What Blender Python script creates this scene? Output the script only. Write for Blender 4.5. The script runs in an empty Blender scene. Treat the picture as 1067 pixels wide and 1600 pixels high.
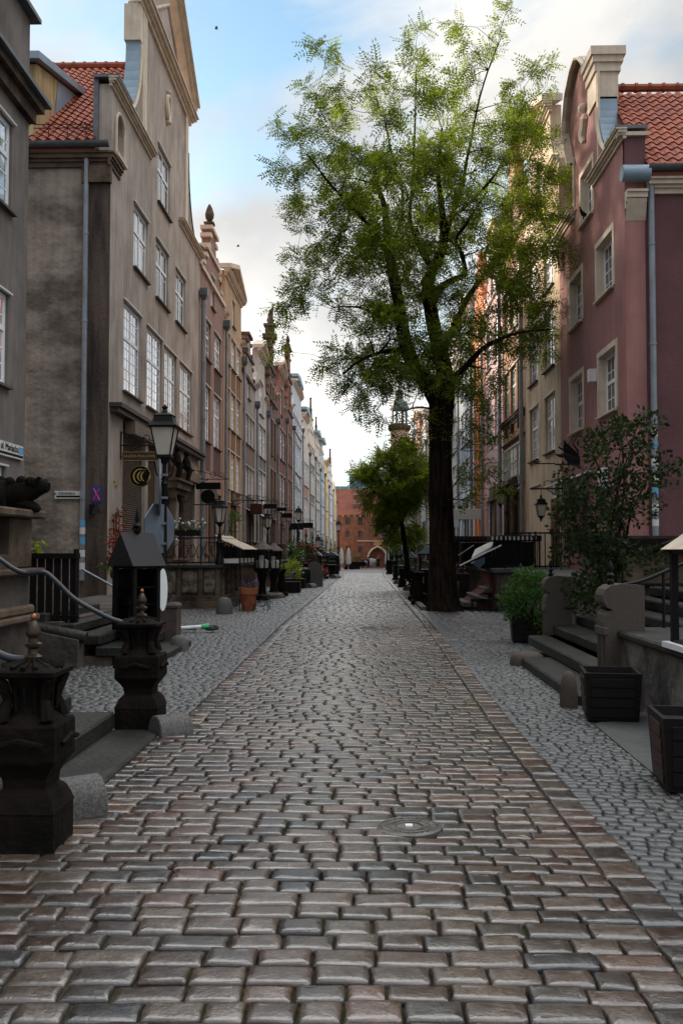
import bpy, math, random
import numpy as np
from mathutils import Vector, Matrix
from mathutils.geometry import tessellate_polygon
R=math.radians; PI=math.pi
SC=bpy.context.scene; COL=SC.collection
# ---------------------------------------------------------------- camera, sky, sun
FPX=1500.0; EYE=1.6
TH=math.atan(60/FPX); PS=math.atan(32.5/FPX*math.cos(TH))
cd=bpy.data.cameras.new('camera'); cam=bpy.data.objects.new('camera',cd); COL.objects.link(cam)
cd.sensor_fit='VERTICAL'; cd.sensor_height=36; cd.lens=36*FPX/1600; cd.clip_start=.05; cd.clip_end=2000
cam.location=(0,0,EYE); cam.rotation_euler=(PI/2+TH,0,PS); SC.camera=cam
SUN_EL=R(15); SUN_AZ=R(-40)      # from the street axis (+Y), negative = to the left
w=bpy.data.worlds.new('World'); SC.world=w; w.use_nodes=True
def world():
    nt=w.node_tree; N=nt.nodes; L=nt.links; N.clear()
    out=N.new('ShaderNodeOutputWorld'); bg=N.new('ShaderNodeBackground'); L.new(bg.outputs[0],out.inputs[0])
    sky=N.new('ShaderNodeTexSky'); sky.sky_type='NISHITA'; sky.sun_disc=False
    sky.sun_elevation=SUN_EL; sky.sun_rotation=SUN_AZ; sky.dust_density=.4; sky.ozone_density=2.5
    bg.inputs[1].default_value=.12
    tc=N.new('ShaderNodeTexCoord'); mp=N.new('ShaderNodeMapping'); L.new(tc.outputs['Generated'],mp.inputs[0])
    mp.inputs['Scale'].default_value=(1,1,1.7); mp.inputs['Location'].default_value=(.24847483676097948, 2.634894976671063, -.7127745738707256); mp.inputs['Rotation'].default_value=(0,R(14),0)
    n=N.new('ShaderNodeTexNoise'); n.inputs['Scale'].default_value=2.6; n.inputs['Detail'].default_value=9; n.inputs['Roughness'].default_value=.56; n.inputs['Distortion'].default_value=.35
    L.new(mp.outputs[0],n.inputs['Vector'])
    cr=N.new('ShaderNodeValToRGB'); cr.color_ramp.elements[0].position=.35; cr.color_ramp.elements[1].position=.53
    s0=N.new('ShaderNodeSeparateXYZ'); L.new(tc.outputs['Generated'],s0.inputs[0])
    lo=N.new('ShaderNodeMapRange'); lo.inputs[1].default_value=.0; lo.inputs[2].default_value=.34; lo.inputs[3].default_value=.22; lo.inputs[4].default_value=-.02; L.new(s0.outputs[2],lo.inputs[0])
    ad0=N.new('ShaderNodeMath'); L.new(n.outputs[0],ad0.inputs[0]); L.new(lo.outputs[0],ad0.inputs[1]); L.new(ad0.outputs[0],cr.inputs[0])
    # cloud colour: soft grey undersides to bright, slightly warm
    n2=N.new('ShaderNodeTexNoise'); n2.inputs['Scale'].default_value=4.2; n2.inputs['Detail'].default_value=7; L.new(mp.outputs[0],n2.inputs['Vector'])
    c2=N.new('ShaderNodeValToRGB'); c2.color_ramp.elements[0].position=.38; c2.color_ramp.elements[1].position=.58
    c2.color_ramp.elements[0].color=(2.9,3.15,3.4,1); c2.color_ramp.elements[1].color=(5.0,4.98,4.9,1)
    L.new(n2.outputs[0],c2.inputs[0])
    # glow of the low sun behind the cloud
    dt=N.new('ShaderNodeVectorMath'); dt.operation='DOT_PRODUCT'; L.new(tc.outputs['Generated'],dt.inputs[0])
    az=R(-5); el=R(12); dt.inputs[1].default_value=(math.sin(az)*math.cos(el),math.cos(az)*math.cos(el),math.sin(el))
    pw=N.new('ShaderNodeMath'); pw.operation='POWER'; mx0=N.new('ShaderNodeMath'); mx0.operation='MAXIMUM'; mx0.inputs[1].default_value=0; L.new(dt.outputs['Value'],mx0.inputs[0])
    L.new(mx0.outputs[0],pw.inputs[0]); pw.inputs[1].default_value=9
    gl=N.new('ShaderNodeMix'); gl.data_type='RGBA'; gl.blend_type='ADD'; L.new(pw.outputs[0],gl.inputs[0]); L.new(c2.outputs[0],gl.inputs[6]); gl.inputs[7].default_value=(2.3,2.1,1.85,1)
    sb=N.new('ShaderNodeMix'); sb.data_type='RGBA'; sb.blend_type='MULTIPLY'; sb.inputs[0].default_value=1; L.new(sky.outputs[0],sb.inputs[6]); sb.inputs[7].default_value=(1.22,1.22,1.04,1)
    # added cloud brightness: band above the frame lights the facades; behind camera dimmed
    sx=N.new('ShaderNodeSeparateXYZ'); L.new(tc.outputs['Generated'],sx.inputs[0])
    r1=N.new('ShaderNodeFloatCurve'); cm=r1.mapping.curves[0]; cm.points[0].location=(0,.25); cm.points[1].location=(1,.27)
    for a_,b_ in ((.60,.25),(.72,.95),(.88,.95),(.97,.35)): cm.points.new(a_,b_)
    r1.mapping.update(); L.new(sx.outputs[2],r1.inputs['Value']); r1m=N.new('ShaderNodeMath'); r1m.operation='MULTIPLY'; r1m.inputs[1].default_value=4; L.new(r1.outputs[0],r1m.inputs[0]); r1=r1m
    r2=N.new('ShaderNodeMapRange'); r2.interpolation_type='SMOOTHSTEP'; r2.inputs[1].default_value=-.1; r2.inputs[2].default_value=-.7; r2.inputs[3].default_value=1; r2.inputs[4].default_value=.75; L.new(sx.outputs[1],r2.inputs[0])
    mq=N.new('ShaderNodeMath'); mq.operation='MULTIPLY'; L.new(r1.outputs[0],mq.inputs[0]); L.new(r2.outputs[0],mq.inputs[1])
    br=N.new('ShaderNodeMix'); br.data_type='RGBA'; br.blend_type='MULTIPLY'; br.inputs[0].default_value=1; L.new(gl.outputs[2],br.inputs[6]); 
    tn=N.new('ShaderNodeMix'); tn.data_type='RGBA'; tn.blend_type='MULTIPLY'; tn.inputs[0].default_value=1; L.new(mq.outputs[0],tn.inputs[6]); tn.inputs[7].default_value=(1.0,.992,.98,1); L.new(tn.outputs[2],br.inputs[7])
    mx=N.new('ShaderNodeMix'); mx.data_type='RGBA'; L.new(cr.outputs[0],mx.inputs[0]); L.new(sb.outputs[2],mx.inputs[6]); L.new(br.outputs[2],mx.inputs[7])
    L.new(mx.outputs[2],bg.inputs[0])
world()
sd=bpy.data.lights.new('sun','SUN'); sun=bpy.data.objects.new('sun',sd); COL.objects.link(sun)
sd.energy=4.2; sd.angle=R(6); sd.color=(1,.85,.68)
_d=Vector((math.sin(SUN_AZ)*math.cos(SUN_EL),math.cos(SUN_AZ)*math.cos(SUN_EL),math.sin(SUN_EL)))
sun.rotation_euler=_d.to_track_quat('Z','Y').to_euler()
vs=SC.view_settings; vs.view_transform='Standard'; vs.look='None'; vs.gamma=1; vs.exposure=.95
# ---------------------------------------------------------------- helpers
rnd=random.Random(7)
_F=Vector((-math.sin(PS)*math.cos(TH),math.cos(PS)*math.cos(TH),math.sin(TH))); _R=Vector((math.cos(PS),math.sin(PS),0)); _U=_R.cross(_F)
def at(px,py,d):      # the point d metres up the street seen at that place of the photograph
    r=_F+_R*((px-533.5)/FPX)+_U*(-(py-800)/FPX); t=d/r.y
    return (t*r.x,d,EYE+t*r.z)
def gz(y): return 0 if y<60 else -(y-60)*.013
ORG={}
def thing(name,label,cat,loc=(0,0,0),group=None,kind=None):
    o=bpy.data.objects.new(name,None); COL.objects.link(o); o.empty_display_size=.2
    o.location=loc; o['label']=label; o['category']=cat; ORG[o.name]=Vector(loc)
    if group: o['group']=group
    if kind: o['kind']=kind
    return o
def tag(o,label=None,cat=None,group=None,kind=None):
    if label: o['label']=label
    if cat: o['category']=cat
    if group: o['group']=group
    if kind: o['kind']=kind
    return o
class MB:
    def __init__(s,T=None): s.v=[]; s.f=[]; s.T=T
    def add(s,vs,fs):
        b=len(s.v)
        if s.T: vs=[s.T(*p) for p in vs]
        s.v.extend(tuple(p) for p in vs); s.f.extend(tuple(b+i for i in f) for f in fs); return s
    def box(s,x0,x1,y0,y1,z0,z1,bev=0,rz=0,c=None):
        if bev>0:
            b=bev; vs=[]; 
            P=[(x0+b,y0),(x1-b,y0),(x1,y0+b),(x1,y1-b),(x1-b,y1),(x0+b,y1),(x0,y1-b),(x0,y0+b)]
            Q=[(x0+b,y0+b),(x1-b,y0+b),(x1-b,y0+b),(x1-b,y1-b),(x1-b,y1-b),(x0+b,y1-b),(x0+b,y1-b),(x0+b,y0+b)]
            for p in Q: vs.append((p[0],p[1],z0))
            for p in P: vs.append((p[0],p[1],z0+b))
            for p in P: vs.append((p[0],p[1],z1-b))
            for p in Q: vs.append((p[0],p[1],z1))
            fs=[(7,6,5,4,3,2,1,0),(24,25,26,27,28,29,30,31)]
            for k in range(3):
                for i in range(8): j=(i+1)%8; fs.append((k*8+i,k*8+j,k*8+8+j,k*8+8+i))
        else:
            vs=[(x0,y0,z0),(x1,y0,z0),(x1,y1,z0),(x0,y1,z0),(x0,y0,z1),(x1,y0,z1),(x1,y1,z1),(x0,y1,z1)]
            fs=[(3,2,1,0),(4,5,6,7),(0,1,5,4),(1,2,6,5),(2,3,7,6),(3,0,4,7)]
        if rz:
            cx,cy=c or ((x0+x1)/2,(y0+y1)/2); co,si=math.cos(rz),math.sin(rz)
            vs=[(cx+(x-cx)*co-(y-cy)*si,cy+(x-cx)*si+(y-cy)*co,z) for x,y,z in vs]
        return s.add(vs,fs)
    def prism(s,poly,a0,a1,ax='y'):   # polygon of (p,q) pairs run from a0 to a1 along the axis
        n=len(poly); f={'y':lambda p,q,a:(p,a,q),'x':lambda p,q,a:(a,p,q),'z':lambda p,q,a:(p,q,a)}[ax]
        vs=[f(p,q,a0) for p,q in poly]+[f(p,q,a1) for p,q in poly]
        fs=[(i,(i+1)%n,n+(i+1)%n,n+i) for i in range(n)]
        tri=tessellate_polygon([[Vector((p,q,0)) for p,q in poly]])
        for t in tri: fs.append(tuple(t)); fs.append(tuple(n+i for i in t))
        return s.add(vs,fs)
    def tube(s,pts,r,n=8,cap=True):
        pts=[Vector(p) for p in pts]; m=len(pts); rs=r if isinstance(r,(list,tuple)) else [r]*m
        vs=[];fs=[]; up=None
        for i,p in enumerate(pts):
            d=(pts[min(i+1,m-1)]-pts[max(i-1,0)])
            if d.length<1e-9: d=Vector((0,0,1))
            d.normalize()
            if up is None: up=Vector((0,0,1)) if abs(d.z)<.9 else Vector((1,0,0))
            a=d.cross(up); 
            if a.length<1e-4: a=d.orthogonal()
            a.normalize(); up=a.cross(d); b=up
            for k in range(n):
                t=2*PI*k/n; vs.append(p+a*(math.cos(t)*rs[i])+b*(math.sin(t)*rs[i]))
        for i in range(m-1):
            for k in range(n): j=(k+1)%n; fs.append((i*n+k,i*n+j,(i+1)*n+j,(i+1)*n+k))
        if cap: fs.append(tuple(range(n))[::-1]); fs.append(tuple((m-1)*n+k for k in range(n)))
        return s.add(vs,fs)
    def lathe(s,prof,cx=0,cy=0,n=16,rot=0,sq=1):
        vs=[];fs=[];m=len(prof)
        for r,z in prof:
            for k in range(n):
                t=2*PI*k/n+rot; vs.append((cx+r*math.cos(t),cy+r*math.sin(t)*sq,z))
        for i in range(m-1):
            for k in range(n): j=(k+1)%n; fs.append((i*n+k,i*n+j,(i+1)*n+j,(i+1)*n+k))
        fs.append(tuple(range(n))[::-1]); fs.append(tuple((m-1)*n+k for k in range(n)))
        return s.add(vs,fs)
    def sq(s,prof,cx=0,cy=0,rot=0): return s.lathe([(r*math.sqrt(2),z) for r,z in prof],cx,cy,4,PI/4+rot)
    def quad(s,a,b,c,d): return s.add([a,b,c,d],[(0,1,2,3)])
    def ball(s,c,r,n=10,m=6,sx=1,sy=1,sz=1):
        prof=[(r*math.sin(PI*i/m),-r*math.cos(PI*i/m)) for i in range(m+1)]
        vs=[];fs=[]
        for q,z in prof:
            q=max(q,r*.01)
            for k in range(n):
                t=2*PI*k/n; vs.append((c[0]+q*math.cos(t)*sx,c[1]+q*math.sin(t)*sy,c[2]+z*sz))
        for i in range(m):
            for k in range(n): j=(k+1)%n; fs.append((i*n+k,i*n+j,(i+1)*n+j,(i+1)*n+k))
        fs.append(tuple(range(n))[::-1]); fs.append(tuple(m*n+k for k in range(n)))
        return s.add(vs,fs)
    def build(s,name,mat,parent=None,smooth=False,label=None):
        me=bpy.data.meshes.new(name); org=ORG.get(parent.name,Vector()) if parent else Vector()
        v=np.array(s.v,dtype=np.float64).reshape(-1,3)-np.array(org)
        me.from_pydata(v.tolist(),[],s.f); me.materials.append(mat)
        if smooth:
            me.polygons.foreach_set('use_smooth',[True]*len(me.polygons))
            me.set_sharp_from_angle(angle=R(38))
        me.update(); o=bpy.data.objects.new(name,me); COL.objects.link(o)
        if parent: o.parent=parent
        ORG[o.name]=org
        if label: o['label']=label
        return o
def npmesh(name,V,Fq,mat,parent=None,smooth=True,kind=None):   # big quad meshes straight from numpy
    me=bpy.data.meshes.new(name); n=len(V); k=Fq.shape[1]; m=len(Fq)
    me.vertices.add(n); me.vertices.foreach_set('co',np.ascontiguousarray(V,dtype=np.float32).ravel())
    me.loops.add(m*k); me.loops.foreach_set('vertex_index',np.ascontiguousarray(Fq,dtype=np.int32).ravel())
    me.polygons.add(m); me.polygons.foreach_set('loop_start',np.arange(0,m*k,k,dtype=np.int32))
    me.polygons.foreach_set('use_smooth',np.full(m,smooth)); me.materials.append(mat)
    me.update(calc_edges=True); o=bpy.data.objects.new(name,me); COL.objects.link(o)
    if parent: o.parent=parent
    ORG[o.name]=Vector()
    if kind: o['kind']=kind
    return o
def copy_tree(o,parent=None):
    c=o.copy(); COL.objects.link(c)
    if parent: c.parent=parent
    for ch in list(o.children): copy_tree(ch,c)
    return c
def place(src,loc,rz=0,label=None,group=None,s=1):
    c=copy_tree(src); c.location=loc; c.rotation_euler=(0,0,rz); c.scale=(s,s,s)
    if label: c['label']=label
    if group: c['group']=group
    return c
# ---------------------------------------------------------------- materials
def mat(name,col,rough=.8,col2=None,sc=3,lo=.35,hi=.65,stretch=(1,1,1),bump=0,bsc=40,bdist=.01,metal=0,spec=.5,isl=0,coat=0,streak=0,detail=6):
    m=bpy.data.materials.new(name); m.use_nodes=True; nt=m.node_tree; N=nt.nodes; L=nt.links
    b=N['Principled BSDF']; b.inputs['Base Color'].default_value=(*col,1); b.inputs['Roughness'].default_value=rough
    b.inputs['Metallic'].default_value=metal; b.inputs['Specular IOR Level'].default_value=spec
    tc=N.new('ShaderNodeTexCoord'); src=None
    if col2:
        mp=N.new('ShaderNodeMapping'); mp.inputs['Scale'].default_value=stretch; L.new(tc.outputs['Object'],mp.inputs[0])
        n=N.new('ShaderNodeTexNoise'); n.inputs['Scale'].default_value=sc; n.inputs['Detail'].default_value=detail; n.inputs['Roughness'].default_value=.62; L.new(mp.outputs[0],n.inputs['Vector'])
        cr=N.new('ShaderNodeValToRGB'); e=cr.color_ramp.elements; e[0].position=lo; e[1].position=hi; e[0].color=(*col,1); e[1].color=(*col2,1)
        L.new(n.outputs[0],cr.inputs[0]); src=cr.outputs[0]
    if streak:   # vertical rain streaks
        mp=N.new('ShaderNodeMapping'); mp.inputs['Scale'].default_value=(5,5,.35); L.new(tc.outputs['Object'],mp.inputs[0])
        n=N.new('ShaderNodeTexNoise'); n.inputs['Scale'].default_value=1.6; n.inputs['Detail'].default_value=5; L.new(mp.outputs[0],n.inputs['Vector'])
        mr=N.new('ShaderNodeMapRange'); mr.inputs[1].default_value=.35; mr.inputs[2].default_value=.7; mr.inputs[3].default_value=1; mr.inputs[4].default_value=1-streak; L.new(n.outputs[0],mr.inputs[0])
        mx=N.new('ShaderNodeMix'); mx.data_type='RGBA'; mx.blend_type='MULTIPLY'; mx.inputs[0].default_value=1
        if src: L.new(src,mx.inputs[6])
        else: mx.inputs[6].default_value=(*col,1)
        L.new(mr.outputs[0],mx.inputs[7]); src=mx.outputs[2]
    if isl:
        g=N.new('ShaderNodeNewGeometry'); mr=N.new('ShaderNodeMapRange'); mr.inputs[3].default_value=1-isl; mr.inputs[4].default_value=1+isl; L.new(g.outputs['Random Per Island'],mr.inputs[0])
        mx=N.new('ShaderNodeMix'); mx.data_type='RGBA'; mx.blend_type='MULTIPLY'; mx.inputs[0].default_value=1
        if src: L.new(src,mx.inputs[6])
        else: mx.inputs[6].default_value=(*col,1)
        L.new(mr.outputs[0],mx.inputs[7]); src=mx.outputs[2]
    if src: L.new(src,b.inputs['Base Color'])
    if bump:
        n=N.new('ShaderNodeTexNoise'); n.inputs['Scale'].default_value=bsc; n.inputs['Detail'].default_value=5; L.new(tc.outputs['Object'],n.inputs['Vector'])
        bp=N.new('ShaderNodeBump'); bp.inputs['Strength'].default_value=bump; bp.inputs['Distance'].default_value=bdist; L.new(n.outputs[0],bp.inputs['Height']); L.new(bp.outputs[0],b.inputs['Normal'])
    return m
def h(c,k=1.0):   # sRGB hex to linear, scaled
    c=c.lstrip('#'); o=[]
    for i in (0,2,4):
        x=int(c[i:i+2],16)/255; x=x/12.92 if x<.04045 else ((x+.055)/1.055)**2.4
        o.append(x*k)
    return tuple(o)
def stucco(name,c,c2=None,streak=.35,bump=.35,sc=.9):
    c2=c2 or tuple(x*.72 for x in c)
    return mat(name,c,.9,c2,sc,.38,.68,(1,1,.7),bump=bump,bsc=22,bdist=.02,streak=streak,spec=.25)
def brickmat(name,c1,c2,mortar,sx=1):
    m=bpy.data.materials.new(name); m.use_nodes=True; nt=m.node_tree; N=nt.nodes; L=nt.links; b=N['Principled BSDF']; b.inputs['Roughness'].default_value=.85
    tc=N.new('ShaderNodeTexCoord'); sp=N.new('ShaderNodeSeparateXYZ'); cb=N.new('ShaderNodeCombineXYZ'); ad=N.new('ShaderNodeMath'); ad.operation='ADD'
    L.new(tc.outputs['Object'],sp.inputs[0]); L.new(sp.outputs[0],ad.inputs[0]); L.new(sp.outputs[1],ad.inputs[1]); L.new(ad.outputs[0],cb.inputs[0]); L.new(sp.outputs[2],cb.inputs[1])
    br=N.new('ShaderNodeTexBrick'); L.new(cb.outputs[0],br.inputs['Vector']); br.inputs['Color1'].default_value=(*c1,1); br.inputs['Color2'].default_value=(*c2,1); br.inputs['Mortar'].default_value=(*mortar,1)
    br.inputs['Scale'].default_value=1; br.inputs['Brick Width'].default_value=.28; br.inputs['Row Height'].default_value=.085; br.inputs['Mortar Size'].default_value=.01
    n=N.new('ShaderNodeTexNoise'); n.inputs['Scale'].default_value=1.1; n.inputs['Detail'].default_value=6; L.new(tc.outputs['Object'],n.inputs['Vector'])
    mr=N.new('ShaderNodeMapRange'); mr.inputs[1].default_value=.3; mr.inputs[2].default_value=.7; mr.inputs[3].default_value=.6; mr.inputs[4].default_value=1.15; L.new(n.outputs[0],mr.inputs[0])
    mx=N.new('ShaderNodeMix'); mx.data_type='RGBA'; mx.blend_type='MULTIPLY'; mx.inputs[0].default_value=1; L.new(br.outputs[0],mx.inputs[6]); L.new(mr.outputs[0],mx.inputs[7]); L.new(mx.outputs[2],b.inputs['Base Color'])
    bp=N.new('ShaderNodeBump'); bp.inputs['Strength'].default_value=.4; bp.inputs['Distance'].default_value=.01; bp.invert=True; L.new(br.outputs['Fac'],bp.inputs['Height']); L.new(bp.outputs[0],b.inputs['Normal'])
    return m
def stonemat(name,cols,rlo,rhi,sc=14,bump=.5):   # paving: each stone its own colour and polish
    m=bpy.data.materials.new(name); m.use_nodes=True; nt=m.node_tree; N=nt.nodes; L=nt.links; b=N['Principled BSDF']
    g=N.new('ShaderNodeNewGeometry'); cr=N.new('ShaderNodeValToRGB'); e=cr.color_ramp.elements
    e[0].position=0; e[0].color=(*cols[0],1); e[1].position=1; e[1].color=(*cols[-1],1)
    for i,c in enumerate(cols[1:-1]): x=e.new((i+1)/(len(cols)-1)); x.color=(*c,1)
    L.new(g.outputs['Random Per Island'],cr.inputs[0])
    tc=N.new('ShaderNodeTexCoord'); n=N.new('ShaderNodeTexNoise'); n.inputs['Scale'].default_value=sc; n.inputs['Detail'].default_value=8; n.inputs['Roughness'].default_value=.7; L.new(tc.outputs['Object'],n.inputs['Vector'])
    mr=N.new('ShaderNodeMapRange'); mr.inputs[1].default_value=.25; mr.inputs[2].default_value=.75; mr.inputs[3].default_value=.45; mr.inputs[4].default_value=1.55; L.new(n.outputs[0],mr.inputs[0])
    nl=N.new('ShaderNodeTexNoise'); nl.inputs['Scale'].default_value=.45; nl.inputs['Detail'].default_value=4; L.new(tc.outputs['Object'],nl.inputs['Vector'])
    ml=N.new('ShaderNodeMapRange'); ml.inputs[1].default_value=.3; ml.inputs[2].default_value=.7; ml.inputs[3].default_value=.72; ml.inputs[4].default_value=1.2; L.new(nl.outputs[0],ml.inputs[0])
    mm=N.new('ShaderNodeMath'); mm.operation='MULTIPLY'; L.new(mr.outputs[0],mm.inputs[0]); L.new(ml.outputs[0],mm.inputs[1])
    mx=N.new('ShaderNodeMix'); mx.data_type='RGBA'; mx.blend_type='MULTIPLY'; mx.inputs[0].default_value=1; L.new(cr.outputs[0],mx.inputs[6]); L.new(mm.outputs[0],mx.inputs[7]); L.new(mx.outputs[2],b.inputs['Base Color'])
    rr=N.new('ShaderNodeMapRange'); rr.inputs[1].default_value=.3; rr.inputs[2].default_value=.7; b.inputs['Specular IOR Level'].default_value=.9; b.inputs['IOR'].default_value=1.6; rr.inputs[3].default_value=rlo; rr.inputs[4].default_value=rhi; L.new(n.outputs[0],rr.inputs[0]); L.new(rr.outputs[0],b.inputs['Roughness'])
    n2=N.new('ShaderNodeTexNoise'); n2.inputs['Scale'].default_value=60; n2.inputs['Detail'].default_value=6; L.new(tc.outputs['Object'],n2.inputs['Vector'])
    ad=N.new('ShaderNodeMath'); ad.operation='MULTIPLY_ADD'; L.new(n.outputs[0],ad.inputs[0]); ad.inputs[1].default_value=1.6; L.new(n2.outputs[0],ad.inputs[2])
    bp=N.new('ShaderNodeBump'); bp.inputs['Strength'].default_value=bump; bp.inputs['Distance'].default_value=.008; L.new(ad.outputs[0],bp.inputs['Height']); L.new(bp.outputs[0],b.inputs['Normal'])
    return m
def leafmat(name,c1,c2,trans=.45):
    m=bpy.data.materials.new(name); m.use_nodes=True; nt=m.node_tree; N=nt.nodes; L=nt.links; N.clear()
    out=N.new('ShaderNodeOutputMaterial'); g=N.new('ShaderNodeNewGeometry'); cr=N.new('ShaderNodeValToRGB'); e=cr.color_ramp.elements; e[0].color=(*c1,1); e[1].color=(*c2,1)
    L.new(g.outputs['Random Per Island'],cr.inputs[0])
    b=N.new('ShaderNodeBsdfPrincipled'); b.inputs['Roughness'].default_value=.55; b.inputs['Specular IOR Level'].default_value=.15; L.new(cr.outputs[0],b.inputs['Base Color'])
    t=N.new('ShaderNodeBsdfTranslucent'); br=N.new('ShaderNodeMix'); br.data_type='RGBA'; br.blend_type='MULTIPLY'; br.inputs[0].default_value=1; L.new(cr.outputs[0],br.inputs[6]); br.inputs[7].default_value=(3.2,3.0,1.2,1)
    L.new(br.outputs[2],t.inputs[0]); ms=N.new('ShaderNodeMixShader'); ms.inputs[0].default_value=trans; L.new(b.outputs[0],ms.inputs[1]); L.new(t.outputs[0],ms.inputs[2]); L.new(ms.outputs[0],out.inputs[0])
    return m
def glassmat(name,base,rough=.04,ior=2.3,metal=0):
    m=bpy.data.materials.new(name); m.use_nodes=True; nt=m.node_tree; N=nt.nodes; L=nt.links; b=N['Principled BSDF']
    b.inputs['Base Color'].default_value=(*base,1); b.inputs['Roughness'].default_value=rough; b.inputs['IOR'].default_value=ior; b.inputs['Metallic'].default_value=metal
    tc=N.new('ShaderNodeTexCoord'); n=N.new('ShaderNodeTexNoise'); n.inputs['Scale'].default_value=2.2; n.inputs['Detail'].default_value=2; L.new(tc.outputs['Object'],n.inputs['Vector'])
    bp=N.new('ShaderNodeBump'); bp.inputs['Strength'].default_value=.12; bp.inputs['Distance'].default_value=.05; L.new(n.outputs[0],bp.inputs['Height']); L.new(bp.outputs[0],b.inputs['Normal'])
    cr=N.new('ShaderNodeValToRGB'); cr.color_ramp.elements[0].position=.4; cr.color_ramp.elements[1].position=.6; cr.color_ramp.elements[0].color=(*base,1); cr.color_ramp.elements[1].color=(*[min(1,x*4+.03) if x<.2 else min(1,x*1.3) for x in base],1)
    n3=N.new('ShaderNodeTexNoise'); n3.inputs['Scale'].default_value=.8; L.new(tc.outputs['Object'],n3.inputs['Vector']); L.new(n3.outputs[0],cr.inputs[0]); L.new(cr.outputs[0],b.inputs['Base Color'])
    return m
M={}
M['cobble']=stonemat('cobble stone',[h('877163',.34),h('958273',.40),h('6a605a',.27),h('967563',.36),h('56585b',.24),h('8d7d6f',.42),h('78594a',.28),h('6d655c',.34)],.14,.30,14,.24)
M['sett']=stonemat('granite sett',[h('6d7073',.22),h('7c7c7b',.25),h('5c6064',.17),h('83807e',.28),h('66686a',.26)],.3,.52,20)
M['farstone']=mat('distant cobbles',h('85786f',.36),.34,h('5a534e',.3),5,bump=.8,bsc=7,bdist=.03)
M['joint']=mat('joint earth',(.012,.010,.008),.95,(.030,.045,.007),1.1,.42,.6,bump=.6,bsc=60)
M['earth']=mat('ground earth',(.07,.065,.06),.95,(.045,.04,.035),1,bump=.5)
M['slab']=mat('dark sandstone slab',(.030,.028,.025),.55,(.011,.011,.008),2.2,.35,.65,bump=.8,bsc=22,bdist=.02,spec=.35)
M['slabr']=mat('granite slab',(.085,.082,.078),.7,(.055,.055,.052),8,bump=.4,bsc=60)
M['sand_dark']=mat('blackened sandstone',(.013,.008,.006),.8,(.003,.0025,.002),4,.35,.65,bump=.9,bsc=18,bdist=.02,spec=.12)
M['sand_tan']=mat('weathered sandstone',(.15,.105,.075),.85,(.025,.018,.014),1.8,.35,.7,bump=.7,bsc=18,bdist=.02,spec=.2)
M['sand_red']=mat('reddish granite',(.095,.06,.048),.75,(.04,.028,.024),5,bump=.5,bsc=50)
M['granite']=mat('grey granite',(.13,.118,.112),.75,(.06,.055,.052),60,.4,.6,bump=.5,bsc=60,detail=3)
M['gran_brown']=mat('brown granite',(.085,.064,.050),.75,(.050,.038,.030),80,.4,.6,bump=.5,bsc=60,detail=3)
M['plaster_dark']=mat('stained plaster',(.12,.098,.085),.9,(.03,.025,.022),1.5,.35,.7,bump=.6,bsc=14,bdist=.03,spec=.2)
M['iron']=mat('black iron',(.004,.004,.0045),.5,(.008,.007,.007),8,spec=.2)
M['iron_blue']=mat('painted handrail',(.022,.028,.038),.35,(.014,.016,.02),8)
M['zinc']=mat('zinc sheet',(.26,.34,.42),.5,(.2,.27,.33),2,metal=.1)
M['zinc_dark']=mat('weathered zinc',(.14,.15,.165),.5,(.09,.095,.10),3,metal=.35)
M['pipe']=mat('galvanised pipe',(.26,.28,.31),.45,(.19,.20,.22),3,metal=.35)
M['copper']=mat('blue green copper',(.26,.42,.48),.6,(.18,.32,.38),2)
M['sillstone']=mat('brown grey sill',(.10,.08,.065),.7,(.06,.05,.04),3)
M['sand_black']=mat('black carved stone',(.004,.0035,.003),.85,(.010,.008,.006),6,bump=.8,bsc=20,spec=.1)
M['darkroof']=mat('dark painted roof',(.022,.020,.023),.6,(.03,.026,.027),3,spec=.3)
M['white']=mat('white paint',(.84,.84,.85),.4,(.74,.74,.76),4)
M['cream']=mat('cream trim',(.70,.58,.46),.8,(.58,.47,.36),3,streak=.15)
M['greenframe']=mat('pale green paint',(.30,.36,.27),.6,(.24,.29,.22),4)
M['brownframe']=mat('brown frame',(.10,.06,.04),.6)
M['glass']=glassmat('window glass',(.62,.65,.70),.05,2.0,.8)
M['glass_mid']=glassmat('curtained window glass',(.42,.42,.43),.07,2.0,.55)
M['glass_open']=glassmat('shadowed window glass',(.02,.02,.022),ior=2.0)
M['glass_dark']=glassmat('dark window glass',(.012,.012,.014),ior=1.7)
M['lampglass']=mat('frosted lamp glass',(.62,.56,.48),.35,(.5,.44,.37),3)
M['sheen']=mat('glass case pane',(.02,.022,.025),.08,spec=.6)
M['door']=mat('red door',(.16,.018,.014),.5,(.09,.012,.01),6,stretch=(1,1,.2))
M['door_brown']=mat('brown door',(.07,.04,.025),.6,(.04,.022,.015),6)
M['wood_red']=mat('red brown wood',(.055,.011,.007),.5,(.018,.005,.004),5,stretch=(1,1,6),spec=.3)
M['wood_dark']=mat('dark wood',(.005,.0035,.003),.6,(.010,.006,.005),6,stretch=(1,1,6),spec=.2)
M['roofsheet']=mat('brown roofing',(.13,.10,.085),.7,(.085,.066,.055),3)
M['roofblue']=mat('blue painted roof',(.07,.12,.18),.5,(.05,.09,.13),3)
M['canopy']=mat('dark canopy edge',(.05,.03,.024),.6,(.03,.02,.016),3)
M['shutter']=mat('metal shutter',(.17,.115,.085),.6,(.12,.08,.06),2)
M['terracotta']=mat('terracotta',(.36,.105,.042),.8,(.26,.075,.03),6,bump=.3)
M['bark']=mat('rough bark',(.026,.016,.011),.95,(.006,.004,.003),3.2,.42,.58,(3.4,3.4,.35),bump=1,bsc=9,bdist=.07,spec=.1)
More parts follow.
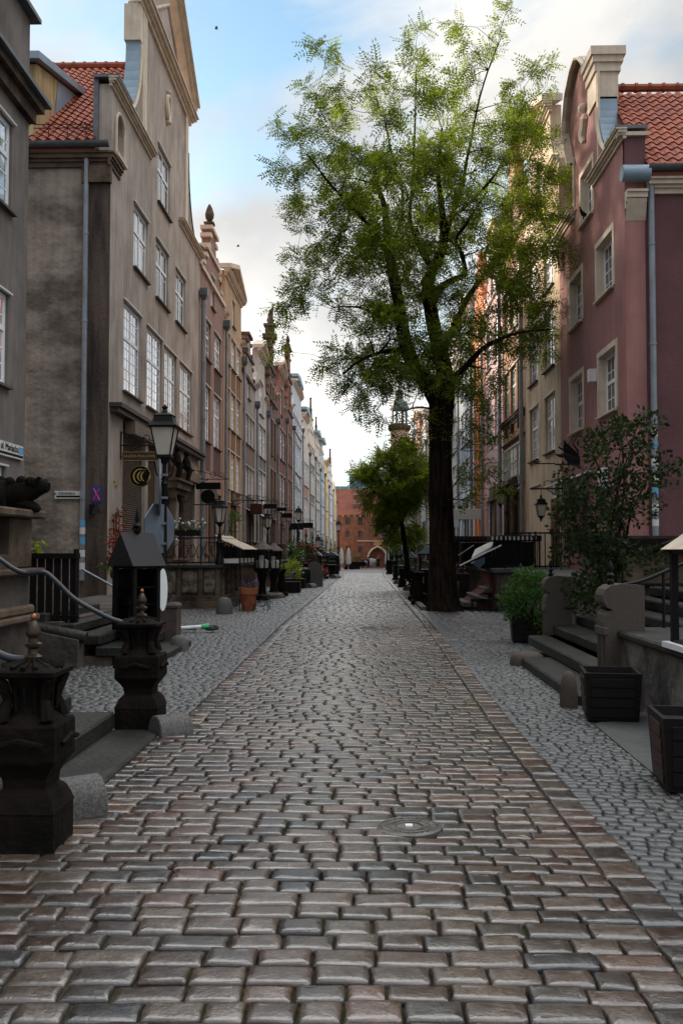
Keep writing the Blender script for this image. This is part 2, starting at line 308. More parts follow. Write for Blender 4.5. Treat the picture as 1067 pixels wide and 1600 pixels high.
M['twig']=mat('twig bark',(.016,.010,.007),.9,spec=.1)
M['leaf']=leafmat('locust leaf',(.024,.044,.008),(.105,.135,.018),.52)
M['leaf_bright']=leafmat('young locust leaf',(.04,.075,.010),(.11,.14,.016),.5)
M['leaf_rose']=leafmat('dark rose leaf',(.006,.014,.004),(.022,.034,.010),.2)
M['leaf_bush']=leafmat('shrub leaf',(.018,.052,.014),(.05,.105,.026),.32)
M['leaf_yel']=leafmat('yellow green leaf',(.10,.15,.02),(.22,.25,.04),.4)
M['leaf_red']=leafmat('red creeper leaf',(.10,.015,.012),(.22,.05,.02),.3)
M['petal_w']=mat('white petal',(.75,.75,.72),.6)
M['petal_r']=mat('red petal',(.55,.04,.03),.6)
M['petal_p']=mat('pink petal',(.45,.12,.22),.6)
M['petal_v']=mat('violet petal',(.12,.05,.35),.6)
M['gold']=mat('gold lettering',(.40,.26,.07),.5)
M['black']=mat('black board',(.003,.003,.0035),.6,spec=.15)
M['brownboard']=mat('brown board',(.035,.014,.009),.6)
M['plate']=mat('enamel plate',(.62,.60,.58),.4)
M['signback']=mat('grey sign back',(.16,.19,.23),.45,(.12,.14,.17),3,metal=.2)
M['blue']=mat('blue enamel',(.02,.06,.30),.4)
M['red']=mat('red enamel',(.65,.03,.02),.4)
M['lightblue']=mat('light blue sticker',(.10,.33,.55),.5)
M['green']=mat('bright green plastic',(.03,.36,.12),.4)
M['rubber']=mat('rubber',(.012,.012,.012),.8)
M['canvas']=mat('white canvas',(.68,.66,.62),.9,(.55,.53,.5),3)
M['mirrorwhite']=mat('white oval board',(.85,.87,.85),.3)
M['bronze']=mat('dark bronze',(.03,.022,.016),.4,(.055,.035,.02),5,metal=.3)
M['coppertip']=mat('copper knob',(.30,.12,.06),.35,metal=.8)
M['iron_cast']=mat('worn cast iron',(.17,.15,.13),.45,(.10,.09,.08),20,metal=.3,bump=.3)
M['skin']=mat('skin',(.45,.27,.19),.6)
def tilemat(name,c1,c2):
    return mat(name,c1,.75,c2,2.5,.3,.7,isl=.12,bump=.3,bsc=30)
M['tile']=tilemat('orange red roof tile',(.36,.085,.035),(.20,.045,.022))
M['tile_far']=mat('red tiled roof',(.26,.085,.055),.85,(.18,.058,.04),.8,bump=.7,bsc=5,bdist=.05)
M['teal']=mat('teal glass facade',(.16,.30,.34),.25,(.24,.38,.42),.25,.45,.5,detail=0)
# ---------------------------------------------------------------- ground, road, pavements
def lerp(y,T):
    for (a,b),(c,d) in zip(T,T[1:]):
        if y<=c: return b+(d-b)*max(0,(y-a))/(c-a)
    return T[-1][1]
LK=[(2,-3.2),(5.3,-3.2),(8.6,-1.68),(20,-1.74),(60,-1.28),(145,-2.0),(170,-2)]
RK=[(2,1.39),(9,1.39),(19.5,1.52),(60,1.54),(145,3.1),(170,3.2)]
def sheet(name,xa,xb,ys,z,m):
    mb=MB(); n=len(ys)
    vs=[]; 
    for y in ys:
        a=xa(y) if callable(xa) else xa; b=xb(y) if callable(xb) else xb
        vs+=[(a,y,gz(y)+z),(b,y,gz(y)+z)]
    mb.add(vs,[(2*i,2*i+1,2*i+3,2*i+2) for i in range(n-1)])
    return tag(mb.build(name,m),kind='structure')
sheet('ground',-300,300,[-60,60,100,170,600],-.06,M['earth'])
sheet('road_bed',lambda y:lerp(y,LK),lambda y:lerp(y,RK),[1,3,5.3,8.6,20,40,60,79],-.008,M['joint'])
sheet('pavement_bed_left',-6,lambda y:lerp(y,LK),[5.4,8.6,20,40,47],-.020,M['joint'])
sheet('pavement_bed_right',lambda y:lerp(y,RK),lambda y:14 if 14<y<20 else 5.5,[1,9,13.9,14.1,19.4,19.9,20.1,40,47],-.020,M['joint'])
ys=[78.2,100,120,145,172]
sheet('road',lambda y:lerp(y,LK),lambda y:lerp(y,RK),ys,.012,M['farstone'])
ys=[46.5,60,80,100,120,145,172]
sheet('pavement_left',-6.3,lambda y:lerp(y,LK)-.0,ys,.006,M['sett'])
sheet('pavement_right',lambda y:lerp(y,RK),6.3,ys,.006,M['sett'])
sheet('quay',-40,40,[172,176],.0,M['sett'])
NR=np.random.default_rng(3)
def stones(name,S,material,n=12,dome=.010,sq=5.0,rings=3):
    # S rows: cx,cy,hx,hy,rot,z ; rounded-rectangle pillows, one island each
    S=np.array(S); K=len(S)
    U=[(1,.84),(.84,1)] if n==8 else [(1,.35),(1,.80),(.93,.94),(.78,1),(.3,1)] if n==20 else [(1,0),(1,.80),(.92,.93),(.78,1)]
    if n==8: O=[(1,.84),(.84,1),(-.84,1),(-1,.84),(-1,-.84),(-.84,-1),(.84,-1),(1,-.84)]
    else: O=[(1,0),(1,.86),(.95,.96),(.86,1),(0,1),(-.86,1),(-.95,.96),(-1,.86),(-1,0),(-1,-.86),(-.95,-.96),(-.86,-1),(0,-1),(.86,-1),(.95,-.96),(1,-.86)]
    ux=np.array([o[0] for o in O]); uy=np.array([o[1] for o in O]); n=len(O)
    ringdef=[(1.0,-.045),(.995,-.006),(.955,.45*dome),(.87,.82*dome),(.55,1.0*dome)] if rings==3 else [(1.0,-.03),(.95,.3*dome),(.7,.95*dome)]
    jit=1+NR.normal(0,.022,(K,n)); V=[]
    tx=NR.normal(0,.013,K); ty=NR.normal(0,.016,K)
    cr,sr=np.cos(S[:,4]),np.sin(S[:,4])
    rad=np.minimum(S[:,2],S[:,3])
    for k,(sc_,dz) in enumerate(ringdef):
        inset=(1-sc_)*rad
        lx=ux[None]*(S[:,2]-inset)[:,None]*jit; ly=uy[None]*(S[:,3]-inset)[:,None]*jit
        z=S[:,5][:,None]+dz+lx*tx[:,None]+ly*ty[:,None]+(NR.normal(0,.0012,(K,n)) if k>1 else 0)
        V.append(np.stack([S[:,0][:,None]+lx*cr[:,None]-ly*sr[:,None],S[:,1][:,None]+lx*sr[:,None]+ly*cr[:,None],z],-1))
    V=np.stack(V,1)                                    # K,rings,n,3
    nr=V.shape[1]; ctr=np.stack([S[:,0],S[:,1],S[:,5]+dome],-1)[:,None]
    allv=np.concatenate([V.reshape(K,nr*n,3),ctr],1); per=nr*n+1
    allv[:,:,2]+=np.where(allv[:,:,1]>60,-(allv[:,:,1]-60)*.013,0)
    f=[]
    for a in range(nr-1):
        for k in range(n): j=(k+1)%n; f.append((a*n+k,a*n+j,(a+1)*n+j,(a+1)*n+k))
    b=(nr-1)*n
    for k in range(0,n,2): f.append((b+k,b+(k+1)%n,b+(k+2)%n,nr*n))
    f=np.array(f); F=(f[None]+(np.arange(K)*per)[:,None,None]).reshape(-1,4)
    return npmesh(name,allv.reshape(-1,3),F,material,kind='structure')
MAN=(.265,5.57,.185); MAN2=(.35,19.6,.42)
def road_stones():
    S=[]; y=2.35; row=0
    while y<78:
        p=.152*rnd.uniform(.88,1.14)*(1.0 if y<30 else 1.0); a=lerp(y,LK); b=lerp(y,RK)-.203
        if y>8.6: a+=.203
        x=a+rnd.uniform(-.15,.05); ph=rnd.uniform(0,6)
        while x<b:
            wd=rnd.choice([.15,.18,.2,.21,.22,.24,.27])*rnd.uniform(.93,1.07)
            x1=x+wd if x+wd<b-.09 else b
            if x1-x>.05:
                cx=(x+x1)/2; cy=y+p/2+.010*math.sin(cx*1.7+y*.55)+.004*math.sin(cx*4.3+y*1.9)+rnd.gauss(0,.004)
                if (cx-MAN[0])**2+(cy-MAN[1])**2>(MAN[2]-.01)**2 and ((cx-MAN2[0])/1)**2+(cy-MAN2[1])**2>(MAN2[2]-.03)**2:
                    S.append((cx,cy,(x1-x)/2-.0042,p/2-.0052*rnd.uniform(.7,1.9),rnd.gauss(0,.018)+.014*math.cos(cx*1.7+y*.55),rnd.gauss(0,.0035)+.012*math.sin(cx*1.1+y*.37)))
            x=x1
        y+=p
    # kerb lines of larger stones along both edges
    for K,sg in ((LK,1),(RK,-1)):
        y=8.9 if sg>0 else 2.6
        while y<78:
            l=rnd.uniform(.16,.26); x=lerp(y+l/2,K)+sg*.10
            S.append((x,y+l/2,.0985,l/2-.006,rnd.gauss(0,.02),.0+rnd.gauss(0,.003))); y+=l
            
    return S
_S=road_stones()
stones('road_cobbles',[s for s in _S if s[1]<16],M['cobble'],n=16,dome=.0115)
stones('road_cobbles',[s for s in _S if s[1]>=16],M['cobble'],n=8,dome=.013,rings=2)
def sett_stones(x0,x1,y0,y1,g=.1,skew=0):
    S=[]; y=y0
    while y<y1:
        p=g*rnd.uniform(.9,1.15); a=x0(y) if callable(x0) else x0; b=x1(y) if callable(x1) else x1
        x=a+rnd.uniform(-.04,.0)
        while x<b:
            wd=g*rnd.choice([.9,1,1.1,1.3,1.5]); xe=min(x+wd,b)
            if xe-x>.04:
                cx=(x+xe)/2; cy=y+p/2+.10*math.sin(cx*2.6)*min(1,g*8)+rnd.gauss(0,.006)
                S.append((cx,cy,(xe-x)/2-.0028,p/2-.0035,rnd.gauss(0,.05)+.2*math.cos(cx*2.6),-.006+rnd.gauss(0,.004)))
            x=xe
        y+=p
    return S
lk=lambda y:lerp(y,LK)-.0; rk=lambda y:lerp(y,RK)
S=sett_stones(-5.8,lambda y:lk(y)-.01,8.5,26,.10)+sett_stones(-5.8,lk,26,47,.16)
stones('pavement_setts_left',S,M['sett'],n=8,dome=.009,rings=2)
S=sett_stones(lambda y:rk(y)-.0,2.75,2.6,14.0,.088)+sett_stones(lambda y:rk(y)-.0,4.2,14.0,17.3,.115)+sett_stones(lambda y:rk(y),5.5,17.5,25.2,.17)+sett_stones(5.5,11,17.5,19.7,.17)+sett_stones(rk,2.3,25.2,47,.2)
stones('pavement_setts_right',S,M['sett'],n=8,dome=.009,rings=2)
# manhole
def manhole(x,y,r,label):
    t=thing('manhole_cover',label,'manhole cover',(x,y,0)); mb=MB(); mb.lathe([(r,-.03),(r,.020),(r-.012,.026),(r-.02,.022)],x,y,40); mb.build('cover',M['iron_cast'],t)
    rb=MB()
    for k in range(24):
        a=k*PI/12; c,s=math.cos(a),math.sin(a)
        rb.box(-.5,.5,-.004,.004,0,.005) if 0 else None
        p=Vector((x+c*r*.45,y+s*r*.45,.024)); q=Vector((x+c*r*.86,y+s*r*.86,.024)); rb.tube([p,q],.0045,4)
    for rr in (.9,.66,.42):
        rb.tube([(x+r*rr*math.cos(a*PI/16),y+r*rr*math.sin(a*PI/16),.025) for a in range(33)],.0045,4,False)
    rb.build('rib',M['iron_cast'],t); MB().box(x-.02,x+.02,y-.02,y+.02,.022,.032).build('bolt',M['white'],t)
manhole(*MAN,'small round iron manhole cover with radial ribs among the near cobbles')
manhole(*MAN2,'wide round manhole cover flush in the cobbles further up the street')
# ---------------------------------------------------------------- house kit
def holed(mb,outer,holes,n0,n1,T,side):
    # front sheet at n0 with holes, rims back to n1 ; loops of (u,z)
    loops=[[Vector((u,z,0)) for u,z in outer]]+[[Vector((u,z,0)) for u,z in hh] for hh in holes]
    flat=[p for l in loops for p in l]; tri=tessellate_polygon(loops)
    mb.add([T(p.x,n0,p.y) for p in flat],[tuple(t) for t in tri])
    for i,l in enumerate(loops):
        k=len(l); mb.add([T(p.x,n0,p.y) for p in l]+[T(p.x,n1 if i==0 else n0-.3,p.y) for p in l],[(a,(a+1)%k,k+(a+1)%k,k+a) for a in range(k)])
    mb.add([T(p.x,n1,p.y) for p in loops[0]],[tuple(t) for t in tessellate_polygon([loops[0]])])
def rect(u0,u1,z0,z1): return [(u0,z0),(u1,z0),(u1,z1),(u0,z1)]
def arch(u0,u1,z0,z1,k=8,pointed=False):
    r=(u1-u0)/2; c=(u0+u1)/2; zs=z1-(r*1.5 if pointed else r)
    if pointed: return [(u0,z0),(u1,z0),(u1,zs),(c+r*.75,zs+r*.75),(c,z1),(c-r*.75,zs+r*.75),(u0,zs)]
    return [(u0,z0),(u1,z0)]+[(c+r*math.cos(PI*i/k),zs+r*math.sin(PI*i/k)) for i in range(k+1)]
def window(root,T,u0,u1,z0,z1,rec=.07,frame='white',cols=2,rows=6,trans=.64,glass='glass',fw=.07,sill='sillstone',lintel=True,casing=None,cd=.10,small=False,open_=False,label=None):
    mb=MB(); n=-rec; B=lambda a,b,c,d,e,f: mb.add([T(u,nn,z) for nn in (max(e,n-.03),f) for u,z in ((a,c),(b,c),(b,d),(a,d))],[(0,1,2,3),(7,6,5,4),(0,4,5,1),(1,5,6,2),(2,6,7,3),(3,7,4,0)])
    B(u0,u0+fw,z0,z1,n-.06,n); B(u1-fw,u1,z0,z1,n-.06,n); B(u0+fw,u1-fw,z0,z0+fw,n-.06,n); B(u0+fw,u1-fw,z1-fw,z1,n-.06,n)
    a,b,c,d=u0+fw,u1-fw,z0+fw,z1-fw; zt=c+(d-c)*trans; m=(a+b)/2
    if trans<1: B(a,b,zt-.045,zt+.045,n-.055,n+.010)
    nm=1 if cols>=2 else 0
    mw=.04 if small else .045
    if nm: B(m-mw,m+mw,c,zt-.045 if trans<1 else d,n-.055,n+.004); 
    if nm and trans<1: B(m-mw,m+mw,zt+.045,d,n-.055,n+.004)
    if not small:
        th=.013
        segs=[(a,m-mw),(m+mw,b)] if nm else [(a,b)]
        k=max(1,cols//2)
        for s0,s1 in segs:
            for i in range(1,k): x=s0+(s1-s0)*i/k; B(x-th,x+th,c,d,n-.03,n-.007)
            for i in range(1,rows):
                z=c+(d-c)*i/rows
                if abs(z-zt)>.08: B(s0,s1,z-th,z+th,n-.03,n-.008)
    w_=mb.build('window',M[frame],root,label=label)
    p=MB(); p.add([T(u,n-.014,z) for u,z in ((a-.02,c-.02),(b+.02,c-.02),(b+.02,d+.02),(a-.02,d+.02))],[(0,1,2,3)]); 
    gk=glass if (glass!='glass' or small) else rnd.choice(['glass','glass','glass','glass_mid','glass_open']); p.build('pane',M[gk],w_)
    if sill or lintel or casing:
        s=MB()
        Bs=lambda a,b,c,d,e,f: s.add([T(u,nn,z) for nn in (e,f) for u,z in ((a,c),(b,c),(b,d),(a,d))],[(0,1,2,3),(7,6,5,4),(0,4,5,1),(1,5,6,2),(2,6,7,3),(3,7,4,0)])
        if sill: Bs(u0-.06,u1+.06,z0-.05,z0-.005,-rec,.09)
        if sill: s.build('sill',M[sill],w_)
        if lintel: s=MB(); Bs(u0-.07,u1+.07,z1+.008,z1+.04,-rec,.055); s.build('lintel',M['plate'],w_)
        if casing:
            g=MB(); q=.13
            Bc=lambda a,b,c,d: g.add([T(u,nn,z) for nn in (-.05,.022) for u,z in ((a,c),(b,c),(b,d),(a,d))],[(0,1,2,3),(7,6,5,4),(0,4,5,1),(1,5,6,2),(2,6,7,3),(3,7,4,0)])
            Bc(u0-q,u0-.002,z0,z1+q); Bc(u1+.002,u1+q,z0,z1+q); Bc(u0,u1,z1+.002,z1+q)
            # deep reveal lining
            g.add([T(u,nn,z) for nn in (.01,-rec) for u,z in ((u0+.004,z0),(u1-.004,z0),(u1-.004,z1-.004),(u0+.004,z1-.004))],[(1,5,6,2),(2,6,7,3),(3,7,4,0)])
            g.build('casing',M[casing],w_)
    return w_
def bevbox(mb,T,u0,u1,n0,n1,z0,z1):
    mb.add([T(u,nn,z) for nn in (n0,n1) for u,z in ((u0,z0),(u1,z0),(u1,z1),(u0,z1))],[(0,1,2,3),(7,6,5,4),(0,4,5,1),(1,5,6,2),(2,6,7,3),(3,7,4,0)])
def cornice(mb,T,u0,u1,z,hh=.3,out=.22,n0=0,ret=True):
    st=[(0,.25),(.35,.5),(.55,.8),(.85,1.0)]
    for i,(a,o) in enumerate(st):
        b=st[i+1][0] if i+1<len(st) else 1.0
        e=out*o*.5
        bevbox(mb,T,u0-e*(1 if ret else 0),u1+e*(1 if ret else 0),n0-.02,n0+out*o,z+hh*a,z+hh*b)
def pantiles(T,u0,u1,ze,zr,n0,n1,up,material,root,tw=.23,tl=.30):
    # roof slope whose eave runs along n at u0 (height ze) and climbs to u1 (height zr); up=+1
    L_=math.hypot(u1-u0,zr-ze); du,dz=(u1-u0)/L_,(zr-ze)/L_; nu,nz=-dz*(1 if u1>u0 else -1)*(1 if u1>u0 else 1),abs(du)
    nu=-dz if u1>u0 else dz
    cols=int(abs(n1-n0)/tw); rows=int(L_/tl); W=6
    V=[];F=[]
    prof=[(-.02,.0),(.12,.035),(.32,.055),(.52,.035),(.70,.006),(.86,-.006),(1.04,.012)]
    for r_ in range(rows):
        for c in range(cols):
            b=len(V); n_a=n0+(n1-n0)*c/cols; n_s=(n1-n0)/cols; dj=rnd.uniform(-.004,.004)
            for s,lift in ((r_*tl-.05,.045+dj),(r_*tl-.045,.018),(r_*tl+tl,.012)):
                for q,hh in prof:
                    lf=lift+hh if lift!=.018 else lift*.3+hh-.005
                    V.append(T(u0+du*s+nu*lf,n_a+n_s*q,ze+dz*s+nz*lf))
            for k in range(W): F.append((b+k,b+k+1,b+7+k+1,b+7+k)); F.append((b+k,b+k+1,b+14+k+1,b+14+k))
    npm=npmesh('roof_tiles',np.array(V)-np.array(ORG[root.name]),np.array(F),material,root,smooth=True)
    ORG[npm.name]=ORG[root.name]; return npm
def frame_of(side,X): return lambda u,n,z:(side*(-1)*X*(-1) if 0 else (X(u) if callable(X) else X)+side*n,u,z)
def pipe(root,T,u,z0,z1,n=.14,r=.06,hopper=True,m='pipe'):
    mb=MB(); z=z0; 
    mb.tube([T(u,n,z0),T(u,n,z1)],r,10)
    k=z0+1.9
    while k<z1: mb.tube([T(u,n,k),T(u,n,k+.05)],r*1.18,10); k+=2.1
    p=mb.build('downpipe',M[m],root,True)
    if hopper:
        hb=MB(); a=.19
        hb.add([T(u-a,n-.12,z1+.35),T(u+a,n-.12,z1+.35),T(u+a,n+.16,z1+.35),T(u-a,n+.16,z1+.35),T(u-a,n-.12,z1+.1),T(u+a,n-.12,z1+.1),T(u+a,n+.16,z1+.1),T(u-a,n+.16,z1+.1),T(u-.07,n-.07,z1-.1),T(u+.07,n-.07,z1-.1),T(u+.07,n+.07,z1-.1),T(u-.07,n+.07,z1-.1)],
          [(0,1,2,3),(0,1,5,4),(1,2,6,5),(2,3,7,6),(3,0,4,7),(4,5,9,8),(5,6,10,9),(6,7,11,10),(7,4,8,11)])
        hb.build('hopper',M['zinc_dark'],p)
    return p
def body(root,T,u0,u1,ze,zr,depth,wm,rm,um=None,n0=-.35,far=True):
    um=um if um is not None else (u0+u1)/2; mb=MB()
    def Q(*p): mb.add([T(*a) for a in p],[tuple(range(len(p)))])
    n1=-depth
    Q((u0,n0,-2.5),(u0,n1,-2.5),(u0,n1,ze),(u0,n0,ze)); Q((u1,n0,-2.5),(u1,n1,-2.5),(u1,n1,ze),(u1,n0,ze)); Q((u0,n1,-2.5),(u1,n1,-2.5),(u1,n1,ze),(um,n1,zr),(u0,n1,ze))
    mb.build('wall',wm,root)
    if rm:
        r=MB(); e=.25; sl=(zr-ze)/(um-u0)
        for a,b in ((u0,um),(u1,um)):
            d=-e if a==u0 else e
            P=[(a+d,n0+.02,ze-e*sl*.0),(a+d,n1-.2,ze),(b,n1-.2,zr),(b,n0+.02,zr)]
            r.add([T(*p) for p in P]+[T(p[0],p[1],p[2]-.15) for p in P],[(0,1,2,3),(7,6,5,4),(0,4,5,1),(1,5,6,2),(2,6,7,3),(3,7,4,0)])
        r.build('roof',rm,root)
def bird_mesh(mb,c,s=1,yaw=0):
    x,y,z=c; co,si=math.cos(yaw),math.sin(yaw)
    P=lambda a,b,cc:(x+(a*co-b*si)*s,y+(a*si+b*co)*s,z+cc*s)
    mb.tube([P(-.55,0,.15),P(-.3,0,.3),P(0,0,.42),P(.2,0,.62),P(.26,0,.85),P(.3,0,.95),P(.42,0,.93)],[.03*s,.13*s,.19*s,.13*s,.06*s,.07*s,.01*s],8)
    mb.tube([P(0,.05,.3),P(0,.05,0)],.03*s,5); mb.tube([P(0,-.05,.3),P(0,-.05,0)],.03*s,5)
# ---------------------------------------------------------------- the left corner houses
XL=-6.0; XR=5.5
TL=lambda u,n,z:(XL+n,u,z)
TRr=lambda u,n,z:(XR-n,u,z)
def arc(u0,z0,u1,z1,bow,k=8):   # concave/convex run between two points, bow<0 sags
    o=[]; 
    for i in range(k+1):
        t=i/k; a=PI/2*t
        if bow=='c': o.append((u0+(u1-u0)*math.sin(a),z0+(z1-z0)*(1-math.cos(a))))
        else: o.append((u0+(u1-u0)*(1-math.cos(a)),z0+(z1-z0)*math.sin(a)))
    return o
# --- near left house (only its end shows)
M['stuc_a1']=stucco('grey plaster',h('7d746e',1.05),h('5f5853',.95),.25)
hs=thing('town_house','grey plastered house cut off by the left edge, nearest to the camera, heavy dark cornice','house',(XL,10,0),'narrow town houses lining the street')
win=[(14.2,16.1,7.37,8.9),(14.15,16.03,4.37,5.93),(14.1,15.95,1.75,3.0),(10.8,12.6,7.37,8.9),(10.8,12.6,4.37,5.93)]
mb=MB(); holed(mb,[(3,-.5),(16.9,-.5),(16.9,11.2),(3,11.2)],[rect(*q) for q in win],0,-.3,TL,1); mb.build('wall',M['stuc_a1'],hs)
body(hs,TL,3,16.9,9.7,10.2,9,M['stuc_a1'],None,n0=-.29)
mb=MB(); bevbox(mb,TL,3,16.95,-.5,.12,9.30,9.52); bevbox(mb,TL,3,17.05,-.5,.24,9.52,9.66); mb.build('cornice',M['sand_tan'],hs)
mb=MB(); bevbox(mb,TL,3,17.15,-.55,.34,9.66,9.74); bevbox(mb,TL,3,17.05,-.6,.16,11.2,11.28); mb.build('coping',M['zinc_dark'],hs)
for i,q in enumerate(win): window(hs,TL,*q,rec=.05,cols=4,rows=5 if i!=2 else 3,fw=.09)
# --- the big left corner house
M['stuc_a2']=stucco('warm grey plaster',h('b5a79c',1.15),h('94877e',1.02),.34)
M['stuc_side']=mat('blotchy brown plaster',h('998b80',1.1),.95,h('665950',.95),.75,.38,.62,(1,1,1.6),bump=.7,bsc=7,bdist=.05,streak=.2)
a2=thing('town_house','big grey corner house with tall scrolled gable, red tiled roof and rolled shop shutters','house',(XL,28.8,0),'narrow town houses lining the street')
win2=[(24.84,26.5,9.08,10.78),(27.55,29.35,9.0,10.72),(30.5,32.2,9.0,10.72),(23.86,25.76,5.63,7.92),(26.45,28.5,5.63,7.88),(28.85,30.7,5.62,7.82),(31.3,33.5,5.62,7.82),(27.7,29.5,11.88,13.6)]
nich=arch(22.93,23.63,11.3,12.35)
prof=[(22.51,-.5),(35.07,-.5),(35.07,12.45),(34.5,12.55)]+arc(34.3,12.75,32.5,15.3,'c')[0:]+[(32.5,16.5),(28.9,18.9),(25.35,16.5)]+[(25.35,15.3)]+arc(23.75,12.85,25.35,15.3,'c')[::-1][1:]+[(23.7,12.8),(22.51,12.8)]
shop=[(23.9,26.35,.9,4.9),(26.75,28.0,.9,4.9),(29.3,30.6,1.2,3.9),(31.7,34.3,1.2,4.3)]
mb=MB(); holed(mb,prof,[rect(*q) for q in win2]+[nich]+[rect(*q) for q in shop],0,-.33,TL,1); mb.build('wall',M['stuc_a2'],a2)
mb=MB(); bevbox(mb,TL,22.9,23.7,-.22,-.18,11.2,12.4)
mb.build('niche_back',M['stuc_side'],a2)
mb=MB(); mb.tube([TL(u,.02,z) for u,z in [(22.88,11.3)]+[(p[0]+(p[0]-23.28)*.14,p[1]+.03) for p in nich[2:][::-1]]+[(23.68,11.3)]],.045,6); bevbox(mb,TL,22.8,23.76,-.05,.10,11.2,11.29); mb.build('niche_trim',M['cream'],a2)
body(a2,TL,22.515,35.065,11.2,16.35,11,M['stuc_side'],M['tile_far'],um=28.8,n0=-.34)
pantiles(TL,22.22,28.8,11.28,16.42,-.38,-9.5,1,M['tile'],a2)
mb=MB(); mb.tube([TL(28.8,-.35,16.5),TL(28.8,-9.5,16.5)],.11,8); 
for i in range(28): mb.tube([TL(28.8,-.5-i*.33,16.5),TL(28.8,-.56-i*.33,16.5)],.135,8)
mb.build('roof_ridge',M['tile'],a2,True)
# dark weather stained corner strip, cornice, gutter and snow guard on the side wall
mb=MB(); bevbox(mb,lambda u,n,z:(u,22.49-n,z),-6.62,-6.0,0,.03,.3,10.7); mb.build('corner_pilaster',mat('sooty plaster strip',h('6b5a50',.75),.95,h('3c322e',.6),1.2,.35,.65,(3,3,.4),bump=.6,bsc=12,bdist=.03),a2)
TS=lambda u,n,z:(u,22.50-n,z)
mb=MB(); cornice(mb,TS,-12,-6.0,10.75,.32,.26); cornice(mb,TL,22.3,23.3,10.75,.32,.14,ret=False); bevbox(mb,TS,-6.66,-5.97,0,.16,10.35,10.75); mb.build('cornice',M['sand_tan'],a2)
def halfgutter(root,T,u0,u1,z,n,r=.1,m='zinc_dark'):
    mb=MB(); P=[]; k=8
    for u in (u0,u1):
        for i in range(k+1): a=PI+PI*i/k; P.append(T(u,n+r*math.cos(a),z+r*math.sin(a)))
        for i in range(k+1): a=2*PI-PI*i/k; P.append(T(u,n+(r-.012)*math.cos(a),z+(r-.012)*math.sin(a)))
    q=2*(k+1); mb.add(P,[(i,(i+1)%q,q+(i+1)%q,q+i) for i in range(q)]+[tuple(range(q)),tuple(q+i for i in range(q))[::-1]]); mb.build('gutter',M[m],root,True)
halfgutter(a2,TS,-12,-5.95,11.24,.33,.12)
mb=MB()
for z,u in ((11.62,22.6),(11.72,22.62)): mb.tube([TL(u-.12,-.5,z+.1),TL(u-.12,-6,z+.1)],.012,5)
for i in range(12): mb.tube([TL(22.48,-.6-i*.45,11.5),TL(22.46,-.6-i*.45,11.86)],.012,5)
mb.build('snow_guard',M['wood_red'],a2)
pipe(a2,TS,-6.55,.9,11.1,n=.12,r=.062,hopper=False)
# stickers low on the pipe
for i,(z,c) in enumerate(((1.15,'plate'),(1.45,'plate'),(1.75,'lightblue'),(1.98,'plate'),(2.15,'lightblue'))):
    mb=MB(); mb.tube([TS(-6.55,.12,z),TS(-6.55,.12,z+.16)],.0645,10,False); mb.build('sticker',M[c],a2)
# gable mouldings
mb=MB(); cornice(mb,TL,22.4,26.75,12.70,.2,.20); cornice(mb,TL,31.0,35.1,12.32,.2,.20); cornice(mb,TL,25.15,32.7,16.35,.32,.32)
for (a,b) in (((25.1,16.75),(28.9,19.3)),((32.75,16.75),(28.9,19.3))):
    for dn,dz,t in ((.16,0,.13),(.28,.13,.10),(.38,.23,.08)):
        P=[(a[0],a[1]+dz-.0),(b[0],b[1]+dz),(b[0],b[1]+dz+t),(a[0],a[1]+dz+t)]
        mb.add([TL(u,nn,z) for nn in (-.3,dn) for u,z in P],[(0,1,2,3),(7,6,5,4),(0,4,5,1),(1,5,6,2),(2,6,7,3),(3,7,4,0)])
bevbox(mb,TL,25.5,26.0,-.05,.06,12.9,16.35); bevbox(mb,TL,31.85,32.3,-.05,.06,12.5,16.35)
bevbox(mb,TL,26.4,26.5,-.05,.025,11.3,12.75) if 0 else None
bevbox(mb,TL,25.2,25.7,-.4,.05,15.35,16.35)
mb.build('gable_moulding',M['cream'],a2)
# tympanum rim
mb=MB(); mb.tube([TL(26.6,.03,17.0),TL(28.9,.03,18.45),TL(31.2,.03,17.0),TL(26.6,.03,17.0)],.06,6); mb.build('tympanum_frame',M['cream'],a2)
def curve_cap(root,T,pts,n0,n1,th=.05,m='zinc'):
    mb=MB()
    for (a,b) in zip(pts,pts[1:]):
        mb.add([T(a[0],n0,a[1]),T(a[0],n1,a[1]),T(b[0],n1,b[1]),T(b[0],n0,b[1]),T(a[0],n0,a[1]+th),T(a[0],n1,a[1]+th),T(b[0],n1,b[1]+th),T(b[0],n0,b[1]+th)],[(4,5,6,7),(0,1,5,4),(1,2,6,5),(2,3,7,6),(3,0,4,7)])
    mb.build('flashing',M[m],root,True)
cc=arc(23.72,12.93,25.3,15.32,'c',12)
curve_cap(a2,TL,[(u-.03,z) for u,z in cc],-.36,.04)
mb=MB(); mb.tube([TL(u+.03,.04,z-.05) for u,z in cc],.06,6); mb.build('curve_moulding',M['cream'],a2)
c2=arc(34.35,12.63,32.55,15.3,'c',12); curve_cap(a2,TL,[(u+.03,z) for u,z in c2],-.36,.04)
mb=MB(); bevbox(mb,TL,22.35,23.75,-.40,.22,12.9,12.97); bevbox(mb,TL,22.45,23.0,-.42,-.30,11.2,12.9); mb.build('coping',M['zinc_dark'],a2)
